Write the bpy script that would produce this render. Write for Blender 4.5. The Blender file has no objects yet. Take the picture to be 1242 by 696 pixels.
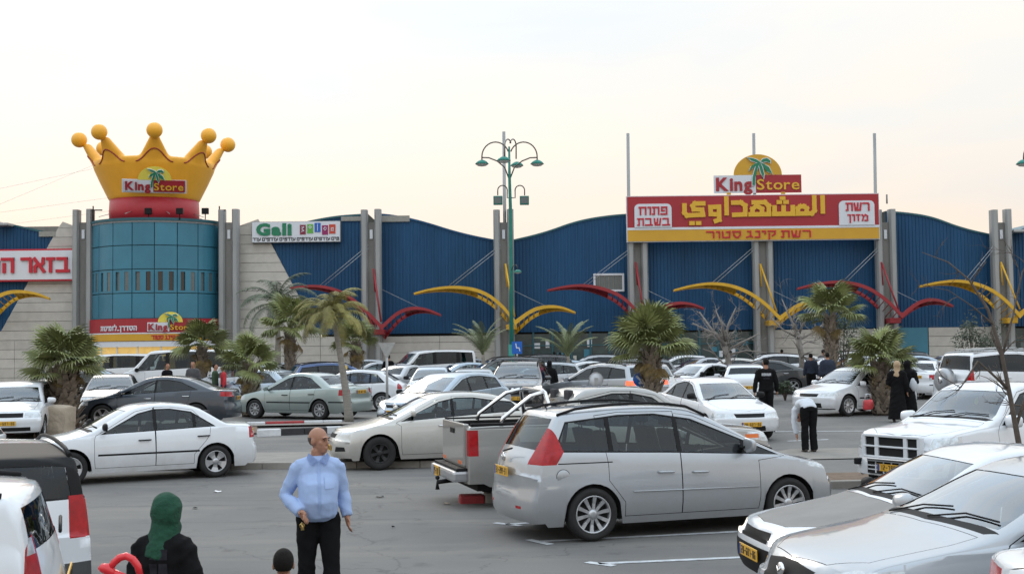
import bpy, bmesh, math, random
from mathutils import Vector, Matrix, noise
R = math.radians
S = bpy.context.scene
random.seed(7)

# ---------------------------------------------------------------- camera
F_PX, CAM_H, PITCH, ROLL = 1500.0, 2.4, math.atan(72 / 1500.0), -0.012
cam_d = bpy.data.cameras.new('camera')
cam_d.sensor_width = 36; cam_d.lens = F_PX / 1242 * 36
cam_d.clip_end = 3000; cam_d.clip_start = 0.1
cam_d.dof.use_dof = True; cam_d.dof.focus_distance = 24; cam_d.dof.aperture_fstop = 7.0
cam = bpy.data.objects.new('camera', cam_d)
S.collection.objects.link(cam)
CAM_M = Matrix.Rotation(math.pi / 2 + PITCH, 3, 'X') @ Matrix.Rotation(ROLL, 3, 'Z')
cam.matrix_world = Matrix.Translation((0, 0, CAM_H)) @ CAM_M.to_4x4()
S.camera = cam

# ---------------------------------------------------------------- sky and sun
SUN_EL, SUN_AZ = R(30), R(-20)        # azimuth from +Y towards +X
w = bpy.data.worlds.new('World'); S.world = w; w.use_nodes = True
nt = w.node_tree; N = nt.nodes; Lk = nt.links
bg = N['Background']; bg.inputs[1].default_value = 0.1
sky = N.new('ShaderNodeTexSky'); sky.sky_type = 'NISHITA'; sky.sun_disc = False
sky.sun_elevation = SUN_EL; sky.sun_rotation = SUN_AZ
sky.air_density = 1.0; sky.dust_density = 2.0
tc = N.new('ShaderNodeTexCoord'); sep = N.new('ShaderNodeSeparateXYZ')
Lk.new(tc.outputs['Generated'], sep.inputs[0])
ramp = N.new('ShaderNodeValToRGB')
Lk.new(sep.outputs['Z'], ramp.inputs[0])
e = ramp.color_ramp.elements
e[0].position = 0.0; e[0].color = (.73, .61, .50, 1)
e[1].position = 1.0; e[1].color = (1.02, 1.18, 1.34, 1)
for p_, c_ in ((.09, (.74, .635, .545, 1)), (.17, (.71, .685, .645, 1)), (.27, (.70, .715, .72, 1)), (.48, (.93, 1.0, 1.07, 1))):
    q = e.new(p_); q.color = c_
mp = N.new('ShaderNodeMapping'); mp.inputs['Scale'].default_value = (1.2, 1.2, 5.5)
Lk.new(tc.outputs['Generated'], mp.inputs[0])
cn = N.new('ShaderNodeTexNoise'); cn.inputs['Scale'].default_value = 2.1; cn.inputs['Detail'].default_value = 5
cn.inputs['Roughness'].default_value = .48; cn.inputs['Distortion'].default_value = .5
Lk.new(mp.outputs[0], cn.inputs[0])
cr = N.new('ShaderNodeValToRGB'); cr.color_ramp.elements[0].position = .36; cr.color_ramp.elements[1].position = .66
cr.color_ramp.elements[0].color = (.925, .98, 1.03, 1); cr.color_ramp.elements[1].color = (1.10, 1.04, .97, 1)
Lk.new(cn.outputs[0], cr.inputs[0])
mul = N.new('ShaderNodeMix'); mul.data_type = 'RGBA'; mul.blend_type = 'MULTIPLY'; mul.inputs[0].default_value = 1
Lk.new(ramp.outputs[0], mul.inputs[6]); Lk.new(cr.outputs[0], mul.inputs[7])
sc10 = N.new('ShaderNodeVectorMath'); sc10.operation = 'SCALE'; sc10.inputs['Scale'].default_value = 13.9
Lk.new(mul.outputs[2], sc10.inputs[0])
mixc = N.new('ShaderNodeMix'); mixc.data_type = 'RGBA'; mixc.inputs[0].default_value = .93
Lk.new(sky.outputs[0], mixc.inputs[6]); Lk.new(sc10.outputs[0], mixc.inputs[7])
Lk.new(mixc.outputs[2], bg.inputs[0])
sd = bpy.data.lights.new('sun', 'SUN'); sd.energy = 0.5; sd.angle = R(16); sd.color = (1, .87, .72)
sun = bpy.data.objects.new('sun', sd); S.collection.objects.link(sun)
sv = Vector((math.sin(SUN_AZ) * math.cos(SUN_EL), math.cos(SUN_AZ) * math.cos(SUN_EL), math.sin(SUN_EL)))
sun.rotation_euler = sv.to_track_quat('Z', 'Y').to_euler()
S.view_settings.view_transform = 'Standard'; S.view_settings.look = 'None'
S.view_settings.exposure = 0.0; S.view_settings.gamma = 1.0
S.cycles.max_bounces = 8; S.cycles.transparent_max_bounces = 24; S.cycles.sample_clamp_indirect = 6
S.cycles.use_denoising = True

# ---------------------------------------------------------------- placing
def ss(a, b, x):
    t = min(1, max(0, (x - a) / (b - a))); return t * t * (3 - 2 * t)
def gz(x, y):                          # height of the lot: it rises gently beyond the first aisle
    return .22 * ss(24.5, 36, y) + .14 * ss(40, 80, y)
def ray(px, py):
    return CAM_M @ Vector(((px - 621) / F_PX, -(py - 348) / F_PX, -1))
def at(px, py, Y):                     # world point of a photo pixel at distance Y
    d = ray(px, py); k = Y / d.y
    return Vector((d.x * k, Y, CAM_H + d.z * k))
def gp(px, Y):                         # ground point under a photo column at distance Y
    d = ray(px, 420); X = d.x / d.y * Y
    return Vector((X, Y, gz(X, Y)))
def hit(px, py):                       # where the pixel's sight line meets the ground
    d = ray(px, py); Y = 5.0
    while Y < 200:
        k = Y / d.y
        if CAM_H + d.z * k < gz(0, Y): break
        Y += .05
    k = Y / d.y
    return Vector((d.x * k, Y, gz(0, Y)))
def proj(v):
    q = CAM_M.transposed() @ (Vector(v) - Vector((0, 0, CAM_H)))
    return (621 + q.x / -q.z * F_PX, 348 - q.y / -q.z * F_PX)

# ---------------------------------------------------------------- object helpers
def link(o):
    S.collection.objects.link(o); return o
def thing(name, label=None, cat=None, loc=(0, 0, 0), rz=0, group=None):
    o = bpy.data.objects.new(name, None); o.empty_display_size = .2
    o.location = loc; o.rotation_euler = (0, 0, rz); link(o)
    tag(o, label, cat, group); return o
def tag(o, label=None, cat=None, group=None, kind=None):
    if label: o['label'] = label
    if cat: o['category'] = cat
    if group: o['group'] = group
    if kind: o['kind'] = kind
    return o
def mesh_obj(name, me, mats=None, parent=None, smooth=False, loc=None):
    if mats is not None:
        for m in (mats if isinstance(mats, (list, tuple)) else [mats]): me.materials.append(m)
    if smooth:
        me.polygons.foreach_set('use_smooth', [True] * len(me.polygons))
    o = bpy.data.objects.new(name, me); link(o)
    if parent: o.parent = parent
    if loc is not None: o.location = loc
    return o
def bm_obj(name, bm, mats=None, parent=None, smooth=False, loc=None, angle=None):
    if angle is not None:
        bm.normal_update()
        for e_ in bm.edges:
            if len(e_.link_faces) == 2 and e_.calc_face_angle(0) > angle: e_.smooth = False
        smooth = True
    me = bpy.data.meshes.new(name); bm.to_mesh(me); bm.free()
    return mesh_obj(name, me, mats, parent, smooth, loc)
def copy_tree(o, parent=None, **kw):
    c = o.copy(); link(c); c.parent = parent
    for ch in o.children: copy_tree(ch, c)
    return c
def box(bm, x0, y0, z0, x1, y1, z1, mi=0, bev=0):
    r = bmesh.ops.create_cube(bm, size=1, matrix=Matrix.Translation(((x0 + x1) / 2, (y0 + y1) / 2, (z0 + z1) / 2)) @ Matrix.Diagonal((abs(x1 - x0), abs(y1 - y0), abs(z1 - z0), 1)))
    fs = set(f for v in r['verts'] for f in v.link_faces)
    if bev:
        q = bmesh.ops.bevel(bm, geom=[e_ for e_ in set(e2 for v in r['verts'] for e2 in v.link_edges)], offset=bev, segments=2, affect='EDGES', profile=.6)
        fs = set(q['faces']) | set(f for f in fs if f.is_valid)
    for f in fs: f.material_index = mi
    return fs
def frames(pts):
    """parallel-transport frames along a polyline"""
    n = len(pts); T = []
    for i in range(n):
        a = pts[max(0, i - 1)]; b = pts[min(n - 1, i + 1)]
        T.append((b - a).normalized() if (b - a).length > 1e-9 else Vector((0, 0, 1)))
    up = Vector((0, 0, 1)) if abs(T[0].z) < .9 else Vector((0, 1, 0))
    x = T[0].cross(up).normalized(); out = []
    for t in T:
        x = (x - t * x.dot(t)); x = x.normalized() if x.length > 1e-6 else t.orthogonal().normalized()
        out.append((x, t.cross(x)))
    return out
def tube(bm, pts, r, n=8, mi=0, cap=True, flat=1.0):
    pts = [Vector(p) for p in pts]
    rs = r if isinstance(r, (list, tuple)) else [r] * len(pts)
    fr = frames(pts); rings = []
    for p, rr, (a, b) in zip(pts, rs, fr):
        ra, rb = rr if isinstance(rr, (list, tuple)) else (rr, rr * flat)
        rings.append([bm.verts.new(p + a * ra * math.cos(2 * math.pi * k / n) + b * rb * math.sin(2 * math.pi * k / n)) for k in range(n)])
    for i in range(len(rings) - 1):
        for k in range(n):
            f = bm.faces.new((rings[i][k], rings[i][(k + 1) % n], rings[i + 1][(k + 1) % n], rings[i + 1][k])); f.material_index = mi; f.smooth = True
    if cap:
        for rg, rv in ((rings[0], True), (rings[-1], False)):
            f = bm.faces.new(rg[::-1] if rv else rg); f.material_index = mi
    return rings
def lathe(bm, prof, n=24, axis='Z', c=(0, 0, 0), mi=0, closed=False):
    """prof: [(radius, height)] about an axis"""
    c = Vector(c); rings = []
    for rr, h in prof:
        rg = []
        for k in range(n):
            a = 2 * math.pi * k / n
            u, v = rr * math.cos(a), rr * math.sin(a)
            p = (u, v, h) if axis == 'Z' else ((u, h, v) if axis == 'Y' else (h, u, v))
            rg.append(bm.verts.new(c + Vector(p)))
        rings.append(rg)
    for i in range(len(rings) - 1):
        for k in range(n):
            q = (rings[i][k], rings[i][(k + 1) % n], rings[i + 1][(k + 1) % n], rings[i + 1][k])
            f = bm.faces.new(q if axis != 'Y' else q[::-1]); f.material_index = mi; f.smooth = True
    if closed:
        for rg in (rings[0], rings[-1]):
            try:
                f = bm.faces.new(rg); f.material_index = mi
            except ValueError: pass
    return rings
def prism(bm, poly, d0, d1, plane='XZ', mi=0):
    """closed polygon extruded; plane XZ extrudes along Y, XY along Z, YZ along X"""
    def P(u, v, d): return (u, d, v) if plane == 'XZ' else ((u, v, d) if plane == 'XY' else (d, u, v))
    a = [bm.verts.new(P(u, v, d0)) for u, v in poly]; b = [bm.verts.new(P(u, v, d1)) for u, v in poly]
    fs = [bm.faces.new(a), bm.faces.new(b[::-1])]
    n = len(poly)
    for i in range(n): fs.append(bm.faces.new((a[i], b[i], b[(i + 1) % n], a[(i + 1) % n])))
    for f in fs: f.material_index = mi
    bmesh.ops.recalc_face_normals(bm, faces=fs)
    return fs

# ---------------------------------------------------------------- materials
def mat(name, col, rough=.6, metal=0., spec=.5, coat=0., noise_amt=0., noise_scale=8., bump=0., bump_scale=40., emit=None, emit_s=0., alpha=None, stretch=None, dirt=0., dirt_col=(.30, .26, .21), sub=0., obj=True, tint_var=0.):
    m = bpy.data.materials.new(name); m.use_nodes = True
    t = m.node_tree; b = t.nodes['Principled BSDF']
    b.inputs['Base Color'].default_value = (*col, 1); b.inputs['Roughness'].default_value = rough
    b.inputs['Metallic'].default_value = metal; b.inputs['Specular IOR Level'].default_value = spec
    b.inputs['Coat Weight'].default_value = coat; b.inputs['Coat Roughness'].default_value = .05
    if sub: b.inputs['Subsurface Weight'].default_value = sub; b.inputs['Subsurface Radius'].default_value = (.02, .008, .004)
    if emit: b.inputs['Emission Color'].default_value = (*emit, 1); b.inputs['Emission Strength'].default_value = emit_s
    if alpha is not None: b.inputs['Alpha'].default_value = alpha
    co = None
    if noise_amt or bump or dirt:
        co = t.nodes.new('ShaderNodeTexCoord'); out = co.outputs['Object']
        if stretch:
            mm = t.nodes.new('ShaderNodeMapping'); mm.inputs['Scale'].default_value = stretch
            t.links.new(out, mm.inputs[0]); out = mm.outputs[0]
    src = None
    if noise_amt:
        n = t.nodes.new('ShaderNodeTexNoise'); n.inputs['Scale'].default_value = noise_scale; n.inputs['Detail'].default_value = 8; n.inputs['Roughness'].default_value = .62
        t.links.new(out, n.inputs[0])
        r = t.nodes.new('ShaderNodeMapRange'); r.inputs[1].default_value = .28; r.inputs[2].default_value = .72
        r.inputs[3].default_value = 1 - noise_amt; r.inputs[4].default_value = 1 + noise_amt
        t.links.new(n.outputs[0], r.inputs[0])
        v = t.nodes.new('ShaderNodeVectorMath'); v.operation = 'SCALE'; v.inputs[0].default_value = col
        t.links.new(r.outputs[0], v.inputs['Scale']); src = v.outputs[0]
    if dirt:
        n2 = t.nodes.new('ShaderNodeTexNoise'); n2.inputs['Scale'].default_value = 2.6; n2.inputs['Detail'].default_value = 7; n2.inputs['Roughness'].default_value = .65
        t.links.new(co.outputs['Object'], n2.inputs[0])
        sp = t.nodes.new('ShaderNodeSeparateXYZ'); t.links.new(co.outputs['Object'], sp.inputs[0])
        r1 = t.nodes.new('ShaderNodeMapRange'); r1.inputs[1].default_value = .15; r1.inputs[2].default_value = .75; r1.inputs[3].default_value = 1; r1.inputs[4].default_value = .12
        t.links.new(sp.outputs['Z'], r1.inputs[0])
        r2 = t.nodes.new('ShaderNodeMapRange'); r2.inputs[1].default_value = .35; r2.inputs[2].default_value = .75; r2.inputs[3].default_value = 0; r2.inputs[4].default_value = dirt
        t.links.new(n2.outputs[0], r2.inputs[0])
        pr = t.nodes.new('ShaderNodeMath'); pr.operation = 'MULTIPLY'; t.links.new(r1.outputs[0], pr.inputs[0]); t.links.new(r2.outputs[0], pr.inputs[1])
        mx = t.nodes.new('ShaderNodeMix'); mx.data_type = 'RGBA'; mx.inputs[6].default_value = (*col, 1); mx.inputs[7].default_value = (*dirt_col, 1)
        if src: t.links.new(src, mx.inputs[6])
        t.links.new(pr.outputs[0], mx.inputs[0]); src = mx.outputs[2]
        rr = t.nodes.new('ShaderNodeMapRange'); rr.inputs[3].default_value = rough; rr.inputs[4].default_value = min(1, rough + .5)
        t.links.new(pr.outputs[0], rr.inputs[0]); t.links.new(rr.outputs[0], b.inputs['Roughness'])
    if tint_var:
        oi = t.nodes.new('ShaderNodeObjectInfo'); hs = t.nodes.new('ShaderNodeHueSaturation')
        r3 = t.nodes.new('ShaderNodeMapRange'); r3.inputs[3].default_value = 1 - tint_var; r3.inputs[4].default_value = 1 + tint_var
        t.links.new(oi.outputs['Random'], r3.inputs[0]); t.links.new(r3.outputs[0], hs.inputs['Value'])
        if src: t.links.new(src, hs.inputs['Color'])
        else: hs.inputs['Color'].default_value = (*col, 1)
        src = hs.outputs[0]
    if src: t.links.new(src, b.inputs['Base Color'])
    if bump:
        n = t.nodes.new('ShaderNodeTexNoise'); n.inputs['Scale'].default_value = bump_scale; n.inputs['Detail'].default_value = 6
        t.links.new(out, n.inputs[0])
        bp = t.nodes.new('ShaderNodeBump'); bp.inputs['Strength'].default_value = bump; bp.inputs['Distance'].default_value = .02
        t.links.new(n.outputs[0], bp.inputs['Height']); t.links.new(bp.outputs[0], b.inputs['Normal'])
    return m
def glass_mat(name, tint, gloss=1.0, rough=.02):
    """window glass: tinted see-through layer under a fresnel reflection"""
    m = bpy.data.materials.new(name); m.use_nodes = True; t = m.node_tree
    t.nodes.remove(t.nodes['Principled BSDF']); o = t.nodes['Material Output']
    tr = t.nodes.new('ShaderNodeBsdfTransparent'); tr.inputs[0].default_value = (*tint, 1)
    gl = t.nodes.new('ShaderNodeBsdfGlossy'); gl.inputs['Roughness'].default_value = rough; gl.inputs[0].default_value = (.9, .95, 1, 1)
    fr = t.nodes.new('ShaderNodeFresnel'); fr.inputs[0].default_value = 1.55
    mu = t.nodes.new('ShaderNodeMath'); mu.operation = 'MULTIPLY'; mu.inputs[1].default_value = gloss; mu.use_clamp = True
    ad = t.nodes.new('ShaderNodeMath'); ad.operation = 'ADD'; ad.inputs[1].default_value = .004; ad.use_clamp = True
    mx = t.nodes.new('ShaderNodeMixShader')
    t.links.new(fr.outputs[0], mu.inputs[0]); t.links.new(mu.outputs[0], ad.inputs[0]); t.links.new(ad.outputs[0], mx.inputs[0])
    t.links.new(tr.outputs[0], mx.inputs[1]); t.links.new(gl.outputs[0], mx.inputs[2]); t.links.new(mx.outputs[0], o.inputs[0])
    return m
M = {}
def paint(name, col, metal=0., rough=.32, dirt=.45):
    M[name] = mat(name, col, rough=rough, metal=metal, coat=1., spec=.5, dirt=dirt, noise_amt=.02, noise_scale=3)
    return M[name]
paint('paint_white', (.70, .73, .765), rough=.3)
paint('paint_white_van', (.70, .72, .74), rough=.4)
paint('paint_silver', (.40, .425, .455), metal=.55, rough=.36)
paint('paint_champagne', (.35, .348, .335), metal=.55, rough=.36)
paint('paint_beige', (.55, .54, .51), metal=.4, rough=.36)
paint('paint_grey', (.16, .17, .18), metal=.5, rough=.34)
paint('paint_green_grey', (.34, .41, .40), metal=.5, rough=.36)
paint('paint_navy', (.028, .042, .062), metal=.3, rough=.28, dirt=.25)
paint('paint_black', (.012, .013, .016), rough=.25, dirt=.2)
paint('paint_dark_grey', (.06, .065, .07), metal=.4, rough=.3, dirt=.3)
paint('paint_blue', (.03, .08, .22), metal=.3, rough=.3)
paint('paint_bluish', (.36, .44, .52), metal=.5, rough=.34)
M['hood_dark'] = mat('hood_dark', (.21, .20, .19), rough=.5, metal=.2, noise_amt=.12, noise_scale=3)
M['black'] = mat('black_plastic', (.010, .010, .011), spec=.22, rough=.6, noise_amt=.1, noise_scale=20)
M['trim'] = mat('grey_plastic', (.055, .057, .06), rough=.6, noise_amt=.1, noise_scale=15)
M['under'] = mat('underbody_black', (.008, .008, .008), rough=.9, noise_amt=.2)
M['interior'] = mat('interior_cloth', (.018, .018, .02), rough=.9, noise_amt=.2, noise_scale=10)
M['seat'] = mat('seat_cloth', (.045, .045, .05), rough=.95, noise_amt=.2, noise_scale=30)
M['tyre'] = mat('tyre_rubber', (.018, .018, .018), rough=.85, noise_amt=.35, noise_scale=9, bump=.3, bump_scale=60)
M['rim'] = mat('alloy_metal', (.50, .51, .53), rough=.35, metal=.75, noise_amt=.1, noise_scale=12)
M['steel_rim'] = mat('steel_rim', (.03, .03, .032), rough=.5, metal=.4, noise_amt=.2)
M['hubcap'] = mat('hubcap_plastic', (.36, .37, .38), rough=.4, metal=.4, noise_amt=.1)
M['chrome'] = mat('chrome', (.75, .76, .78), rough=.12, metal=1., noise_amt=.03)
M['glass'] = glass_mat('car_glass', (.52, .58, .57), .85)
M['glass_dark'] = glass_mat('tinted_glass', (.10, .12, .125), .8)
M['windshield'] = glass_mat('windshield_glass', (.40, .45, .44), 2.4, .03)
M['lamp_red'] = mat('red_lens', (.36, .004, .009), rough=.22, coat=.25, spec=.3, noise_amt=.25, noise_scale=14)
M['lamp_red_on'] = mat('lit_brake_lens', (.6, .02, .01), rough=.2, coat=.6, emit=(1, .10, .03), emit_s=2.2, noise_amt=.1)
M['lamp_clear'] = mat('clear_lens', (.55, .58, .6), rough=.12, metal=.35, coat=.8, noise_amt=.35, noise_scale=16)
M['lamp_on'] = mat('lit_headlamp', (.8, .8, .75), rough=.15, emit=(1, .87, .68), emit_s=2.5, coat=.6, noise_amt=.1)
M['lamp_orange'] = mat('orange_lens', (.75, .16, .02), rough=.2, coat=.5, noise_amt=.15)
M['plate'] = mat('plate_yellow', (.72, .40, .04), rough=.45, noise_amt=.05)
M['plate_blue'] = mat('plate_blue', (.02, .08, .35), rough=.45, noise_amt=.05)
M['ink'] = mat('black_ink', (.02, .02, .02), rough=.6, noise_amt=.05)
# building
M['stone'] = mat('pale_stone', (.53, .505, .46), rough=.85, noise_amt=.10, noise_scale=2.2, bump=.15, bump_scale=25, tint_var=.05)
M['conc'] = mat('grey_concrete', (.22, .215, .20), rough=.9, noise_amt=.22, noise_scale=1.3, stretch=(1, 1, .3), bump=.2, bump_scale=20)
M['pillar'] = mat('pillar_metal', (.33, .34, .34), rough=.5, metal=.3, noise_amt=.15, noise_scale=1.2, stretch=(1, 1, .25))
M['blue'] = mat('blue_sheet_metal', (.017, .077, .172), rough=.5, metal=.0, spec=.25, noise_amt=.24, noise_scale=.5, stretch=(1.6, 1, .3))
M['blue_trim'] = mat('roof_flashing', (.30, .30, .28), rough=.5, metal=.4, noise_amt=.2)
M['teal'] = mat('teal_panel', (.048, .20, .285), rough=.3, metal=.1, spec=.45, noise_amt=.10, noise_scale=.8, tint_var=.07)
M['teal_dark'] = mat('teal_frame', (.015, .10, .13), rough=.4, noise_amt=.1)
M['darkwin'] = mat('dark_window', (.012, .016, .018), rough=.15, spec=.7, noise_amt=.2)
M['greywin'] = mat('grey_window', (.10, .13, .135), rough=.2, spec=.7, noise_amt=.2)
M['steelred'] = mat('red_painted_steel', (.30, .022, .030), rough=.42, noise_amt=.15, noise_scale=1.5)
M['steelyellow'] = mat('yellow_painted_steel', (.66, .38, .025), rough=.42, noise_amt=.15, noise_scale=1.5)
M['signred'] = mat('sign_red', (.36, .018, .028), rough=.42, noise_amt=.07, noise_scale=1)
M['signyellow'] = mat('sign_yellow', (.62, .34, .025), rough=.42, noise_amt=.06, noise_scale=1)
M['sunpale'] = mat('pale_yellow_print', (.80, .68, .10), rough=.45, noise_amt=.06)
M['letteryellow'] = mat('letter_yellow', (.72, .42, .03), rough=.4, noise_amt=.05)
M['signwhite'] = mat('sign_white', (.68, .71, .76), rough=.45, noise_amt=.04, noise_scale=1)
M['signgreen'] = mat('sign_green', (.012, .20, .10), rough=.45, noise_amt=.06)
M['letterred'] = mat('letter_red', (.52, .012, .03), rough=.4, noise_amt=.05)
M['crown'] = mat('inflatable_yellow', (.90, .43, .03), rough=.42, noise_amt=.07, noise_scale=.9, bump=.25, bump_scale=2.5)
M['crownred'] = mat('inflatable_red', (.42, .018, .03), rough=.45, noise_amt=.08, noise_scale=.9, bump=.25, bump_scale=2.5)
M['crownline'] = mat('crown_line', (.30, .03, .02), rough=.5, noise_amt=.1)
M['lamppost'] = mat('green_lamppost', (.018, .20, .16), rough=.45, metal=.2, noise_amt=.15, noise_scale=3)
M['lampbrown'] = mat('lamp_arm', (.10, .10, .085), rough=.5, metal=.4, noise_amt=.15)
M['lampglass'] = mat('lamp_bowl', (.62, .60, .55), rough=.3, noise_amt=.05)
M['warm'] = mat('lit_shop_window', (.5, .35, .12), rough=.4, emit=(1, .62, .16), emit_s=.42, noise_amt=.4, noise_scale=2)
M['shopglass'] = mat('shop_glass', (.035, .06, .062), rough=.15, spec=.6, noise_amt=.5, noise_scale=1.6)
M['tar'] = mat('roof_membrane', (.3, .3, .3), rough=.9, noise_amt=.1)
# ground
M['kerb_grey'] = mat('kerb_concrete', (.30, .28, .25), rough=.9, noise_amt=.2, noise_scale=3, bump=.2, tint_var=.1)
M['kerb_white'] = mat('kerb_white_paint', (.62, .64, .66), rough=.7, noise_amt=.16, noise_scale=5, bump=.2)
M['kerb_black'] = mat('kerb_black_paint', (.03, .03, .033), rough=.7, noise_amt=.3, noise_scale=5, bump=.2)
M['kerb_red'] = mat('kerb_red_paint', (.36, .035, .04), rough=.7, noise_amt=.2, noise_scale=5, bump=.2)
M['soil'] = mat('dry_soil', (.17, .12, .085), rough=1, noise_amt=.35, noise_scale=6, bump=.8, bump_scale=30)
M['mark'] = mat('road_marking', (.50, .52, .54), rough=.8, noise_amt=.35, noise_scale=7)
M['paving'] = mat('island_paving', (.215, .20, .182), rough=.9, noise_amt=.15, noise_scale=3, bump=.2, tint_var=.12)
M['rock'] = mat('limestone_block', (.42, .35, .27), rough=.9, noise_amt=.2, noise_scale=3, bump=.6, bump_scale=12)
# plants
M['fan'] = mat('fan_frond_green', (.20, .225, .085), rough=.5, noise_amt=.35, noise_scale=5, tint_var=.35)
M['fan_old'] = mat('fan_frond_old', (.20, .145, .06), rough=.6, noise_amt=.35, noise_scale=5, tint_var=.3)
M['feather'] = mat('feather_frond_green', (.19, .22, .11), rough=.55, noise_amt=.3, noise_scale=5, tint_var=.3)
M['feather_dark'] = mat('feather_frond_dark', (.085, .115, .065), rough=.55, noise_amt=.3, noise_scale=5, tint_var=.3)
M['feather_yellow'] = mat('feather_frond_yellow', (.26, .235, .07), rough=.6, noise_amt=.35, noise_scale=4, tint_var=.35)
M['husk'] = mat('palm_husk', (.27, .225, .18), rough=1, noise_amt=.4, noise_scale=12, bump=.6)
M['husk_dark'] = mat('palm_fibre', (.06, .046, .036), rough=1, noise_amt=.4, noise_scale=12, bump=.6)
M['smooth_trunk'] = mat('ringed_trunk', (.27, .25, .22), rough=.9, noise_amt=.25, noise_scale=6, stretch=(1, 1, 6), bump=.5)
M['barktree'] = mat('pale_bark', (.24, .22, .20), rough=.95, noise_amt=.3, noise_scale=8, bump=.5)
M['barkdark'] = mat('dark_bark', (.10, .080, .066), rough=.95, noise_amt=.3, noise_scale=10, bump=.6)
M['bush'] = mat('bush_leaf', (.035, .055, .025), rough=.6, noise_amt=.35, tint_var=.3)
# people
M['skin'] = mat('skin', (.36, .18, .115), rough=.55, noise_amt=.10, noise_scale=14, sub=.12)
M['skin_dark'] = mat('skin_brown', (.30, .155, .10), rough=.55, noise_amt=.10, noise_scale=14, sub=.1)
M['hair'] = mat('dark_hair', (.010, .008, .007), spec=.2, rough=.8, noise_amt=.4, noise_scale=60, bump=.6, bump_scale=150)
M['hair_grey'] = mat('grey_stubble', (.06, .048, .042), rough=.85, noise_amt=.35, noise_scale=80)
M['shirt_blue'] = mat('blue_shirt_cloth', (.33, .44, .68), rough=.85, noise_amt=.06, noise_scale=6, bump=.35, bump_scale=9)
M['shirt_seam'] = mat('shirt_seam', (.27, .37, .60), rough=.85, noise_amt=.1)
M['cloth_black'] = mat('black_cloth', (.008, .008, .009), spec=.15, rough=.95, noise_amt=.3, noise_scale=8, bump=.3, bump_scale=12)
M['cloth_white'] = mat('white_cloth', (.60, .64, .70), rough=.9, noise_amt=.08, bump=.3, bump_scale=12)
M['cloth_green'] = mat('green_hijab_cloth', (.008, .058, .032), rough=.9, noise_amt=.25, noise_scale=25, bump=.5, bump_scale=40)
M['cloth_teal'] = mat('teal_shirt_cloth', (.02, .14, .11), rough=.9, noise_amt=.15)
M['cloth_pink'] = mat('pink_cloth', (.72, .13, .35), rough=.85, noise_amt=.1)
M['cloth_beige'] = mat('beige_cloth', (.42, .30, .19), rough=.9, noise_amt=.15)
M['cloth_dgreen'] = mat('dark_green_cloth', (.03, .06, .03), rough=.9, noise_amt=.2)
M['cloth_navy'] = mat('navy_cloth', (.02, .028, .05), rough=.9, noise_amt=.2)
M['cloth_grey'] = mat('grey_cloth', (.08, .08, .085), rough=.9, noise_amt=.2)
M['cloth_red'] = mat('red_cloth', (.5, .03, .04), rough=.85, noise_amt=.15)
M['print'] = mat('garment_print', (.020, .020, .026), spec=.2, rough=.9, noise_amt=.5, noise_scale=18)
M['print_pale'] = mat('pale_garment_print', (.32, .33, .36), rough=.8, noise_amt=.6, noise_scale=30)
M['balloon'] = mat('red_balloon', (.68, .02, .03), rough=.22, coat=.3, noise_amt=.03)
M['shoe'] = mat('shoe_leather', (.05, .04, .035), rough=.6, noise_amt=.2)
M['bag'] = mat('red_white_bag', (.55, .05, .06), rough=.35, noise_amt=.35, noise_scale=9)
M['eye'] = mat('eye', (.03, .02, .02), rough=.2, noise_amt=.1)
M['keys'] = mat('brass_keys', (.6, .42, .15), rough=.3, metal=.9, noise_amt=.1)
M['galv'] = mat('galvanised_steel', (.42, .43, .43), rough=.5, metal=.5, noise_amt=.15)
M['sign_blue'] = mat('sign_blue', (.01, .12, .5), rough=.4, noise_amt=.05)
M['yellowsign'] = mat('yellow_panel', (.6, .42, .08), rough=.5, noise_amt=.1)
M['letterpurple'] = mat('tile_purple', (.28, .015, .12), rough=.4, noise_amt=.05)
M['lettermaroon'] = mat('tile_maroon', (.22, .02, .05), rough=.4, noise_amt=.05)
M['letterlime'] = mat('tile_lime', (.12, .42, .06), rough=.4, noise_amt=.05)
M['letterorange'] = mat('tile_orange', (.55, .06, .03), rough=.4, noise_amt=.05)
M['paper'] = mat('paper', (.8, .8, .8), rough=.8, noise_amt=.05)
M['balloon_green'] = mat('green_air_freshener', (.5, .7, .05), rough=.5, noise_amt=.05)
# ================================================================ CARS
def chaikin(pts, it=2, q=.25):
    for _ in range(it):
        o = [pts[0]]
        for a, b in zip(pts, pts[1:]):
            o.append((a[0] + (b[0] - a[0]) * q, a[1] + (b[1] - a[1]) * q)); o.append((a[0] + (b[0] - a[0]) * (1 - q), a[1] + (b[1] - a[1]) * (1 - q)))
        o.append(pts[-1]); pts = o
    return pts
def lerpf(pts):
    def f(x):
        if x <= pts[0][0]: return pts[0][1]
        for a, b in zip(pts, pts[1:]):
            if x <= b[0]:
                return a[1] + (b[1] - a[1]) * ((x - a[0]) / max(1e-9, b[0] - a[0]))
        return pts[-1][1]
    return f
def inpoly(p, poly):
    x, y = p; c = False; n = len(poly)
    for i in range(n):
        x0, y0 = poly[i]; x1, y1 = poly[(i + 1) % n]
        if (y0 > y) != (y1 > y) and x < (x1 - x0) * (y - y0) / (y1 - y0) + x0: c = not c
    return c
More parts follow.
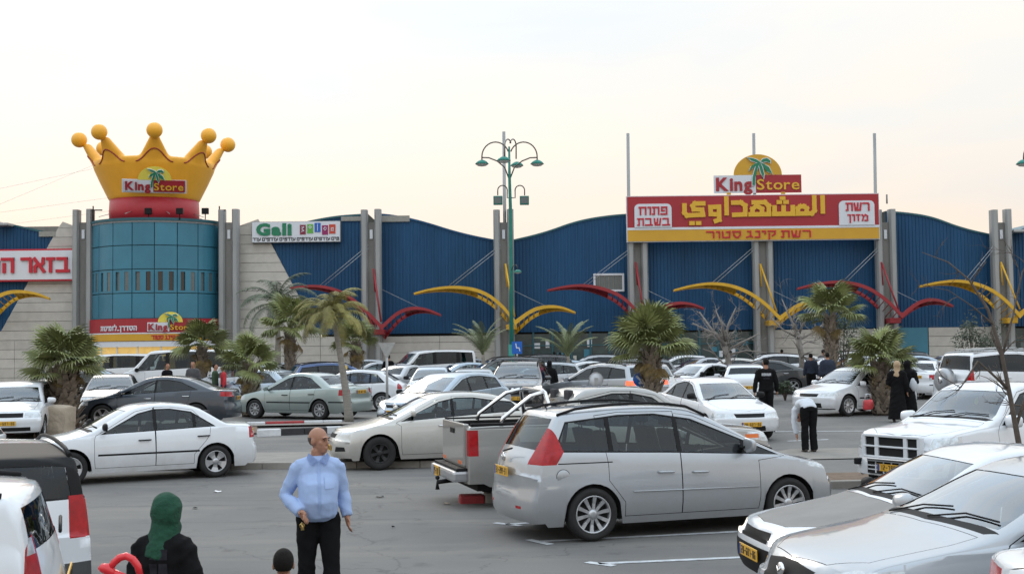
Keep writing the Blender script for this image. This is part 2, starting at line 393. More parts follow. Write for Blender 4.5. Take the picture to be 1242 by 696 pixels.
def shrink(poly, d):
    n = len(poly); A = sum(poly[i][0] * poly[(i + 1) % n][1] - poly[(i + 1) % n][0] * poly[i][1] for i in range(n))
    sgn = 1 if A > 0 else -1; out = []
    for i in range(n):
        p0, p1, p2 = Vector(poly[i - 1]), Vector(poly[i]), Vector(poly[(i + 1) % n])
        a = (p1 - p0).normalized(); b = (p2 - p1).normalized()
        na = Vector((-a.y, a.x)) * sgn; nb = Vector((-b.y, b.x)) * sgn
        k = na + nb
        k = k / max(.3, k.dot(na)) if k.length > 1e-6 else na
        out.append(tuple(p1 + k * d))
    return out
AX = {'side': (0, 2), 'end': (1, 2), 'top': (0, 1)}
class Body:
    """a car shell grown from a side profile, belt line and plan rounding, then cut into panels"""
    def __init__(s, P):
        s.P = P; L = P['L']; H = P['H']; hw = P['W'] / 2; s.L, s.hw, s.H = L, hw, H
        s.zt = lerpf(chaikin(P['prof'], P.get('soft', 2))); s.zbelt = lerpf(chaikin(P['belt'], 2))
        rw, ra = P['wr'], P.get('ra', P['wr'] + .055)
        xw = (P['fo'], P['fo'] + P['wb']); s.xw = xw
        sill = P.get('sill', .19); tum = P.get('tum', .36)
        cf, cr_ = P.get('cf', .26), P.get('cr', .2)
        fl = P.get('floor')
        def zbot(x):
            b = sill + (.05 if x < .25 or x > L - .25 else 0)
            for c in xw:
                d = ra * ra - (x - c) ** 2
                if d > 0: b = max(b, rw + math.sqrt(d))
            return b
        xs = set()
        pr = chaikin(P['prof'], P.get('soft', 2)); acc = 0; xs.add(0.0)
        for a, b in zip(pr, pr[1:]):
            d = math.hypot(b[0] - a[0], b[1] - a[1]); n = max(1, int(d / .085))
            for k in range(n + 1): xs.add(round(a[0] + (b[0] - a[0]) * k / n, 4))
        forced = [0.0, L]
        for c in xw:
            h0 = math.sqrt(max(0, ra * ra - (sill - rw) ** 2))
            for k in range(0, 13): forced.append(round(c - h0 * math.cos(math.pi * k / 12), 4))
            forced += [round(c - h0 - .002, 4), round(c + h0 + .002, 4)]
        xs = sorted(set(forced) | {x for x in xs if all(abs(x - f) > .012 for f in forced)})
        keep = [xs[0]]
        for x in xs[1:]:
            if x in forced or x - keep[-1] > .014:
                keep.append(x)
        s.xs = keep
        mid = P.get('mid', L * .55); cs, cs2 = P.get('cs', .12), P.get('cs2', .10)
        top_c = P.get('crown', .035)
        def hwx(x): return hw * (1 - .035 * ((x - L / 2) / (L / 2)) ** 4)
        def yside(x, z):
            w_ = hwx(x)
            if z < .52: return w_ - .07 * ((.52 - z) / .33) ** 2
            zb = s.zbelt(x); return w_ - P.get('shoulder', .05) * ((z - .52) / max(.1, zb - .52)) ** 2
        def T(x, y):
            r = (abs(y) / hw) ** 2
            xx = x - cs * r if x < mid else x + cs2 * r
            if x < mid: xx = max(0, xx)
            else: xx = min(L, xx)
            return s.zt(xx) - top_c * r
        s.yside, s.T = yside, T
        NS, NG, NF, NT = 8, 6, 3, 9
        def yg(x, z, zbe):
            yb = yside(x, min(zbe, s.zbelt(x))); d = z - zbe
            return yb - .012 - tum * d - P.get('tum2', .12) * d * d
        s.yg = yg
        def section(x):
            zb = s.zbelt(x); lo = zbot(x)
            zbe = min(zb, T(x, hw * .93) - .012); zbe = max(zbe, lo + .05)
            pts = []
            for k in range(NS):
                t = k / (NS - 1); z = lo + (zbe - lo) * t; pts.append((yside(x, z), z))
            # corner where the greenhouse side meets the top surface
            a, b = zbe, max(zbe, s.zt(x) + .05)
            for _ in range(24):
                m_ = (a + b) / 2
                if T(x, yg(x, m_, zbe)) > m_: a = m_
                else: b = m_
            zc = max(a, zbe + .006); yc = yg(x, zc, zbe)
            r0 = P.get('fillet', .06)
            seg = zc - zbe; r1 = min(r0, seg * .45); r2 = min(r0 * 1.2, yc * .2)
            z1 = zc - r1; p1 = (yg(x, z1, zbe), z1); p2 = (yc - r2, T(x, yc - r2))
            for k in range(1, NG + 1):
                z = zbe + (z1 - zbe) * k / NG; pts.append((yg(x, z, zbe), z))
            for k in range(1, NF + 1):
                t = k / (NF + 1); pts.append(tuple((1 - t) ** 2 * p1[i] + 2 * t * (1 - t) * (yc, zc)[i] + t * t * p2[i] for i in (0, 1)))
            for k in range(NT):
                y = p2[0] * (1 - k / (NT - 1)); pts.append((y, T(x, y)))
            return pts
        def warp(x, y, z):
            r = min(1.05, abs(y) / hw) ** 3.2; q = P.get('wl', .55)
            if x < q:
                f = (1 - x / q) ** 2
                x = x + f * (cf * r + P.get('nose', .05) * ss(P.get('bumpz', .52), P.get('bumpz', .52) + .14, z) + .06 * ss(.36, .2, z))
            elif x > L - q:
                f = (1 - (L - x) / q) ** 2
                x = x - f * (cr_ * r + P.get('tail', .05) * ss(P.get('bumpz', .52), P.get('bumpz', .52) + .12, z) + .06 * ss(.36, .2, z))
            return x, y, z
        bm = bmesh.new(); s.bm = bm
        for sg in (1, -1):
            cols = []
            for x in s.xs:
                cols.append([bm.verts.new(warp(x, y * sg, z)) for y, z in section(x)])
            np_ = len(cols[0])
            for i in range(len(cols) - 1):
                for k in range(np_ - 1):
                    q = (cols[i][k], cols[i][k + 1], cols[i + 1][k + 1], cols[i + 1][k])
                    bm.faces.new(q if sg > 0 else q[::-1])
            nrow = NS + NG + NF + 1
            for xi, flip in ((0, False), (-1, True)):
                x = s.xs[xi]; sec = section(x); tops = sec[nrow - 1:]; yT = tops[0][0]; zT = tops[0][1]
                grid = []
                for i in range(nrow):
                    y0, z0 = sec[i]; row = [cols[xi][i]]
                    if i == nrow - 1: row = cols[xi][i:]
                    else:
                        for k in range(1, NT):
                            fr_ = 1 - k / (NT - 1); cz = (tops[k][1] - zT) * (i / (nrow - 1)) ** 2
                            row.append(bm.verts.new(warp(x, y0 * fr_ * sg, z0 + cz)))
                    grid.append(row)
                for i in range(nrow - 1):
                    for k in range(NT - 1):
                        q = (grid[i][k], grid[i][k + 1], grid[i + 1][k + 1], grid[i + 1][k])
                        fl_ = (sg > 0) != flip
                        try: bm.faces.new(q if fl_ else q[::-1])
                        except ValueError: pass
        bmesh.ops.remove_doubles(bm, verts=bm.verts, dist=.0004)
        bmesh.ops.dissolve_degenerate(bm, dist=.0003, edges=bm.edges)
        bm.normal_update()
        s.pid = bm.faces.layers.int.new('pid'); s.parts = {}; s.next = 1
    def cut(s, poly, axis, sg=0, lim=None, facing=None, extra=(), wrap=False):
        """split the faces along a polygon seen along an axis; returns the faces inside"""
        bm = s.bm; a, b = AX[axis]; xs = [p[0] for p in poly]; ys = [p[1] for p in poly]
        x0, x1, y0, y1 = min(xs), max(xs), min(ys), max(ys)
        def ok(f):
            vs = f.verts; A = [v.co[a] for v in vs]; B = [v.co[b] for v in vs]
            if max(A) < x0 or min(A) > x1 or max(B) < y0 or min(B) > y1: return False
            c = f.calc_center_median()
            if axis == 'side' and (c.y * sg < .15 or (not wrap and f.normal.y * sg < .22)): return False
            if facing and not facing(f.normal): return False
            return True
        fs = [f for f in bm.faces if ok(f)]
        n = len(poly); planes = []
        for i in range(n):
            p, q = poly[i], poly[(i + 1) % n]; d = (q[0] - p[0], q[1] - p[1])
            no = Vector((0, 0, 0)); no[a] = -d[1]; no[b] = d[0]; co = Vector((0, 0, 0)); co[a] = p[0]; co[b] = p[1]
            if no.length > 1e-6: planes.append((co, no.normalized()))
        for ax_, v_ in extra:
            co = Vector((0, 0, 0)); co[ax_] = v_; no = Vector((0, 0, 0)); no[ax_] = 1; planes.append((co, no))
        for co, no in planes:
            fs = [f for f in fs if f.is_valid]
            near = [f for f in fs if min((v.co - co).dot(no) for v in f.verts) < -1e-5 and max((v.co - co).dot(no) for v in f.verts) > 1e-5]
            if not near: continue
            vs = set(v for f in near for v in f.verts); es = set(e_ for f in near for e_ in f.edges)
            r = bmesh.ops.bisect_plane(bm, geom=near + list(es) + list(vs), dist=1e-5, plane_co=co, plane_no=no)
            sf = set(fs)
            for g in r['geom']:
                if isinstance(g, bmesh.types.BMFace) and g not in sf: fs.append(g); sf.add(g)
        out = []
        for f in fs:
            if not f.is_valid: continue
            c = f.calc_center_median()
            if inpoly((c[a], c[b]), poly) and (not lim or lim(c)): out.append(f)
        return out
    def part(s, fs, name, mats, parent=0, mi=None):
        i = s.next; s.next += 1; s.parts[i] = dict(name=name, mats=mats, parent=parent)
        for f in fs:
            f[s.pid] = i
            f.material_index = 0 if mi is None else mi
        return i
def wheel_meshes(r, rf, n, style, wid=.2):
    bm = bmesh.new(); ri = r * rf; h = wid / 2
    lathe(bm, [(ri, -h + .02), (ri + .01, -h), (r - .03, -h - .004), (r - .008, -h + .012), (r, -h + .04), (r, h - .04), (r - .008, h - .012), (r - .03, h + .004), ((ri + r) / 2, h + .009), (ri + .012, h), (ri, h - .012)], 36, 'Y')
    tyre = bpy.data.meshes.new('tyre'); bm.to_mesh(tyre); bm.free(); tyre.materials.append(M['tyre'])
    bm = bmesh.new()
    lathe(bm, [(ri, h - .012), (ri - .004, h - .004), (ri - .018, h - .008), (ri - .024, h - .05), (ri - .03, -h + .03)], 36, 'Y', mi=0)
    lathe(bm, [(ri - .026, h - .075), (.01, h - .07)], 24, 'Y', mi=1)
    lathe(bm, [(.065, h - .05), (.06, h - .022), (.03, h - .014), (.0, h - .014)], 16, 'Y', mi=0)
    tw = {5: .2, 6: .17, 7: .13, 9: .11, 10: .09}.get(n, .12)
    for k in range(n):
        a = 2 * math.pi * k / n + .2
        subs = (-.075, .075) if style == 'twin' else (0,)
        for da in subs:
            t = tw * (.5 if style == 'twin' else 1)
            m_ = Matrix.Rotation(a + da, 4, 'Y')
            P = []
            for rr, ww, yy in ((.04, t * .26, h - .026), (ri * .55, t * (.30 if style != 'fat' else .4), h - .03), (ri - .012, t * (.42 if style != 'fat' else .75), h - .014)):
                P.append([(rr, yy, -ww * ri / .2 * .5 - .004), (rr, yy, ww * ri / .2 * .5 + .004), (rr, yy - .03, ww * ri / .2 * .5 + .004), (rr, yy - .03, -ww * ri / .2 * .5 - .004)])
            V = [[bm.verts.new(m_ @ Vector(p)) for p in ring] for ring in P]
            for i in range(2):
                for j in range(4):
                    bm.faces.new((V[i][j], V[i][(j + 1) % 4], V[i + 1][(j + 1) % 4], V[i + 1][j]))
    bmesh.ops.recalc_face_normals(bm, faces=bm.faces)
    rim = bpy.data.meshes.new('rim'); bm.to_mesh(rim); bm.free()
    rim.materials.append(M['steel_rim'] if style == 'steel' else (M['hubcap'] if style == 'cap' else M['rim'])); rim.materials.append(M['under'])
    return tyre, rim
def seat_mesh():
    bm = bmesh.new()
    box(bm, -.25, -.24, 0, .27, .24, .16, bev=.04)
    fs = box(bm, -.34, -.235, .08, -.2, .235, .66, bev=.045)
    vs = set(v for f in fs for v in f.verts)
    for v in vs: v.co.x -= (v.co.z - .1) * .28
    fs = box(bm, -.40, -.13, .70, -.31, .13, .88, bev=.035)
    for v in set(v for f in fs for v in f.verts): v.co.x -= .10
    for y in (-.05, .05): tube(bm, [(-.44, y, .64), (-.455, y, .74)], .008, 6)
    me = bpy.data.meshes.new('seat'); bm.to_mesh(me); bm.free(); me.materials.append(M['seat']); return me
SEAT = None
def plate_mesh(w=.52, h=.11, txt='18-607-06'):
    bm = bmesh.new(); box(bm, -.006, -w / 2, -h / 2, .006, w / 2, h / 2, 0, .004)
    box(bm, -.0065, w / 2 - .045, -h / 2 + .004, -.0075, w / 2 - .006, h / 2 - .004, 1)
    # simple seven-stroke digits
    D = {'0': 'abcdef', '1': 'bc', '2': 'abged', '3': 'abgcd', '4': 'fgbc', '5': 'afgcd', '6': 'afgedc', '7': 'abc', '8': 'abcdefg', '9': 'abcdfg', '-': 'g'}
    cw = (w - .08) / len(txt); x = w / 2 - .06; hh = h * .32; t = .010
    for ch in txt:
        c = x - cw / 2; q = cw * .32
        sg = {'a': (c - q, hh - t, c + q, hh), 'd': (c - q, -hh, c + q, -hh + t), 'g': (c - q, -t / 2, c + q, t / 2), 'f': (c + q - t, 0, c + q, hh), 'b': (c - q, 0, c - q + t, hh), 'e': (c + q - t, -hh, c + q, 0), 'c': (c - q, -hh, c - q + t, 0)}
        for k in D[ch]:
            y0, z0, y1, z1 = sg[k]; box(bm, -.0065, y0, z0, -.009, y1, z1, 2)
        x -= cw
    me = bpy.data.meshes.new('licence_plate'); bm.to_mesh(me); bm.free()
    for k in ('plate', 'plate_blue', 'ink'): me.materials.append(M[k])
    return me
def clipx(poly, x, keep_less):
    out = []; n = len(poly)
    for i in range(n):
        a, b = poly[i], poly[(i + 1) % n]
        ia = (a[0] <= x) == keep_less; ib = (b[0] <= x) == keep_less
        if ia: out.append(a)
        if ia != ib:
            t = (x - a[0]) / (b[0] - a[0]); out.append((x, a[1] + t * (b[1] - a[1])))
    return out
def build_car(P):
    """one template: an Empty with its panels, panes, lamps, wheels, seats as parts"""
    global SEAT
    if SEAT is None: SEAT = seat_mesh()
    B = Body(P); L, hw, H = B.L, B.hw, B.H; zt = B.zt; zb = B.zbelt; sill = P.get('sill', .19)
    xc, xw, xr, xq = P['xc'], P['xw'], P['xr'], P['xq']
    cs = P.get('cs', .12); zc = zt(xc); tum, tum2 = P.get('tum', .36), P.get('tum2', .12)
    rw = P['wr']; ra = P.get('ra', rw + .055); x1, x2 = B.xw
    root = thing(P['name'])
    GL = P.get('glass', 'glass'); GLr = P.get('glass_rear', GL)
    PA = M['paint_white']
    def ycorner(x, z):
        d = z - zb(x); return B.yside(x, zb(x)) - .012 - tum * d - tum2 * d * d
    # ---- side window outline
    a0 = P.get('a0', xc + cs + .12)
    A0 = (a0, zb(a0) + .025); A1 = (xw + cs + .05, zt(xw + .05) - .105)
    top = [(xw + cs + .05 + (xr - .12 - xw - cs - .05) * t, 0) for t in (.3, .6)]
    top = [(x, zt(x) - .10) for x, _ in top]
    C1 = (xr - P.get('c1', .14), zt(xr - P.get('c1', .14)) - .125); C0 = (xq, zb(xq) + .03)
    if P.get('c2'): tailp = [C1] + P['c2'] + [C0]
    else: tailp = [C1, C0]
    outer = P.get('dlo') or ([A0, A1] + top + tailp + [((a0 + xq) / 2, zb((a0 + xq) / 2) + .025)])
    # ---- doors
    doors = P.get('doors')
    xB, xD, xd0 = P.get('xB'), P.get('xD'), P.get('xd0', x1 + ra + .05)
    ztop = lambda x: zt(x) - .065
    if doors is None and xB:
        zl = sill + .09
        fd = [(xd0 + .02, zl), (xd0, zl + .15), (xd0, zb(xd0) - .06), (A0[0] - .09, zb(A0[0]) + .005), (A1[0] - .05, A1[1] + .035), (top[0][0], ztop(top[0][0])), (xB, ztop(xB)), (xB, zl)]
        doors = [fd]
        if xD:
            cx = min(C1[0] + .03, xD + .1)
            rd = [(xB, zl), (xB, ztop(xB)), (top[1][0], ztop(top[1][0])), (cx, zt(cx) - .085), (xD + .02, zb(xD) + .02), (xD, zb(xD) - .12), (min(xD, x2 - ra * .55), rw + ra + .03), (x2 - ra - .045, .46), (x2 - ra - .05, zl)]
            if top[1][0] < xB: rd.pop(2)
            doors.append(rd)
    doors = doors or []
    pid_of = {}
    for sg in (1, -1):
        for di, poly in enumerate(doors):
            ring = B.cut(poly, 'side', sg)
            for f in ring: f[B.pid] = -1
            inner = B.cut(shrink(poly, .007), 'side', sg)
            pid_of[(sg, di)] = B.part(inner, 'door', [PA, M['black']])
        tr = B.cut(outer, 'side', sg)
        for f in tr: f.material_index = 1
        for f in tr:
            if f[B.pid] == -1: f[B.pid] = 0
        # doors own their trim again, gaps stay open only below the windows
        inner = shrink(outer, P.get('frame', .02))
        segs = P.get('panes')
        if segs is None:
            segs = []; px = [min(p[0] for p in inner)] + P.get('split', [xB]) + [max(p[0] for p in inner)]
            px = [p for p in px if p is not None]
            for i in range(len(px) - 1):
                g = P.get('post', .032)
                q = clipx(clipx(inner, px[i] + (g if i else 0), False), px[i + 1] - (g if i < len(px) - 2 else 0), True)
                if len(q) > 2: segs.append(q)
        for q in segs:
            mx = sum(p[0] for p in q) / len(q); pk = 0
            for di, dp in enumerate(doors):
                if min(p[0] for p in dp) < mx < max(p[0] for p in dp): pk = pid_of[(sg, di)]
            if pk and max(p[0] for p in q) > max(p[0] for p in doors[-1]) + .12 and P.get('quarter', True) and mx > max(p[0] for p in doors[-1]) - .05: pk = 0
            fs = B.cut(q, 'side', sg)
            B.part(fs, 'side_window', [M[GL if (not xB or mx < xB) else GLr]], pk)
        for strip in P.get('strips', ()):
            (sx0, sx1, sz0, sz1, sm) = strip
            fs = B.cut([(sx0, sz0), (sx1, sz0), (sx1, sz1), (sx0, sz1)], 'side', sg)
            for f in fs:
                if f[B.pid] != -1 and not f.material_index: f.material_index = 1 if sm else 2
    # ---- windscreen and rear window
    def endpoly(zlo, zhi, xlo, xhi, m0, m1):
        yl, yh = ycorner(xlo, zlo) - m0, ycorner(xhi, zhi) - m1; c = P.get('crown', .035)
        pts = []
        for t in (1, .6, .2, -.2, -.6, -1): pts.append((yl * t, zlo - c * (yl * t / hw) ** 2))
        for t in (-1, -.6, -.2, .2, .6, 1): pts.append((yh * t, zhi - c * (yh * t / hw) ** 2))
        return pts
    zw0 = zc + P.get('cowl', .02)
    fs = B.cut(endpoly(zw0, zt(xw) - .03, xc + .2, xw + .1, .055, .06), 'end', lim=lambda c: xc - .15 < c.x < xw + .4 and abs(c.y) < hw, facing=lambda n: n.x < -.12 and n.z > -.1)
    B.part(fs, 'windscreen', [M['windshield']])
    rwn = P.get('rear_window')
    if rwn:
        z0, z1, m0, m1, xa = rwn
        fs = B.cut(endpoly(z0, z1, L - .6 if xa is None else xa, xr, m0, m1), 'end', lim=lambda c: c.x > (xr - .35 if xa is None else xa - .3), facing=lambda n: n.x > P.get('rwn_n', .14) and n.z > -.2)
        B.part(fs, 'rear_window', [M[GLr]])
    # cowl
    fs = B.cut([(xc + .03, -hw + .2), (xc + .11, -hw + .12), (xc + .11, hw - .12), (xc + .03, hw - .2), (xc - .035, 0)], 'top', lim=lambda c: c.z > zc - .1, facing=lambda n: n.z > .5)
    for f in fs:
        if f[B.pid] == 0: f.material_index = 1
    # bonnet
    if P.get('bonnet', True):
        yh = hw - .19; bp = [(xc - .02, -yh), (xc - .07, 0), (xc - .02, yh), (.42, yh - .03), (.20, yh * .62), (.13, 0), (.20, -yh * .62), (.42, -yh + .03)]
        up = lambda n: n.z > .35
        for f in B.cut(bp, 'top', lim=lambda c: c.z > .6, facing=up):
            if f[B.pid] == 0: f[B.pid] = -1
        fs = [f for f in B.cut(shrink(bp, .006), 'top', lim=lambda c: c.z > .6, facing=up) if f.material_index == 0]
        B.part(fs, 'bonnet', [PA])
    if P.get('boot'):
        b0, b1, yb_ = P['boot']; bp = [(b0, -yb_), (b0, yb_), (b1, yb_), (b1, -yb_)]
        up = lambda n: n.z > .4
        for f in B.cut(bp, 'top', lim=lambda c: c.z > .7, facing=up):
            if f[B.pid] == 0: f[B.pid] = -1
        B.part(B.cut(shrink(bp, .006), 'top', lim=lambda c: c.z > .7, facing=up), 'boot_lid', [PA])
    if P.get('bed'):
        b0, b1, yb_ = P['bed']
        for f in B.cut([(b0, -yb_), (b0, yb_), (b1, yb_), (b1, -yb_)], 'top', lim=lambda c: c.z > .7, facing=lambda n: n.z > .5): f[B.pid] = -1
    # ---- regions given one by one: (name, material, axis, polygon, xmin, xmax, ymin, mirrored)
    for rg in P.get('regions', ()):
        nm, mk, ax, poly, xa, xb_, ya, both = rg
        for sg in ((1, -1) if both else (1,)):
            pl = poly
            if ax == 'end' and both: pl = [(y * sg, z) for y, z in poly]
            lim = (lambda c, sg=sg: xa <= c.x <= xb_ and c.y * sg >= ya) if both else (lambda c: xa <= c.x <= xb_)
            ex = []
            if ax != 'side': ex += [(0, v) for v in (xa, xb_) if 0.01 < v < L - .01]
            if ax == 'side' and ya > 0: ex.append((1, ya * sg))
            if ax == 'side':
                # wraps round the corner: no facing test
                a_, b_ = AX['side']
                fs = B.cut(pl, 'side', sg, lim, extra=ex, wrap=True)
            else: fs = B.cut(pl, ax, 0, lim, extra=ex)
            fs = [f for f in fs if f[B.pid] != -1]
            if nm is None:
                for f in fs:
                    f.material_index = {'black': 1, 'trim': 2}.get(mk, 1) if f[B.pid] == 0 else (1 if len(B.parts[f[B.pid]]['mats']) > 1 else f.material_index)
            else: B.part(fs, nm, [M[mk]])
    if P.get('lower'):
        zl = P['lower']
        for ax, fc in (('end', None),):
            fs = B.cut([(-2, -1), (2, -1), (2, zl), (-2, zl)], 'end')
            for f in fs:
                if f[B.pid] == 0: f.material_index = 2
    bm = B.bm; bm.normal_update()
    # ---- split into meshes
    groups = {}
    for f in bm.faces:
        if f[B.pid] >= 0: groups.setdefault(f[B.pid], []).append(f)
    objs = {}
    for pid in sorted(groups, key=lambda p: (p != 0, B.parts.get(p, {}).get('parent', 0) != 0)):
        fl = groups[pid]; vm = {}; co = []; no = []; fc = []; mi = []
        off = -.005 if pid and 'window' in B.parts[pid]['name'] or pid and B.parts[pid]['name'] == 'windscreen' else 0
        for f in fl:
            q = []
            for v in f.verts:
                if v.index not in vm or True:
                    k = v
                if k not in vm:
                    vm[k] = len(co); p = v.co + v.normal * off
                    co.append((L / 2 - p.x, -p.y, p.z)); no.append((-v.normal.x, -v.normal.y, v.normal.z))
                q.append(vm[k])
            fc.append(q); mi.append(f.material_index)
        name = 'body' if pid == 0 else B.parts[pid]['name']
        me = bpy.data.meshes.new(name); me.from_pydata(co, [], fc)
        me.polygons.foreach_set('material_index', mi); me.polygons.foreach_set('use_smooth', [True] * len(fc))
        mats = [PA, M['black'], M['trim']] if pid == 0 else B.parts[pid]['mats']
        for m_ in mats: me.materials.append(m_)
        me.update(); me.normals_split_custom_set_from_vertices(no)
        par = root
        if pid and B.parts[pid]['parent']: par = objs.get(B.parts[pid]['parent'], root)
        objs[pid] = mesh_obj(name, me, None, par)
    bm.free()
    fx = lambda x: L / 2 - x
    # ---- interior, underbody, arch liners
    bm = bmesh.new(); xe = P.get('cab_end', L - .45)
    box(bm, fx(x1 + ra + .03), -hw + .12, .24, fx(x2 - ra - .03), hw - .12, .42)
    box(bm, fx(.35), -hw + .33, .22, fx(L - .3), hw - .33, .46)
    zs = min(zb(xc) - .3, .66)
    box(bm, fx(xc - .25), -hw + .16, zs - .03, fx(xe), hw - .16, zs)
    box(bm, fx(xc + .08), -hw + .16, zb(xc) - .22, fx(xc + .52), hw - .16, zb(xc) - .05, bev=.04)
    if P.get('shelf'): box(bm, fx(P['shelf'][0]), -hw + .2, zb(xq) - .12, fx(P['shelf'][1]), hw - .2, zb(xq) - .08)
    for c in (x1, x2):
        for sg in (1, -1):
            pts = [(c + ra * 1.0 * math.cos(a), rw + ra * 1.0 * math.sin(a)) for a in [math.pi * k / 14 for k in range(-1, 16)]]
            va = [bm.verts.new((fx(x), sg * (hw - .05), z)) for x, z in pts]; vb = [bm.verts.new((fx(x), sg * (hw - .36), z)) for x, z in pts]
            for i in range(len(pts) - 1): bm.faces.new((va[i], va[i + 1], vb[i + 1], vb[i]))
            vc = bm.verts.new((fx(c), sg * (hw - .36), rw))
            for i in range(len(pts) - 1): bm.faces.new((vb[i], vb[i + 1], vc))
    box(bm, fx(.25), -hw + .25, .2, fx(.55), hw - .25, .4); box(bm, fx(L - .5), -hw + .25, .24, fx(L - .2), hw - .25, .42)
    bm_obj('underbody', bm, [M['under']], root)
    bm = bmesh.new()
    box(bm, fx(xc + .1), -hw + .17, .4, fx(xe), -hw + .15, zb(xc) - .06); box(bm, fx(xc + .1), hw - .17, .4, fx(xe), hw - .15, zb(xc) - .06)
    bm_obj('cabin_lining', bm, [M['interior']], root)
    sx = P.get('seats', [xc + .95, xc + 1.85]); sz = zs - .18 + P.get('seat_up', 0)
    for i, x in enumerate(sx):
        for y in (-.36, .36):
            o = mesh_obj('seat', SEAT, None, root, loc=(fx(x), y, sz)); o.scale = (1, 1, 1)
    bm = bmesh.new(); pts = [(fx(xc + .62) + .06 * math.cos(a), .36 + .18 * math.sin(a), zs + .22 + .17 * math.cos(a)) for a in [2 * math.pi * k / 16 for k in range(17)]]
    tube(bm, pts, .013, 6, cap=False); bm_obj('steering_wheel', bm, [M['black']], root)
    # ---- wheels
    ty, rm = wheel_meshes(rw, P.get('rf', .66), *P.get('rim', (7, 'plain')))
    for c in (x1, x2):
        for sg in (1, -1):
            t = mesh_obj('wheel', ty, None, root, loc=(fx(c), sg * (hw - .115), rw))
            if sg < 0: t.rotation_euler = (0, 0, math.pi)
            mesh_obj('rim', rm, None, t)
    # ---- handles, mirrors, wipers, plates
    hm = P.get('handle', 'paint')
    for di, dp in enumerate(doors):
        hx = P['hx'][di] if 'hx' in P else None
        if hx is None: continue
        hz = zb(hx) - P.get('hz', .12)
        for sg in (1, -1):
            bm = bmesh.new(); yy = B.yside(hx, hz)
            tube(bm, [(fx(hx) + .11, sg * (yy + .003), hz), (fx(hx) + .09, sg * (yy + .028), hz), (fx(hx) - .09, sg * (yy + .028), hz + .004), (fx(hx) - .11, sg * (yy + .003), hz + .004)], [(.016, .010), (.017, .012), (.017, .012), (.015, .010)], 8)
            o = bm_obj('door_handle', bm, [PA if hm == 'paint' else M[hm]], objs[pid_of[(-sg, di)]] if pid_of[(-sg, di)] in objs else root)
    mx, mz = P.get('mirror', (A0[0] + .10, zb(A0[0]) + .09)); my = B.yside(mx, zb(mx)); mc = P.get('mirror_mat', 'paint')
    for sg in (1, -1):
        bm = bmesh.new(); k = P.get('mirror_s', 1.0)
        r = bmesh.ops.create_uvsphere(bm, u_segments=20, v_segments=12, radius=1)
        for v in r['verts']:
            c = v.co; q_ = (abs(c.y) ** 4 + abs(c.z) ** 4) ** .25; rr = math.hypot(c.y, c.z)
            if q_ > 1e-6: c.y *= rr / q_; c.z *= rr / q_
            c.x = c.x * (.075 if c.x > 0 else .02); c.y *= .108; c.z *= .072; c.z *= 1 - .12 * (c.y * sg / .108)
            c.x = c.x * k + fx(mx) ; c.y = c.y * k + sg * (my + .125); c.z = c.z * k + mz
        for f in bm.faces: f.smooth = True
        tube(bm, [(fx(mx), sg * (my - .02), mz - .05), (fx(mx), sg * (my + .08), mz - .02)], [(.035, .02), (.03, .02)], 8, mi=1)
        bm_obj('side_mirror', bm, [PA if mc == 'paint' else M[mc], M['black']], root)
    for y0, y1 in ((.12, .62), (-.50, .02)):
        bm = bmesh.new()
        q = [Vector((xc + .0, y1 if True else y0, 0)), Vector((xc + .16, (y0 + y1) / 2 - .02, 0)), Vector((xc + .20, y0 - .14, 0))]
        for v in q:
            v.z = B.T(v.x, v.y) + .012; v.x = fx(v.x); v.y = -v.y
        tube(bm, q, .008, 6); bm_obj('wiper', bm, [M['black']], root)
    if P.get('rear_wiper'):
        z0, yy, xx = P['rear_wiper']
        bm = bmesh.new(); tube(bm, [(fx(xx), 0, z0), (fx(xx) + .02, yy, z0 + .05)], .012, 6); bm_obj('rear_wiper', bm, [M['black']], root)
    def facex(z, front=True):
        return (P.get('pf', .03) if front else P.get('pr', .03))
    pf = P.get('plate_f'); pr_ = P.get('plate_r')
    if pf:
        o = mesh_obj('licence_plate', plate_mesh(txt=P.get('txt', '28-607-06')), None, root, loc=(fx(pf[0]), 0, pf[1])); o.rotation_euler = (0, 0, math.pi)
    if pr_:
        o = mesh_obj('licence_plate', plate_mesh(*(pr_[2:] if len(pr_) > 2 else ()), txt=P.get('txt', '28-607-06')), None, root, loc=(fx(pr_[0]), 0, pr_[1]))
    if P.get('antenna'):
        ax_ = P['antenna']; bm = bmesh.new(); tube(bm, [(fx(ax_), 0, zt(ax_)), (fx(ax_ + .12), 0, zt(ax_) + .16)], .006, 6); bm_obj('antenna', bm, [M['black']], root)
    if P.get('rails'):
        r0, r1 = P['rails']
        for sg in (1, -1):
            bm = bmesh.new(); pts = []
            for k in range(9):
                x = r0 + (r1 - r0) * k / 8; y = ycorner(x, zt(x) - .09) - .05; pts.append((fx(x), sg * y, B.T(x, y) + .012 + .032 * math.sin(math.pi * k / 8) ** .5))
            tube(bm, pts, .018, 8); bm_obj('roof_rail', bm, [M[P.get('rail_mat', 'black')]], root)
    for lo, hi, who, mk in P.get('emblems', ()):
        bm = bmesh.new(); lathe(bm, [(.0, .012), (.045, .012), (.055, .004), (.055, -.01)], 20, 'X'); 
        for k in (0,): tube(bm, [(0.012, -.035, .02), (.016, 0, -.012), (.012, .035, .02)], .007, 6)
        o = bm_obj('emblem', bm, [M['chrome']], root, loc=(fx(lo), 0, hi))
        if who == 'r': o.rotation_euler = (0, 0, math.pi)
    if P.get('extra'): P['extra'](root, B, fx, objs)
    root['_L'] = L
    return root
TPL = {}; USED = set(); KIDS = {}
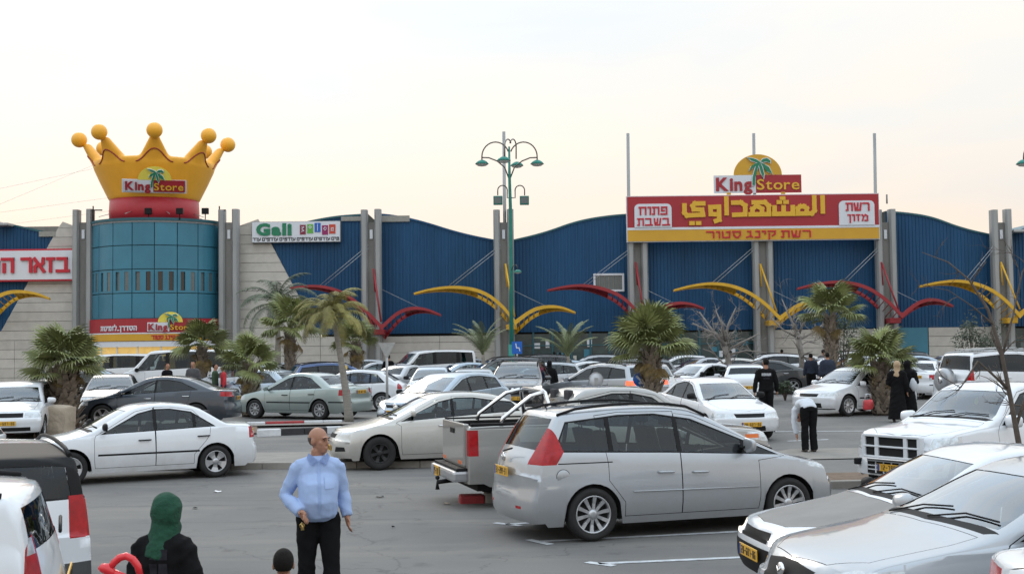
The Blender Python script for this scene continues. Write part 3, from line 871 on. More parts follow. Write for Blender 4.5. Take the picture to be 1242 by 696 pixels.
def car(kind, colour, loc, head, label, cat='car', group='cars in the lot', name=None, swaps=None):
    """place a car: the first of a kind is the template itself, later ones are copies of it and its parts"""
    if kind not in TPL: TPL[kind] = build_car(CARS[kind])
    t = TPL[kind]
    if kind not in KIDS: KIDS[kind] = list(t.children)
    if kind in USED: o = copy_tree_defer(t, KIDS[kind])
    else: o = t; USED.add(kind)
    o.location = loc; o.rotation_euler = (0, 0, R(head)); tag(o, label, cat, group)
    if name: o.name = name
    col = M[colour]; sw = {'paint_white': col}
    for k, v in (swaps or {}).items(): sw[M[k].name] = M[v]
    def rec(q):
        for ch in q.children:
            for sl in ch.material_slots:
                if sl.material and sl.material.name in sw:
                    m2 = sw[sl.material.name]; sl.link = 'OBJECT'; sl.material = m2
            rec(ch)
    rec(o)
    # follow the slope of the lot
    h = R(head); d = Vector((math.cos(h), math.sin(h))); p = Vector(loc)
    a = gz(p.x + d.x * 1.3, p.y + d.y * 1.3); b = gz(p.x - d.x * 1.3, p.y - d.y * 1.3)
    o.rotation_euler = (0, -math.atan2(a - b, 2.6), h); o.location.z = (a + b) / 2 + .006
    if '_L' in o: del o['_L']
    return o
def copy_tree_defer(t, kids):
    """copy from the template; slots changed on the first user are reset by rec() through the mesh data"""
    def cp(o, parent, kids=None):
        c = o.copy(); link(c); c.parent = parent
        for k in list(c.keys()):
            if k in ('label', 'group', 'category'): del c[k]
        for sl in c.material_slots: sl.link = 'DATA'
        for ch in (kids or list(o.children)): cp(ch, c)
        return c
    return cp(t, None, kids)
def on_wheels(rear, front, wb, W, side):
    """ground point and heading of a car whose near-side wheels touch the road under two photo pixels; side +1: its left wheels are the near ones"""
    a = hit(*rear); b = hit(*front); d = (b - a).xy; h = math.atan2(d.y, d.x)
    n = Vector((-math.sin(h), math.cos(h))) * side
    m = (a + b).xy / 2 - n * (W / 2 - .1)
    return Vector((m.x, m.y, gz(m.x, m.y))), math.degrees(h), d.length
# ---------------------------------------------------------------- kinds of car (metres; x runs from nose to tail)
def sedan(L, H, W, wb, fo, hoodz, xc, zc, xw, xr, xk, zk, xq, xB, xD, name='sedan', **k):
    nose = k.pop('nosez', hoodz - .12)
    P = dict(name=name, L=L, W=W, H=H, wb=wb, fo=fo, wr=k.pop('wr', .305),
        prof=[(0, nose - .1), (.03, nose), (.16, hoodz - .03), (.5, hoodz + .03), (xc, zc), (xw, H - .07), (xw + .35, H - .012), ((xw + xr) / 2 + .1, H), (xr, H - .06), (xk - .02, zk + .04), (xk + .12, zk), (L - .14, zk - .01), (L - .03, zk - .05), (L, zk - .2)],
        belt=[(0, nose - .03), (.5, hoodz - .02), (xc, zc - .07), (xq, k.get('beltr', zc - .01)), (xk, zk - .05), (L, zk - .12)],
        xc=xc, xw=xw, xr=xr, xq=xq, xB=xB, xD=xD, shelf=(xr - .1, xk), hx=[xB - .2, xD - .12], antenna=None,
        rear_window=(zk + .06, H - .11, .10, .12, xr), boot=(xk + .16, L - .1, W / 2 - .2), cab_end=xk,
        plate_f=(-.012, .42), seats=[xc + .95, xc + 1.8])
    k.pop('beltr', None); P.update(k); return P
def lamps(P, fl, fx1, tl, tx0, grille=None, intake=None, on=None):
    rg = list(P.get('regions', ()))
    if grille: rg.append(('grille', 'black', 'end', grille, -.2, .4, 0, False))
    if intake: rg.append(('air_intake', 'under', 'end', intake, -.2, .4, 0, False))
    rg.append(('headlight', 'lamp_clear', 'end', fl, -.2, fx1, 0, True))
    rg.append(('tail_light', 'lamp_red', 'end', tl, tx0, P['L'] + .1, 0, True))
    P['regions'] = rg; return P
CARS = {}
def sym(y, *zz): return [(-y, zz[0]), (y, zz[0]), (y, zz[1]), (-y, zz[1])]
# white boxy saloon with black side strip
CARS['saloon_a'] = lamps(sedan(4.32, 1.42, 1.70, 2.61, .80, .80, 1.08, .93, 1.83, 3.12, 3.66, 1.00, 3.42, 2.30, 3.30, name='saloon_car', rim=(5, 'fat'), rf=.68, wr=.30,
    strips=[(1.27, 3.10, .50, .535, True)], handle='black', split=[2.30, 3.02], post=.03, hz=.13, tum=.42, plate_r=(4.285, .80, .5, .11), glass='glass', mirror_mat='black', mirror=(1.40, 1.02)),
    [(.42, .56), (.84, .57), (.84, .68), (.40, .67)], .42, [(.52, .72), (.86, .72), (.86, .93), (.55, .93)], 4.05, grille=[(-.36, .58), (.36, .58), (.40, .67), (-.40, .67)], intake=[(-.4, .26), (.4, .26), (.36, .38), (-.36, .38)])
# rounder big saloon (dark navy)
CARS['saloon_b'] = lamps(sedan(4.67, 1.45, 1.76, 2.67, .92, .80, 1.12, .95, 1.98, 3.30, 4.02, 1.06, 3.66, 2.42, 3.42, name='saloon_car', rim=(5, 'twin'), rf=.70, wr=.325, beltr=1.02,
    handle='chrome', hz=.13, tum=.46, glass_rear='glass_dark', c1=.2, split=[2.42], cf=.32, cr=.26, plate_r=(4.63, .78, .5, .11)),
    [(.46, .60), (.86, .64), (.86, .74), (.46, .70)], .52, [(.46, .82), (.9, .86), (.9, .99), (.5, .97)], 4.28, grille=[(-.40, .55), (.40, .55), (.44, .68), (-.44, .68)], intake=[(-.55, .25), (.55, .25), (.5, .38), (-.5, .38)])
# tall-tailed beige saloon
CARS['saloon_c'] = lamps(sedan(4.62, 1.48, 1.78, 2.70, .88, .82, 1.08, .97, 1.95, 3.42, 4.02, 1.10, 3.78, 2.38, 3.40, name='saloon_car', rim=(6, 'steel'), rf=.60, wr=.325, beltr=1.05,
    handle='chrome', hz=.13, tum=.42, split=[2.38, 3.20], post=.028, c1=.12, c2=[(3.62, 1.27)], cf=.32, cr=.26, a0=1.30, mirror=(1.56, 1.10)),
    [(.44, .66), (.80, .72), (.88, .84), (.70, .84), (.46, .76)], .62, [(.50, .85), (.9, .85), (.9, 1.02), (.5, 1.0)], 4.25, grille=[(-.32, .62), (.32, .62), (.36, .70), (-.36, .70)], intake=[(.48, .36), (.78, .38), (.76, .46), (.52, .46)])
CARS['saloon_c']['regions'].append(('fog_intake', 'under', 'end', [(-.48, .36), (-.78, .38), (-.76, .46), (-.52, .46)], -.2, .4, 0, False))
# green grey saloon seen from behind
CARS['saloon_d'] = lamps(sedan(4.43, 1.44, 1.70, 2.53, .86, .79, 1.06, .93, 1.86, 3.10, 3.72, 1.02, 3.46, 2.26, 3.20, name='saloon_car', rim=(9, 'cap'), rf=.66, wr=.30,
    strips=[(1.35, 3.04, .50, .54, True), (3.74, 4.6, .52, .56, True)], handle='black', hz=.14, tum=.44, cf=.28, cr=.2, glass='glass', c1=.2, glass_rear='glass', plate_r=(4.385, .84, .5, .11), mirror_mat='paint'),
    [(.42, .58), (.84, .60), (.84, .70), (.42, .68)], .45, [(.50, .74), (.86, .74), (.86, .92), (.50, .92)], 4.10, grille=[(-.34, .57), (.34, .57), (.38, .68), (-.38, .68)], intake=[(-.45, .26), (.45, .26), (.4, .38), (-.4, .38)])
CARS['saloon_d']['regions'].append(('reverse_light', 'lamp_clear', 'end', [(.50, .72), (.60, .72), (.60, .80), (.50, .80)], 4.1, 4.6, 0, True))
# angular nineties saloon with dark bonnet and lit lamps
CARS['saloon_e'] = lamps(sedan(4.42, 1.40, 1.68, 2.55, .84, .76, 1.22, .92, 1.98, 3.16, 3.72, 1.0, 3.46, 2.36, 3.24, name='saloon_car', rim=(7, 'cap'), rf=.62, wr=.29, nosez=.70,
    strips=[(.0, 4.4, .42, .50, True)], handle='black', hz=.13, tum=.40, cf=.14, plate_f=(-.03, .44), bumpz=.48, nose=.03, mirror_mat='black'),
    [(.40, .555), (.80, .555), (.80, .675), (.40, .675)], .30, [(.46, .74), (.86, .74), (.86, .92), (.46, .92)], 4.15, grille=[(-.36, .56), (.36, .56), (.36, .66), (-.36, .66)], intake=None)
CARS['saloon_e']['regions'] += [(None, 'black', 'end', [(-1, .2), (1, .2), (1, .51), (-1, .51)], -.2, .45, 0, False)]
# wide modern saloon, nearest
CARS['saloon_f'] = lamps(sedan(4.68, 1.44, 1.79, 2.68, .95, .82, 1.30, .97, 2.12, 3.34, 4.02, 1.06, 3.70, 2.50, 3.46, name='saloon_car', rim=(7, 'plain'), rf=.68, wr=.32,
    handle='paint', hz=.13, tum=.44, cf=.34, cr=.25, split=[2.5], mirror_s=1.25, emblems=[(.03, .66, 'f', 'x')]),
    [(.44, .58), (.86, .64), (.88, .76), (.70, .76), (.46, .68)], .60, [(.46, .82), (.9, .86), (.9, .99), (.5, .97)], 4.3, grille=[(-.26, .50), (.26, .50), (.40, .70), (.12, .735), (-.12, .735), (-.40, .70)], intake=[(-.5, .26), (.5, .26), (.5, .38), (-.5, .38)])
def hatch(L, H, W, wb, fo, hoodz, xc, zc, xw, xr, xq, xB, xD, zrb, name='hatchback', **k):
    """two-box car: zrb = height of the bottom of the rear window"""
    nose = k.pop('nosez', hoodz - .12); rake = k.pop('rake', .30)
    P = dict(name=name, L=L, W=W, H=H, wb=wb, fo=fo, wr=k.pop('wr', .305),
        prof=[(0, nose - .1), (.03, nose), (.16, hoodz - .03), (.5, hoodz + .03), (xc, zc), (xw, H - .07), (xw + .4, H - .012), ((xw + xr) / 2 + .1, H), (xr, H - .05), (xr + .08, H - .09), (xr + .08 + rake * .9, zrb), (L - .03, zrb - .12), (L, zrb - .28)],
        belt=[(0, nose - .03), (.5, hoodz - .02), (xc, zc - .07), (xq, k.get('beltr', zc + .02)), (L, k.get('beltr', zc + .02))],
        xc=xc, xw=xw, xr=xr, xq=xq, xB=xB, xD=xD, hx=[xB - .2, (xD or 3) - .12],
        rear_window=(zrb + .03, H - .13, .10, .10, xr), cab_end=L - .25, plate_f=(-.012, .42), seats=[xc + .95, xc + 1.75], rear_wiper=None, cr=.18, c1=.02)
    k.pop('beltr', None); P.update(k); return P
# silver people carrier, nearest full car
CARS['minivan'] = lamps(hatch(4.51, 1.63, 1.76, 2.75, .88, .86, .98, 1.02, 2.02, 3.98, 4.12, 2.42, 3.42, 1.10, name='minivan', rim=(10, 'plain'), rf=.72, wr=.325, ra=.375, rake=.34,
    beltr=1.07, hz=.21, hx=[2.16, 2.64], tum=.34, cf=.30, a0=1.00, split=[1.50, 2.42, 3.36], post=.03, c1=.06, glass='glass', glass_rear='glass', rails=(1.95, 4.0), cr=.16,
    tail=.03, mirror=(1.52, 1.10), mirror_s=1.2, rear_wiper=(1.075, -.28, 4.50), txt='31-284-57', plate_r=(4.535, .83, .5, .12),
    seats=[1.95, 2.85], seat_up=.2, antenna=3.9, emblems=[(4.50, 1.0, 'r', 'x')]),
    [(.46, .68), (.82, .74), (.86, .84), (.72, .84), (.48, .76)], .60, [(.62, .90), (.9, .93), (.9, 1.06), (.66, 1.02)], 4.35, grille=[(-.38, .60), (.38, .60), (.36, .68), (-.36, .68)], intake=[(-.6, .26), (.6, .26), (.5, .42), (-.5, .42)])
CARS['minivan']['regions'] = [r for r in CARS['minivan']['regions'] if r[0] != 'tail_light'] + [
    ('tail_light', 'lamp_red', 'side', [(4.10, .945), (4.72, .945), (4.72, 1.12), (4.60, 1.42), (4.16, 1.46), (4.06, 1.30), (3.99, 1.10)], 3.9, 4.8, .57, True),
    ('reflector', 'lamp_red', 'end', [(.42, .40), (.56, .40), (.56, .435), (.42, .435)], 4.2, 4.8, 0, True),
    ('sliding_rail', 'black', 'side', [(3.36, .948), (4.08, .948), (4.08, .962), (3.36, .962)], 3.3, 4.1, 0, True)]
# small silver hatchback with lit lamps
CARS['hatch_a'] = lamps(hatch(4.20, 1.51, 1.75, 2.61, .80, .84, .98, .99, 1.90, 3.50, 3.62, 2.26, 3.12, 1.12, rim=(6, 'plain'), wr=.31, tum=.40, beltr=1.04, split=[2.26, 3.0],
    strips=[(0, 4.2, .40, .47, True)], cf=.34, nose=.09, txt='60-447-56', plate_f=(-.03, .55), plate_r=(4.20, .62), mirror_mat='black', emblems=[(.055, .74, 'f', 'x')], handle='paint', hz=.14),
    [(.40, .62), (.70, .70), (.88, .86), (.72, .84), (.42, .73)], .75, [(.56, .90), (.9, .92), (.9, 1.14), (.62, 1.10)], 3.95, grille=[(-.32, .66), (.32, .66), (.40, .74), (-.40, .74)], intake=[(-.6, .30), (.6, .30), (.68, .44), (-.68, .44)])
# white three-box looking hatchback (side on)
CARS['hatch_b'] = lamps(hatch(4.18, 1.44, 1.74, 2.51, .86, .80, 1.06, .93, 1.82, 3.26, 3.48, 2.24, 3.02, 1.02, rim=(9, 'fat'), rf=.70, wr=.31, tum=.44, cf=.30, rake=.62, split=[2.24, 2.95],
    strips=[(1.32, 3.05, .50, .54, True)], handle='paint', hz=.12, mirror_mat='paint', plate_r=(4.19, .80), c1=.08, frame=.02),
    [(.44, .58), (.86, .62), (.86, .74), (.44, .68)], .45, [(.60, .76), (.88, .76), (.88, .96), (.62, .96)], 3.9, grille=[(-.34, .58), (.34, .58), (.36, .67), (-.36, .67)], intake=[(-.5, .26), (.5, .26), (.5, .40), (-.5, .40)])
# older square hatchback seen from the front
CARS['hatch_c'] = lamps(hatch(4.10, 1.44, 1.72, 2.51, .82, .82, 1.02, .95, 1.72, 3.40, 3.50, 2.18, 2.98, 1.06, rim=(7, 'cap'), wr=.30, tum=.40, cf=.22, rake=.34, plate_f=(-.012, .48), plate_r=(4.1, .62), hz=.12, mirror_mat='paint'),
    [(.46, .60), (.84, .61), (.84, .74), (.46, .74)], .36, [(.60, .76), (.88, .76), (.88, 1.0), (.62, 1.0)], 3.88, grille=[(-.42, .62), (.42, .62), (.42, .73), (-.42, .73)], intake=[(-.6, .28), (.6, .28), (.6, .38), (-.6, .38)])
# estate / crossover
CARS['wagon'] = lamps(hatch(4.62, 1.60, 1.78, 2.70, .92, .92, 1.16, 1.06, 2.02, 4.02, 4.16, 2.46, 3.38, 1.16, name='estate_car', rim=(5, 'twin'), rf=.68, wr=.335, tum=.38, cf=.30, beltr=1.12, rake=.30, split=[2.46, 3.36],
    rails=(1.95, 4.0), hz=.14, plate_r=(4.64, .86), glass_rear='glass_dark', seat_up=.12),
    [(.44, .66), (.86, .72), (.88, .84), (.46, .78)], .58, [(.40, .92), (.95, .92), (.95, 1.06), (.52, 1.06)], 4.2, grille=[(-.36, .60), (.36, .60), (.40, .76), (-.40, .76)], intake=[(-.6, .28), (.6, .28), (.6, .42), (-.6, .42)])
CARS['suv'] = lamps(hatch(4.60, 1.70, 1.83, 2.70, .90, 1.0, 1.16, 1.13, 1.92, 4.02, 4.16, 2.40, 3.36, 1.24, name='crossover_car', rim=(5, 'fat'), rf=.66, wr=.36, sill=.28, lower=.42, tum=.36, cf=.26, beltr=1.2, rake=.26, split=[2.4, 3.34],
    rails=(1.9, 4.0), hz=.16, plate_f=(-.02, .58), plate_r=(4.62, .92), seat_up=.25, emblems=[(.07, .84, 'f', 'x')]),
    [(.50, .80), (.88, .84), (.90, .96), (.54, .90)], .55, [(.62, 1.0), (.95, 1.0), (.95, 1.22), (.64, 1.22)], 4.25, grille=[(-.46, .70), (.46, .70), (.50, .88), (-.50, .88)], intake=[(-.6, .40), (.6, .40), (.6, .52), (-.6, .52)])
# big off-roader
CARS['offroader'] = lamps(hatch(4.75, 1.86, 1.85, 2.79, .88, 1.08, 1.26, 1.22, 1.86, 4.36, 4.50, 2.44, 3.36, 1.28, name='offroad_car', rim=(6, 'fat'), rf=.60, wr=.39, sill=.34, tum=.20, tum2=.08, cf=.22, cr=.10, beltr=1.24, rake=.14, split=[2.44, 3.40], post=.05,
    c1=.0, rails=(1.9, 4.3), rail_mat='galv', hz=.16, plate_r=None, seat_up=.35, glass_rear='glass_dark'),
    [(.52, .84), (.88, .86), (.90, 1.0), (.54, .98)], .45, [(.72, .98), (.95, .98), (.95, 1.30), (.76, 1.30)], 4.45, grille=[(-.46, .78), (.46, .78), (.50, .96), (-.50, .96)], intake=[(-.6, .46), (.6, .46), (.6, .6), (-.6, .6)])
# small tall van with windows, seen from behind
CARS['tall_mpv'] = lamps(hatch(4.25, 1.59, 1.74, 2.59, .86, .98, 1.02, 1.14, 1.66, 4.00, 4.02, 2.24, 3.16, 1.17, name='tall_family_car', rim=(7, 'cap'), wr=.32, tum=.15, tum2=.10, cf=.26, cr=.14, beltr=1.18, rake=.12, split=[2.24, 3.16], post=.05,
    c1=.0, rails=(1.5, 3.9), mirror_s=.8, hz=.16, seat_up=.06, glass_rear='glass_dark', tail=.02, rear_wiper=(1.2, -.4, 4.2), plate_r=(4.26, .9), lower=.30),
    [(.46, .72), (.84, .76), (.86, .94), (.50, .88)], .5, [(.66, .86), (.95, .86), (.95, 1.20), (.66, 1.20)], 4.02, grille=[(-.36, .62), (.36, .62), (.38, .74), (-.38, .74)], intake=[(-.6, .30), (.6, .30), (.6, .46), (-.6, .46)])
CARS['tall_mpv']['regions'] += [(None, 'black', 'end', [(-1, 1.17), (1, 1.17), (1, 2), (-1, 2)], 2.9, 4.4, 0, False), (None, 'trim', 'end', [(-1, .2), (1, .2), (1, .66), (-1, .66)], 3.9, 4.4, 0, False)]
import copy as _cp
CARS['tall_mpv2'] = _cp.deepcopy(CARS['tall_mpv']); CARS['tall_mpv2'].update(H=1.66, xq=3.5, c1=.55)
CARS['tall_mpv2']['regions'] = [r for r in CARS['tall_mpv2']['regions'] if r[0] != 'tail_light' and r[1] not in ('trim', 'black')] + [('tail_light', 'lamp_red', 'side', [(4.04, .96), (4.5, .96), (4.5, 1.44), (4.12, 1.44), (4.04, 1.2)], 3.9, 4.6, .60, True), ('reverse_light', 'lamp_clear', 'side', [(4.05, 1.16), (4.5, 1.16), (4.5, 1.26), (4.05, 1.26)], 4.0, 4.6, .62, True)]
def van(L, H, W, wb, fo, hoodz, xc, zc, xw, name='passenger_van', **k):
    P = dict(name=name, L=L, W=W, H=H, wb=wb, fo=fo, wr=.34,
        prof=[(0, hoodz - .25), (.04, hoodz - .1), (.2, hoodz), (xc, zc), (xw, H - .10), (xw + .3, H - .02), (L * .6, H), (L - .15, H - .03), (L - .03, H - .10), (L, H - .22)],
        belt=[(0, hoodz - .2), (.4, hoodz - .1), (xc, zc - .1), (L, k.get('bz', zc))],
        xc=xc, xw=xw, xr=L - .12, xq=L - .22, xB=xw + 1.0, xD=None, hx=[xw + .85, 0], c1=.14, split=[xw + 1.0, xw + 2.35], post=.10, frame=.03,
        rear_window=(zc + .05, H - .3, .16, .16, L - .05), cab_end=L - .2, plate_f=(-.012, .5), plate_r=(L + .01, .6), seats=[xc + .8, xc + 1.8, xc + 2.7], seat_up=.5, tum=.10, tum2=.06, cr=.06, cf=.28, boot=None, quarter=True, bonnet=True, cs2=.02, mirror_s=1.3, mirror_mat='black')
    k.pop('bz', None); P.update(k); return P
CARS['van_a'] = lamps(van(5.6, 2.16, 1.96, 3.3, .95, 1.12, .72, 1.26, 1.42, rim=(6, 'cap'), rf=.6, glass='glass', glass_rear='glass_dark', bz=1.35, sill=.3, fillet=.12),
    [(.50, .74), (.92, .78), (.94, 1.0), (.56, .96)], .4, [(.80, .8), (1.0, .8), (1.0, 1.3), (.80, 1.3)], 5.35, grille=[(-.46, .74), (.46, .74), (.46, .90), (-.46, .90)], intake=[(-.6, .40), (.6, .40), (.6, .52), (-.6, .52)])
CARS['van_b'] = lamps(van(4.9, 1.94, 1.86, 2.95, .92, 1.06, .82, 1.20, 1.45, rim=(6, 'steel'), rf=.6, glass='glass', glass_rear='glass_dark', bz=1.22, sill=.28, fillet=.1, seat_up=.35),
    [(.50, .72), (.86, .74), (.88, .92), (.54, .90)], .4, [(.76, .8), (.98, .8), (.98, 1.15), (.76, 1.15)], 4.7, grille=[(-.46, .72), (.46, .72), (.46, .86), (-.46, .86)], intake=[(-.6, .36), (.6, .36), (.6, .48), (-.6, .48)])
# pickups
def pickup(name='pickup_truck', **k):
    L = 5.15; H = k.pop('H', 1.76); xk = 3.52; rail = k.pop('rail', 1.24)
    P = dict(name=name, L=L, W=1.82, H=H, wb=3.08, fo=.88, wr=.37, ra=.43,
        prof=[(0, .80), (.03, .92), (.18, 1.04), (.5, 1.08), (1.26, 1.16), (1.98, H - .07), (2.3, H - .015), (2.9, H), (3.34, H - .05), (xk - .01, 1.50), (xk + .01, rail + .03), (xk + .04, rail), (L - .05, rail), (L, rail - .03)],
        belt=[(0, .88), (.5, 1.02), (1.26, 1.08), (3.4, 1.14), (xk + .05, rail - .04), (L, rail - .04)], soft=1,
        xc=1.26, xw=1.98, xr=3.36, xq=3.34, xB=2.50, xD=3.36, hx=[2.30, 3.24], c1=.02, split=[2.50], frame=.02, sill=.32, tum=.30, tum2=.05, quarter=False,
        rear_window=(1.30, 1.60, .2, .2, 3.36), cab_end=3.4, plate_f=(-.02, .58), boot=None, seats=[2.2, 2.95], seat_up=.35, cs2=.0, cf=.24, cr=.03, wl=.5, tail=.0, bed=(3.62, 5.07, .80), hz=.14,
        rim=(6, 'fat'), rf=.58, mirror_s=1.3)
    P.update(k); return P
CARS['pickup_a'] = lamps(pickup(handle='chrome', mirror_mat='chrome', txt='45-118-62'),
    [(.50, .80), (.86, .86), (.90, 1.02), (.56, .98)], .62, [(.76, .78), (1.0, .78), (1.0, 1.16), (.76, 1.16)], 4.98, grille=[(-.44, .76), (.44, .76), (.46, .94), (-.46, .94)], intake=[(-.6, .42), (.6, .42), (.6, .56), (-.6, .56)])
CARS['pickup_a']['regions'] += [('indicator', 'lamp_orange', 'end', [(.70, .90), (.98, .92), (.98, .985), (.74, .965)], .42, .66, 0, True)]
CARS['pickup_b'] = lamps(pickup(H=1.74, mirror_mat='paint', txt='12-785-52', plate_f=(-.03, .50), handle='paint', rail=1.22, mirror_s=1.35),
    [(.56, .72), (.90, .76), (.92, 1.00), (.60, .96)], .52, [(.76, .78), (1.0, .78), (1.0, 1.16), (.76, 1.16)], 4.98, grille=None, intake=None)
# ================================================================ GROUND
def grid_sheet(name, x0, x1, y0, y1, nx, ny, dz, m, zf=gz, kind='structure', parent=None):
    bm = bmesh.new(); V = [[bm.verts.new((x0 + (x1 - x0) * i / nx, y0 + (y1 - y0) * j / ny, zf(x0 + (x1 - x0) * i / nx, y0 + (y1 - y0) * j / ny) + dz)) for i in range(nx + 1)] for j in range(ny + 1)]
    for j in range(ny):
        for i in range(nx): bm.faces.new((V[j][i], V[j][i + 1], V[j + 1][i + 1], V[j + 1][i]))
    o = bm_obj(name, bm, [m], parent, smooth=True)
    if kind: tag(o, kind=kind)
    return o
def asphalt():
    m = mat('asphalt', (.128, .124, .120), rough=.86, spec=.35)
    t = m.node_tree; b = t.nodes['Principled BSDF']; co = t.nodes.new('ShaderNodeTexCoord')
    def noise_(scale, det, st=(1, 1, 1)):
        mp_ = t.nodes.new('ShaderNodeMapping'); mp_.inputs['Scale'].default_value = st; t.links.new(co.outputs['Object'], mp_.inputs[0])
        n = t.nodes.new('ShaderNodeTexNoise'); n.inputs['Scale'].default_value = scale; n.inputs['Detail'].default_value = det; n.inputs['Roughness'].default_value = .6
        t.links.new(mp_.outputs[0], n.inputs[0]); return n.outputs[0]
    def rng(s, a, b_, c, d):
        r = t.nodes.new('ShaderNodeMapRange'); r.inputs[1].default_value = a; r.inputs[2].default_value = b_; r.inputs[3].default_value = c; r.inputs[4].default_value = d
        t.links.new(s, r.inputs[0]); return r.outputs[0]
    def mix_(fac, c1, c2, mode='MIX'):
        x = t.nodes.new('ShaderNodeMix'); x.data_type = 'RGBA'; x.blend_type = mode
        if isinstance(fac, float): x.inputs[0].default_value = fac
        else: t.links.new(fac, x.inputs[0])
        for k, c in ((6, c1), (7, c2)):
            if isinstance(c, tuple): x.inputs[k].default_value = (*c, 1)
            else: t.links.new(c, x.inputs[k])
        return x.outputs[2]
    base = mix_(rng(noise_(.35, 6), .35, .65, 0, 1), (.150, .146, .142), (.198, .190, .180))
    base = mix_(rng(noise_(.9, 5, (.25, 1.6, 1)), .50, .72, 0, .65), base, (.25, .232, .205))      # pale dust drifted along the aisle
    base = mix_(rng(noise_(2.2, 6), .58, .72, 0, .6), base, (.095, .092, .09))                    # oil and wear patches
    base = mix_(rng(noise_(1.1, 3, (.10, 2.2, 1)), .60, .70, 0, .35), base, (.085, .083, .082))         # tyre-darkened lanes
    base = mix_(rng(noise_(60, 3), .3, .7, 0, .35), base, (.06, .06, .06))
    base = mix_(rng(noise_(150, 2), .58, .75, 0, .5), base, (.30, .29, .27))
    v = t.nodes.new('ShaderNodeTexVoronoi'); v.feature = 'DISTANCE_TO_EDGE'; v.inputs['Scale'].default_value = .22
    nz = t.nodes.new('ShaderNodeTexNoise'); nz.inputs['Scale'].default_value = 1.3; nz.inputs['Detail'].default_value = 6
    t.links.new(co.outputs['Object'], nz.inputs[0])
    av = t.nodes.new('ShaderNodeVectorMath'); av.operation = 'MULTIPLY_ADD'; av.inputs[1].default_value = (1.6, 1.6, 0)
    t.links.new(nz.outputs['Color'], av.inputs[0]); t.links.new(co.outputs['Object'], av.inputs[2]); t.links.new(av.outputs[0], v.inputs[0])
    base = mix_(rng(v.outputs[0], 0, .004, .45, 0), base, (.045, .045, .045))
    t.links.new(base, b.inputs['Base Color'])
    bp = t.nodes.new('ShaderNodeBump'); bp.inputs['Strength'].default_value = .5; bp.inputs['Distance'].default_value = .008
    t.links.new(noise_(90, 4), bp.inputs['Height']); t.links.new(bp.outputs[0], b.inputs['Normal'])
    return m
M['asphalt'] = asphalt()
M['far_ground'] = mat('dry_ground', (.16, .14, .11), rough=1, noise_amt=.2, noise_scale=.05)
grid_sheet('parking_lot_asphalt', -70, 70, -6, 82, 14, 176, 0, M['asphalt'])
grid_sheet('ground', -1500, 1500, -600, 2500, 4, 4, -.35, M['far_ground'], zf=lambda x, y: 0)

def strip(name, p0, p1, wd, m, dz=.006):
    """painted line on the asphalt between two ground points"""
    a, b = Vector(p0[:2]), Vector(p1[:2]); d = (b - a).normalized(); n = Vector((-d.y, d.x)) * wd / 2; k = max(1, int((b - a).length / .5)); bm = bmesh.new(); pr = None
    for i in range(k + 1):
        c = a + (b - a) * i / k; q = [bm.verts.new((*(c + s_ * n), gz(0, c.y + s_ * n.y) + dz)) for s_ in (1, -1)]
        if pr: bm.faces.new((pr[0], pr[1], q[1], q[0]))
        pr = q
    return tag(bm_obj(name, bm, [m]), kind='structure')
H_ = hit
for a, b in (((600, 634), (632, 638)), ((613, 636), (790, 626)), ((641, 655), (668, 661)), ((656, 657), (1010, 639)), ((712, 682), (745, 687)), ((726, 684), (1080, 668)),
             ((-60, 552), (20, 549)), ((300, 557), (352, 553)), ((352, 527), (424, 523)), ((60, 555), (20, 556))):
    strip('bay_line', H_(*a), H_(*b), .11, M['mark'])
for a, b in (((905, 523.5), (1062, 522.5)), ((560, 508), (640, 507)), ((325, 515), (420, 512)), ((955, 535), (1005, 533))):
    strip('bay_line', H_(*a), H_(*b), .10, M['mark'])
def kerb_run(name, p0, p1, cols, n, label, wd=.16, h=.13, seg=None, cat='kerb'):
    """kerb of single blocks laid end to end"""
    a, b = Vector(p0[:2]), Vector(p1[:2]); d = (b - a) / n; u = d.normalized(); ang = math.atan2(u.y, u.x)
    mid = (a + b) / 2; root = thing(name, label, cat, (mid.x, mid.y, gz(0, mid.y)))
    for i in range(n):
        c = a + d * (i + .5); bm = bmesh.new(); L_ = d.length / 2 - .004
        box(bm, -L_, -wd / 2, -.1, L_, wd / 2, h, bev=.018)
        o = bm_obj('kerb_stone', bm, [M[cols[i % len(cols)] if len(cols) != n else cols[i]]], root)
        o.location = (c.x - mid.x, c.y - mid.y, gz(0, c.y) - gz(0, mid.y) + random.uniform(-.004, .004)); o.rotation_euler = (0, 0, ang + random.uniform(-.006, .006))
    return root
# near island between the two aisles: a long low kerb with paving behind it
k0, k1 = H_(-140, 577), H_(1420, 553)
def island(name, x0, x1, yf0, yf1, depth, top, m, zadd=.09):
    bm = bmesh.new(); n = 40; pr = None
    for i in range(n + 1):
        t = i / n; x = x0 + (x1 - x0) * t; yf = yf0 + (yf1 - yf0) * t
        q = [bm.verts.new((x, yf, gz(0, yf) + zadd)), bm.verts.new((x, yf + depth, gz(0, yf + depth) + zadd))]
        if pr: bm.faces.new((pr[0], q[0], q[1], pr[1]))
        pr = q
    return tag(bm_obj(name, bm, [m], smooth=True), kind='structure')
ka, kb = H_(-160, 577), H_(1010, 575)
P0, P1 = H_(-100, 576), H_(600, 571.5)
ang_k = (P1.y - P0.y) / (P1.x - P0.x)
def kline(px, y): return H_(px, y)
kerb_run('kerb_line', H_(-100, 573), H_(548, 566), ['kerb_grey'], 17, 'long plain concrete kerb behind the white saloon and the beige saloon')
kerb_run('kerb_line', H_(1005, 592), H_(1290, 586), ['kerb_grey'], 7, 'short plain concrete kerb in front of the white pickup with the big grille')
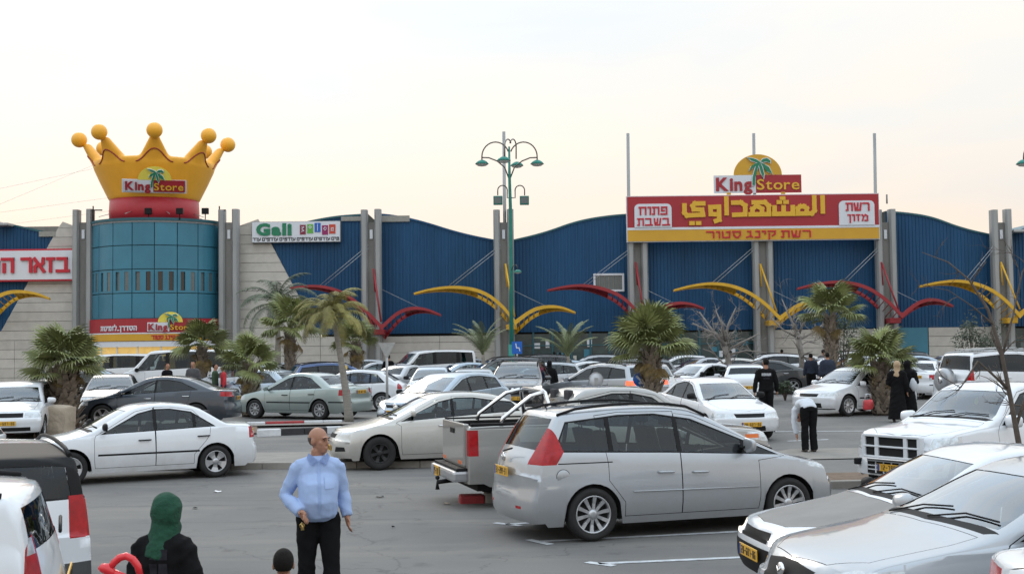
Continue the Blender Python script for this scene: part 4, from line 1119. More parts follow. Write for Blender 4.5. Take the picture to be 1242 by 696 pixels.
# raised beds behind the kerbs
def bed(name, quad, m, dz, kind='structure'):
    bm = bmesh.new(); c = [Vector(p) for p in quad]; n = 12; V = []
    for j in range(5):
        row = []
        for i in range(n + 1):
            p = (c[0] * (1 - i / n) + c[1] * i / n) * (1 - j / 4) + (c[3] * (1 - i / n) + c[2] * i / n) * j / 4
            row.append(bm.verts.new((p.x, p.y, gz(0, p.y) + dz)))
        V.append(row)
    for j in range(4):
        for i in range(n): bm.faces.new((V[j][i], V[j][i + 1], V[j + 1][i + 1], V[j + 1][i]))
    bmesh.ops.recalc_face_normals(bm, faces=bm.faces)
    return tag(bm_obj(name, bm, [m], smooth=True), kind=kind)
bed('island_paving', [H_(-100, 572), H_(547, 565), H_(560, 553), H_(-100, 558)], M['paving'], .115)
bed('soil_bed', [H_(1005, 591), H_(1290, 585), H_(1290, 575), H_(1000, 580)], M['soil'], .10)
bed('pavement', [H_(880, 560), H_(1290, 551), H_(1290, 541), H_(960, 545)], M['paving'], .02)
# striped kerbs round the palm bed
kerb_run('striped_kerb', H_(312, 529), H_(423, 524), ['kerb_white', 'kerb_black', 'kerb_black', 'kerb_white'], 4, 'black and white painted kerb behind the bald man in the blue shirt', h=.17, wd=.22)
kerb_run('striped_kerb', H_(-20, 527), H_(92, 524), ['kerb_red', 'kerb_white', 'kerb_white'], 3, 'red and white painted kerb beside the stone block, near the shaggy palm', h=.17, wd=.22)
kerb_run('striped_kerb', H_(298, 517), H_(415, 514), ['kerb_white', 'kerb_red', 'kerb_red', 'kerb_white', 'kerb_white'], 5, 'thin red and white kerb in front of the grey green saloon', h=.12, wd=.2)
kerb_run('striped_kerb', H_(96, 525), H_(112, 524), ['kerb_red'], 1, 'single dark red kerb stone right of the shaggy palm trunk', h=.16, wd=.2)
bed('soil_bed', [H_(20, 528), H_(312, 527), H_(312, 519), H_(20, 520)], M['soil'], .05)
bed('island_paving', [H_(300, 519), H_(440, 516), H_(440, 514), H_(300, 515)], M['paving'], .06)
# kerb stub behind the pickup
def stub():
    r = thing('kerb_stub', 'short red painted kerb end showing under the pickup tailgate', 'kerb', H_(583, 609))
    bm = bmesh.new(); box(bm, -.33, -.16, -.05, .05, .16, .12, bev=.03); bm_obj('kerb_stone', bm, [M['kerb_red']], r)
    bm = bmesh.new(); box(bm, .055, -.16, -.05, .9, .16, .15, bev=.03); bm_obj('kerb_stone', bm, [M['kerb_grey']], r); r.rotation_euler = (0, 0, .12)
stub()
def stone_block():
    bm = bmesh.new(); box(bm, -.42, -.35, -.05, .42, .35, .78, bev=.05); bmesh.ops.subdivide_edges(bm, edges=bm.edges, cuts=3, use_grid_fill=True)
    for v in bm.verts:
        v.co += Vector(noise.noise_vector(v.co * 2.3)) * .06; v.co.x += v.co.z * .03
    o = bm_obj('stone_block', bm, [M['rock']], smooth=False, loc=H_(67, 528)); tag(o, 'rough tan limestone block left of the shaggy palm trunk', 'stone')
stone_block()
# litter
def litter(px, py, s, m, lab):
    bm = bmesh.new(); bmesh.ops.create_grid(bm, x_segments=3, y_segments=3, size=s)
    for v in bm.verts: v.co.z = random.uniform(.005, .03); v.co.x *= random.uniform(.7, 1.3)
    o = bm_obj('litter', bm, [m], loc=H_(px, py) + Vector((0, 0, .004))); tag(o, lab, 'litter'); return o
litter(264, 597, .05, M['paper'], 'white scrap of paper on the asphalt below the white saloon')
litter(237, 617, .04, M['kerb_black'], 'dark scrap on the asphalt above the green headscarf')
litter(460, 603, .06, M['kerb_black'], 'dark flattened scrap on the asphalt right of the blue shirt')
litter(477, 640, .02, M['kerb_black'], 'tiny dark pebble on the open asphalt')
litter(541, 612, .05, M['rock'], 'dry leaf on the asphalt left of the pickup')

# ================================================================ STORE BUILDING
YB = 75.0
def bx(px, py=420, Y=YB):
    p = at(px, py, Y); return p.x, p.z
GB = gz(0, YB) - .05
store = thing('store_building', 'long blue metal clad store with wavy roofline, pale stone base and round teal tower', 'building', (0, YB, 0))
def sobj(name, bm, m, **k):
    o = bm_obj(name, bm, m if isinstance(m, list) else [m], None, **k); o.parent = store; o.matrix_parent_inverse = Matrix.Translation((0, -YB, 0)); return o
def corr_wall(x0, x1, topf, botf, y=YB, name='metal_cladding'):
    """ribbed sheet between two verticals: rib every 20 cm"""
    bm = bmesh.new(); pr = None; x = x0; k = 0; pitch = .21
    while x < x1 + 1e-6:
        for dx, dy in ((0, 0), (.13, 0), (.15, -.045), (.19, -.045)):
            xx = min(x1, x + dx)
            q = (bm.verts.new((xx, y + dy, botf(xx))), bm.verts.new((xx, y + dy, max(botf(xx) + .01, topf(xx)))))
            if pr: bm.faces.new((pr[0], q[0], q[1], pr[1]))
            pr = q
        x += pitch
    return sobj(name, bm, M['blue'])
def curve_px(pts):
    q = chaikin([bx(*p) for p in pts], 3); return lerpf(q)
zb_ = bx(621, 403)[1]
cl = lambda px: bx(px)[0]
bays = [(380, 447, [(300, 292), (345, 276), (400, 263), (447, 260)]),
        (461, 606, [(455, 260), (475, 261), (510, 268), (560, 284), (612, 294)]),
        (620, 767, [(612, 294), (660, 283), (700, 268), (745, 261), (775, 260)]),
        (779, 917, [(770, 261), (800, 264), (850, 280), (920, 288)]),
        (930, 1067, [(925, 288), (970, 280), (1020, 262), (1070, 257)]),
        (1078, 1206, [(1072, 257), (1095, 258), (1130, 263), (1165, 277), (1215, 288)]),
        (1220, 1330, [(1215, 288), (1245, 276), (1290, 262), (1340, 258)])]
for a, b, pts in bays:
    x0, x1 = cl(a), cl(b); tf = curve_px(pts)
    if a == 380:
        # the bay meets the stone along a steep diagonal
        dx0, dz0 = bx(312, 262); dx1, dz1 = bx(389, 409)
        diag = lambda x: dz0 + (dz1 - dz0) * (x - dx0) / (dx1 - dx0)
        corr_wall(cl(318), x1, tf, lambda x: max(zb_, min(tf(x) - .01, diag(x))))
    else: corr_wall(x0, x1, tf, lambda x: zb_)
    # flashing along the top and slab above
    bm = bmesh.new(); pr = None
    xs0 = cl(318) if a == 380 else x0
    for i in range(25):
        x = xs0 + (x1 - xs0) * i / 24; z = tf(x)
        q = [bm.verts.new((x, YB - .08, z - .07)), bm.verts.new((x, YB - .08, z + .05)), bm.verts.new((x, YB + 9, z + .05))]
        if pr:
            for k in range(2): bm.faces.new((pr[k], q[k], q[k + 1], pr[k + 1]))
        pr = q
    sobj('roof_edge', bm, M['teal_dark'] if a != 461 else M['blue'])
# left blue bay
dxa, dza = bx(68, 282); dxb, dzb = bx(-2, 409)
tfl = curve_px([(-60, 262), (-20, 268), (0, 270), (35, 277), (72, 286)])
corr_wall(cl(-60), cl(66), tfl, lambda x: zb_ if x < dxb else min(tfl(x) - .01, dzb + (dza - dzb) * (x - dxb) / (dxa - dxb)))
bm = bmesh.new(); pr = None
for i in range(14):
    x = cl(-60) + (cl(72) - cl(-60)) * i / 13; z = tfl(x); q = [bm.verts.new((x, YB - .08, z - .07)), bm.verts.new((x, YB - .08, z + .05)), bm.verts.new((x, YB + 9, z + .05))]
    if pr:
        for k in range(2): bm.faces.new((pr[k], q[k], q[k + 1], pr[k + 1]))
    pr = q
sobj('roof_edge', bm, M['teal_dark'])
# grey patches of flashing beside the pillars
for a, b, y0, y1 in ((414, 444, 262, 268), (463, 497, 261, 269), (48, 68, 280, 287)):
    bm = bmesh.new(); (xa, za), (xb2, zb2) = bx(a, y0), bx(b, y1); box(bm, xa, YB - .12, zb2, xb2, YB - .06, za - .05); sobj('patch_plate', bm, M['blue_trim'])
# stone cladding in courses
def stone(px0, px1, pytop, pybot, topf=None, left=None, right=None, course=11.3, y=YB - .10, seams=None):
    zt_, zb2 = bx(px0, pytop)[1], bx(px0, pybot)[1]; z = max(zb2, GB); h = course / 20.0; x0, x1 = cl(px0), cl(px1); k = 0
    while z < zt_ - .05:
        z1 = min(zt_, z + h); zz = (z + z1) / 2; a = x0 if left is None else max(x0, left(zz)); b = x1 if right is None else min(x1, right(zz))
        if b - a > .3:
            n = max(1, round((b - a) / 3.2)); off = 0
            for i in range(n):
                xa, xb2 = a + (b - a) * i / n, a + (b - a) * (i + 1) / n
                bm = bmesh.new()
                l0 = xa if (i or left is None) else max(x0, left(z)); l1 = xa if (i or left is None) else max(x0, left(z1))
                r0 = xb2 if (i < n - 1 or right is None) else min(x1, right(z)); r1 = xb2 if (i < n - 1 or right is None) else min(x1, right(z1))
                q = [(l0 + .01, z + .012), (r0 - .01, z + .012), (r1 - .01, z1 - .012), (l1 + .01, z1 - .012)]
                if topf: q = [(x, min(zq, topf(x))) for x, zq in q]
                if max(p[1] for p in q) - min(p[1] for p in q) > .04:
                    try: prism(bm, q, y - random.uniform(0, .012), y + .12)
                    except ValueError: pass
                    sobj('stone_panel', bm, M['stone'])
                else: bm.free()
        z = z1; k += 1
    bm = bmesh.new(); box(bm, x0, YB + .06, GB, x1, YB + .11, zt_ - .4); sobj('backing_wall', bm, M['conc'])
lf = lambda z: dxb + (z - dzb) * (dxa - dxb) / (dza - dzb)
topl = curve_px([(60, 290), (68, 277), (75, 267), (97, 276)])
topl = lerpf([bx(62, 290), bx(74, 268), bx(98, 277)])
zs_ = bx(0, 409)[1]
stone(-60, 97, 268, 480, left=lambda z: lf(z) if z > zs_ else -99, topf=lambda x: topl(x) if x > cl(62) else 99)
lerp_r = lerpf([bx(291, 274), bx(309, 265), bx(330, 268)])
stone(291, 389, 266, 480, right=lambda z: min(cl(389), cl(312) + (z - dz0) / (dz1 - dz0) * (cl(389) - cl(312))) if z > dz1 else 99, topf=lambda x: lerp_r(x))
stone(389, 447, 408, 480); stone(461, 606, 408, 480, course=12); stone(930, 1066, 400, 480, course=12); stone(1126, 1206, 397, 480, course=12)
# closed backing behind everything so nothing shows through
bm = bmesh.new(); box(bm, cl(-60), YB + .12, GB, cl(300), YB + .3, bx(0, 290)[1]); box(bm, cl(390), YB + .12, GB, cl(1330), YB + .3, bx(0, 300)[1]); box(bm, cl(330), YB + .12, bx(0, 330)[1], cl(391), YB + .3, bx(0, 300)[1]); sobj('inner_wall', bm, M['under'])
# shop front glass with teal mullions
def shopfront(px0, px1, n, lit=False, teal=True):
    x0, x1 = cl(px0), cl(px1); z1 = zb_; w_ = (x1 - x0) / n
    for i in range(n):
        bm = bmesh.new(); box(bm, x0 + w_ * i + .06, YB - .02, GB, x0 + w_ * (i + 1) - .06, YB + .02, z1 - .12); sobj('shop_window', bm, M['shopglass'])
    for i in range(n + 1):
        bm = bmesh.new(); box(bm, x0 + w_ * i - .055, YB - .10, GB, x0 + w_ * i + .055, YB + .05, z1 - .004); sobj('mullion', bm, M['teal_dark'])
    for zz in (.38, .72):
        bm = bmesh.new(); z = GB + (z1 - GB) * zz; box(bm, x0, YB - .085, z - .03, x1, YB + .03, z + .03); sobj('transom', bm, M['teal_dark'])
    # posters and shelves seen behind the glass
    for i in range(n * 3):
        x = random.uniform(x0, x1 - .5); z = random.uniform(GB + .6, z1 - .9); bm = bmesh.new(); box(bm, x, YB - .035 - i * .0007, z, x + random.uniform(.2, .5), YB - .03, z + random.uniform(.15, .5)); sobj('poster', bm, M[random.choice(['greywin', 'signwhite', 'teal', 'greywin', 'stone'])])
shopfront(624, 762, 6); shopfront(782, 915, 6); shopfront(1222, 1300, 3)
bm = bmesh.new(); (xa, _), (xb2, _) = bx(1079), bx(1125); box(bm, xa, YB - .12, GB, xb2, YB + .1, zb_ - .004); sobj('teal_wall_panel', bm, M['teal'])
# window in the blue wall
(xa, za), (xb2, zb2) = bx(719.5, 332), bx(757, 353.5)
bm = bmesh.new(); box(bm, xa + .1, YB - .10, zb2 + .1, xb2 - .1, YB - .05, za - .1)
fw = sobj('wall_window', bm, M['greywin'])
for q in ((xa, zb2, xb2, zb2 + .12), (xa, za - .12, xb2, za), (xa, zb2 + .12, xa + .12, za - .12), (xb2 - .12, zb2 + .12, xb2, za - .12)):
    bm = bmesh.new(); box(bm, q[0], YB - .16, q[1], q[2], YB - .05, q[3]); sobj('window_frame', bm, M['signwhite'])
for t in (.2, .35, .5, .65, .8):
    bm = bmesh.new(); x = xa + (xb2 - xa) * t; box(bm, x - .025, YB - .13, zb2 + .12, x + .025, YB - .10, za - .12); sobj('window_bar', bm, M['conc'])
# pillar pairs
def pillar_pair(px, tall=0, wl=9.0, gap=8.0, top=256.5, tz=None):
    zt_ = bx(px, top)[1]; x = cl(px)
    for sg in (-1, 1):
        xx = x + sg * .41; r = .20; bm = bmesh.new()
        prof = [(xx - r, YB - .55), (xx - r, YB - .95), (xx - r * .55, YB - 1.10), (xx + r * .55, YB - 1.10), (xx + r, YB - .95), (xx + r, YB - .55)]
        prism(bm, prof, GB, zt_ + (.0 if sg < 0 else .03), 'XY'); sobj('pillar', bm, M['pillar'], smooth=False)
    bm = bmesh.new(); box(bm, x - .215, YB - .78, GB, x + .215, YB + .0, zt_ - .75); sobj('pillar_web', bm, M['conc'])
    bm = bmesh.new(); box(bm, x - .09, YB - .86, zt_ - 1.75, x + .09, YB - .79, zt_ - 1.2, bev=.02); sobj('wall_lamp', bm, M['signwhite'])
    for z in (zt_ - 2.6,):
        bm = bmesh.new(); box(bm, x - .5, YB - 1.0, z, x - .36, YB - .9, z + .16); sobj('bracket', bm, M['black'])
for px in (106, 281.5, 453, 612.5, 773.5, 924, 1072.5, 1212): pillar_pair(px)
for (px, pt, pb, Y) in ((611, 160, 258, YB - .6), (761.5, 162, 262, YB - .6), (914, 162, 262, YB - .6), (1060.5, 162, 262, YB - .6)):
    x, z1 = at(px, pt, Y).x, at(px, pt, Y).z; bm = bmesh.new(); tube(bm, [(at(px, pb, Y).x + .05, Y, bx(px, pb + 90)[1]), (x, Y, z1)], .10, 10); sobj('roof_mast', bm, M['pillar'])
bm = bmesh.new(); p = at(1075.5, 236, YB - .9); tube(bm, [(p.x, YB - .9, bx(0, 262)[1]), (p.x, YB - .9, p.z)], .05, 8); sobj('roof_mast', bm, M['conc'])
# guy cables from pillars to wings
def cable(p, q, name='stay_cable', r=.016, owner=None, m='galv'):
    bm = bmesh.new(); tube(bm, [at(*p), at(*q)], r, 5); return sobj(name, bm, M[m]) if owner is None else None
for x, xl in ((447, 388), (607, 545), (770, 706), (917, 860), (1068, 1017), (1206, 1165)):
    for d in (0, 4): cable((x, 297 + d, YB - 1.0), (xl + d * 1.4, 346, YB - 1.6))
for x in (461, 618, 781, 932, 1080): cable((x, 350, YB - 1.0), (x + 46, 372, YB - 1.6), r=.012)

# ---------------------------------------------------------------- teal tower
TC = Vector((at(195, 300, YB + 1).x, YB + 1.0)); TR = 4.05
rows = [at(195, y, YB - 3.0).z for y in (474, 440, 414, 386, 355, 326, 297, 267)]
rows[0] = GB
TURN = 16.0
def tower_pt(a, r, z): return (TC.x + r * math.sin(R(a + TURN)), TC.y - r * math.cos(R(a + TURN)), z)
def curved_panel(name, a0, a1, z0, z1, r, th, m, n=4, own=None):
    bm = bmesh.new(); F = []
    for i in range(n + 1):
        a = a0 + (a1 - a0) * i / n; F.append([bm.verts.new(tower_pt(a, rr, z)) for rr, z in ((r, z0), (r, z1), (r - th, z1), (r - th, z0))])
    for i in range(n):
        for k in range(4): bm.faces.new((F[i][k], F[i][(k + 1) % 4], F[i + 1][(k + 1) % 4], F[i + 1][k]))
    bm.faces.new(F[0][::-1]); bm.faces.new(F[-1]); bmesh.ops.recalc_face_normals(bm, faces=bm.faces)
    if own:
        return bm_obj(name, bm, [m], own)
    return sobj(name, bm, m)
step = 18.4; angs = [-78.8 + step * i for i in range(9)]
for i in range(8):
    a0, a1 = angs[i] + .35, angs[i + 1] - .35
    for j in range(3, 7):
        z0, z1 = rows[j] + .025, rows[j + 1] - .025
        if j == 4 and i > -1:      # row with the tall slots
            h = .12; ac = (a0 + a1) / 2; s_ = 4.0
            curved_panel('teal_panel', a0, a1, z0, z0 + h, TR, .08, M['teal']); curved_panel('teal_panel', a0, a1, z1 - h, z1, TR, .08, M['teal'])
            for u, v in ((a0, a0 + 2.6), (a0 + 6.4, a1 - 6.4), (a1 - 2.6, a1)): curved_panel('teal_panel', u, v, z0 + h, z1 - h, TR, .08, M['teal'], 2)
            for u, v, w_ in ((a0 + 2.6, a0 + 6.4, 0), (a1 - 6.4, a1 - 2.6, 1)):
                if w_ == 0 or i in (3, 4): curved_panel('slot_window', u, v, z0 + h, z1 - h, TR - .10, .03, M['darkwin' if (i * 2 + w_) in (7, 8, 9, 10) else 'greywin'], 2)
                else: curved_panel('slot_window', u, v, z0 + h, z1 - h, TR - .03, .03, M['greywin'], 2)
        else: curved_panel('teal_panel', a0, a1, z0, z1, TR, .08, M['teal'])
curved_panel('tower_wall', -80, 80, GB, rows[7] - .02, TR - .14, .2, M['teal_dark'], 24)
curved_panel('tower_rim', -82, 82, rows[7], rows[7] + .16, TR + .10, 1.2, M['teal_dark'], 24)
for a, b in ((114.5, 120), (270, 276)):
    bm = bmesh.new(); box(bm, cl(a), YB - .3, GB, cl(b), YB + .2, rows[7] - .15); sobj('flank_panel', bm, M['teal'])
bm = bmesh.new(); prism(bm, [(TC.x + (TR + .05) * math.sin(R(a)), TC.y - (TR + .05) * math.cos(R(a))) for a in range(-82, 279, 8)], rows[7] - .1, rows[7] + .05, 'XY'); sobj('tower_roof', bm, M['tar'])
# lit entrance windows below the band
for i in range(7):
    a0, a1 = angs[i] + 6, angs[i + 1] + 5
    curved_panel('lit_window', a0, a1, rows[1] - .8, rows[2] - .30, TR + .02, .05, M['warm'], 3)
    curved_panel('window_post', a1, a1 + .9, GB, rows[2] - .30, TR + .08, .12, M['signwhite'], 1)
curved_panel('entrance_beam', -70, 70, rows[2] - .30, rows[2] + .02, TR + .16, .3, M['signwhite'], 24)
# floodlights and bits on the tower roof
for px in (180, 218, 249):
    p = at(px, 257, TC.y - 3.6); bm = bmesh.new(); box(bm, p.x - .20, p.y - .12, p.z - .14, p.x + .20, p.y + .08, p.z + .22, bev=.03)
    o = bm_obj('floodlight', bm, [M['black']]); bm = bmesh.new(); tube(bm, [(p.x, p.y, p.z - .12), (p.x, p.y, rows[7] + .05)], .03, 6); bm_obj('bracket', bm, [M['black']], o)
    tag(o, {180: 'black floodlight on the tower rim, leftmost of three below the crown', 218: 'black floodlight on the tower rim, middle of three below the crown', 249: 'black floodlight on the tower rim, right of the red crown base'}[px], 'floodlight', 'floodlights on the tower rim')
def wire(name, pts, lab, r=.02, m='conc', cat='cable'):
    bm = bmesh.new(); tube(bm, [at(*p) for p in pts], r, 5); o = bm_obj(name, bm, [M[m]]); tag(o, lab, cat); return o
for k, (a, b) in enumerate((((132, 240, 73), (-10, 259, 60)), ((133, 256, 73), (-10, 275, 60)), ((114, 200, 74), (-10, 252, 58)), ((112, 205, 74), (-10, 231, 58)))):
    wire('guy_wire', [a, b], ['thin guy wire from the neck of the crown to the left', 'thin guy wire from the red crown base, lowest of the four', 'thin guy wire from the crown rim, steepest of the four', 'thin guy wire from the crown rim, flattest of the four'][k], .005)
for x0, x1 in ((113, 124), (266, 274)):
    bm = bmesh.new(); tube(bm, [at(x0, 255, 74), at(x1, 255, 74)], .04, 5); tube(bm, [at(x0, 250, 74), at(x0, 268, 74)], .04, 5); o = bm_obj('tie_bracket', bm, [M['black']]); o.parent = store; o.matrix_parent_inverse = Matrix.Translation((0, -YB, 0))
# roof lights at the left and far right of the roofs
for px, py in ((3, 273), (1236, 281)):
    p = at(px, py, YB - .6); bm = bmesh.new(); box(bm, p.x - .5, p.y - .5, p.z - .06, p.x + .5, p.y + .5, p.z + .10, bev=.03); o = bm_obj('roof_light', bm, [M['galv']]); o.parent = store; o.matrix_parent_inverse = Matrix.Translation((0, -YB, 0))

# ---------------------------------------------------------------- inflatable crown
def remesh(bm, vox, smooth=3, name='tmp'):
    me = bpy.data.meshes.new(name); bm.to_mesh(me); bm.free(); o = bpy.data.objects.new(name, me); link(o)
    m = o.modifiers.new('r', 'REMESH'); m.mode = 'VOXEL'; m.voxel_size = vox
    if smooth:
        s_ = o.modifiers.new('s', 'SMOOTH'); s_.iterations = smooth; s_.factor = .5
    bpy.context.view_layer.update(); dg = bpy.context.evaluated_depsgraph_get(); r = bpy.data.meshes.new_from_object(o.evaluated_get(dg))
    bpy.data.objects.remove(o); bpy.data.meshes.remove(me)
    r.polygons.foreach_set('use_smooth', [True] * len(r.polygons)); return r
from mathutils.bvhtree import BVHTree
CC = Vector((at(187.5, 240, 75).x, 75.0)); zc0 = at(187, 240, 75 - 2.6).z; zball = at(188, 157, 70.8).z - .0
crown = thing('inflatable_crown', 'giant yellow inflatable crown with ball tipped points on a red base', 'inflatable crown', (CC.x, CC.y, rows[7] + .05))
cz = rows[7] + .05
h1 = zc0 - cz
bm = bmesh.new(); lathe(bm, [(2.35, 0), (2.62, .05), (2.66, h1 * .5), (2.62, h1 + .1), (2.3, h1 + .2)], 40); bm_obj('red_base', bm, [M['crownred']], crown, smooth=True)
for k in range(8):
    a = R(45 * k + 15); bm = bmesh.new(); tube(bm, [(2.66 * math.sin(a), -2.66 * math.cos(a), h1 * .4), (3.3 * math.sin(a), -3.3 * math.cos(a), h1 * .25)], .02, 5); bm_obj('tie_strap', bm, [M['galv']], crown)
bm = bmesh.new(); hv = at(187, 189, 71.4).z - zc0; hb = zball - zc0
RC = lambda z: 2.66 + .445 * z
lathe(bm, [(1.2, h1), (2.5, h1), (2.66, h1 + .10), (RC(hv * .5), h1 + hv * .5), (RC(hv * .86), h1 + hv * .86), (RC(hv) - .1, h1 + hv * 1.0), (RC(hv) - .36, h1 + hv * 1.05), (RC(hv) - .8, h1 + hv * .9), (2.3, h1 + hv * .4), (1.9, h1 + .2), (1.2, h1)], 64)
for k in range(8):
    a = R(45 * k); ca, sa = math.sin(a), -math.cos(a)
    P_ = lambda r, z: Vector((r * ca, r * sa, z))
    # a point: wide and flat at the foot, narrow at the tip
    n = 10; rings = []; tan = Vector((math.cos(a), math.sin(a), 0))
    for i in range(n + 1):
        t = i / n; zz = .55 * hv + (hb - .3 - .55 * hv) * t; th = .27 + .42 * (1 - t); r = RC(zz) - th + .03 - .10 * (1 - t); z = h1 + zz; wd = .27 + 1.25 * (1 - t) ** 1.05
        rings.append([bm.verts.new(P_(r, z) + tan * wd * math.cos(q) + P_(1, 0).normalized() * th * math.sin(q)) for q in [2 * math.pi * j / 14 for j in range(14)]])
    for i in range(n):
        for j in range(14): bm.faces.new((rings[i][j], rings[i][(j + 1) % 14], rings[i + 1][(j + 1) % 14], rings[i + 1][j]))
    bm.faces.new(rings[0]); bm.faces.new(rings[-1])
bmesh.ops.recalc_face_normals(bm, faces=bm.faces)
me = remesh(bm, .09, 5, 'crown_body'); mesh_obj('crown_body', me, [M['crown']], crown)
crown.rotation_euler = (0, 0, R(TURN))
bt = BVHTree.FromPolygons([v.co for v in me.vertices], [p.vertices for p in me.polygons])
for k in range(8):
    a = R(45 * k); bm = bmesh.new(); r = bmesh.ops.create_uvsphere(bm, u_segments=20, v_segments=14, radius=.46)
    for f in bm.faces: f.smooth = True
    bm_obj('ball', bm, [M['crown']], crown, loc=(4.36 * math.sin(a), -4.36 * math.cos(a), h1 + hb - .05))
    pts = []
    for i in range(-12, 13):
        u = i / 12; aa = a + R(17 * u); zz = h1 + hv * (.88 + .30 * (.5 + .5 * math.cos(u * math.pi)))
        hit_ = bt.ray_cast(Vector((6.5 * math.sin(aa), -6.5 * math.cos(aa), zz)), Vector((-math.sin(aa), math.cos(aa), 0)))
        if hit_[0] is not None and hit_[0].xy.length > 3.0: pts.append(hit_[0] + (hit_[0] * Vector((1, 1, 0))).normalized() * .012)
    if len(pts) > 4: bm = bmesh.new(); tube(bm, pts, .042, 6); bm_obj('red_line', bm, [M['crownline']], crown)

# ---------------------------------------------------------------- lettering
def ribbon(bm, pts, wd, dep, z0=0., mi=0, ends=.5):
    """flat stroke letter limb: boxes laid along a polyline in the XZ plane, facing -Y"""
    for i in range(len(pts) - 1):
        a, b = Vector(pts[i]), Vector(pts[i + 1]); d = (b - a); L_ = d.length; d.normalize(); n = Vector((-d.y, d.x)) * wd / 2; a2 = a - d * wd * (.5 if i else ends); b2 = b + d * wd * (.5 if i < len(pts) - 2 else ends)
        q = [a2 - n, b2 - n, b2 + n, a2 + n]; dd = dep + z0 + i * .003
        prism(bm, [tuple(p) for p in q], -dd, 0.0, 'XZ', mi)
HEB = {'ב': [[(.05, 1), (.75, 1), (.75, 0)], [(0, 0), (.95, 0)]], 'ז': [[(.1, 1), (.6, 1)], [(.35, 1), (.35, 0)]], 'א': [[(0, 1), (.8, 0)], [(.75, 1), (.72, .65), (.5, .45)], [(.3, .62), (.06, .35), (.06, 0)]],
 'ר': [[(0, 1), (.65, 1), (.75, .85), (.75, 0)]], 'ה': [[(0, 1), (.75, 1), (.75, 0)], [(.12, .58), (.12, 0)]], 'ת': [[(0, 1), (.78, 1), (.78, 0)], [(.18, .95), (.18, 0), (0, 0)]],
 'ש': [[(0, 1), (.12, 0), (.78, 0), (.9, 1)], [(.47, 1), (.42, .32), (.15, .32)]], 'ק': [[(0, 1), (.75, 1), (.7, .5), (.45, .25)], [(.1, .55), (.1, -.35)]], 'י': [[(0, 1), (.3, 1), (.3, .6)]],
 'נ': [[(.1, 1), (.45, 1), (.45, 0), (0, 0)]], 'ג': [[(.1, 1), (.4, 1), (.42, .25), (.6, 0)], [(.42, .25), (0, 0)]], 'ס': [[(0, 1), (.8, 1), (.8, .4), (.55, 0), (.32, 0), (.1, .4), (.1, .95)]],
 'ט': [[(.05, 1), (.1, 0), (.8, 0), (.85, 1), (.5, .95)]], 'ו': [[(0, 1), (.3, 1), (.3, 0)]], 'פ': [[(.4, .5), (.1, .5), (.1, 1), (.75, 1), (.75, 0), (0, 0)]], 'ח': [[(0, 1), (.85, 1), (.85, 0)], [(.14, .95), (.14, 0)]],
 'מ': [[(0, 1), (.25, .7), (.05, 0)], [(.25, .75), (.5, 1), (.82, .8), (.82, 0), (.45, 0)]], 'ם': [[(.1, 1), (.8, 1), (.8, 0), (.1, 0), (.1, .95)]], 'ן': [[(0, 1), (.3, 1), (.3, -.35)]],
 'ע': [[(.05, 1), (.35, .2)], [(.8, 1), (.72, .3), (0, -.12)]], 'ד': [[(0, 1), (.85, 1)], [(.66, .95), (.66, 0)]], 'ל': [[(.1, 1.4), (.1, 1), (.65, 1), (.65, .6), (.35, 0)]], '.': [[(.1, .02), (.16, .02)]]}
def hebrew(parent, text, x0, x1, zb2, h, m, y=0., st=.19, dep=.05, slant=0.):
    """text given in reading order; laid right to left between x0 and x1"""
    ws = [(.38 if c == ' ' else max(p[0] for s_ in HEB[c] for p in s_) - min(p[0] for s_ in HEB[c] for p in s_) + .34) for c in text]
    k = (x1 - x0) / sum(ws); x = x1
    for c, w_ in zip(text, ws):
        x -= w_ * k
        if c == ' ': continue
        mn = min(p[0] for s_ in HEB[c] for p in s_); bm = bmesh.new()
        for j, s_ in enumerate(HEB[c]):
            ribbon(bm, [(x + (p[0] - mn + .17) * k + slant * p[1] * h, zb2 + (st / 2 + p[1] * (1 - st)) * h) for p in s_], st * h, dep, j * .004)
        bm_obj('letter', bm, [m], parent, loc=(0, y, 0))
def latin(parent, text, x0, x1, zb2, h, m, y=0., bold=.02, dep=.05, each=True, mats=None):
    """one mesh per letter, from the built-in font"""
    c = bpy.data.curves.new('t', 'FONT'); o = bpy.data.objects.new('t', c); link(o); X = []; x = 0; res = []
    for ch in text:
        c.body = ch; c.size = 1; c.offset = bold; c.extrude = .02; c.resolution_u = 3
        bpy.context.view_layer.update(); me = bpy.data.meshes.new_from_object(o.evaluated_get(bpy.context.evaluated_depsgraph_get()))
        xs = [v.co.x for v in me.vertices]
        wd = max(xs) - min(xs); res.append((me, x - min(xs))); x += wd + .07
    bpy.data.objects.remove(o); k = (x1 - x0) / (x - .07)
    for i, (me, dx) in enumerate(res):
        for v in me.vertices:
            u, w_, d = (v.co.x + dx) * k, v.co.y / .72 * h, v.co.z
            v.co = Vector((x0 + u, -dep if d > 0 else 0, zb2 + w_))
        me.name = 'letter'; mesh_obj('letter', me, [mats[i] if mats else m], parent, loc=(0, y, 0))
def board(parent, name, x0, z0, x1, z1, y, dep, m, bev=0):
    bm = bmesh.new(); box(bm, x0, y - dep, z0, x1, y, z1, bev=bev); return bm_obj(name, bm, [m], parent)
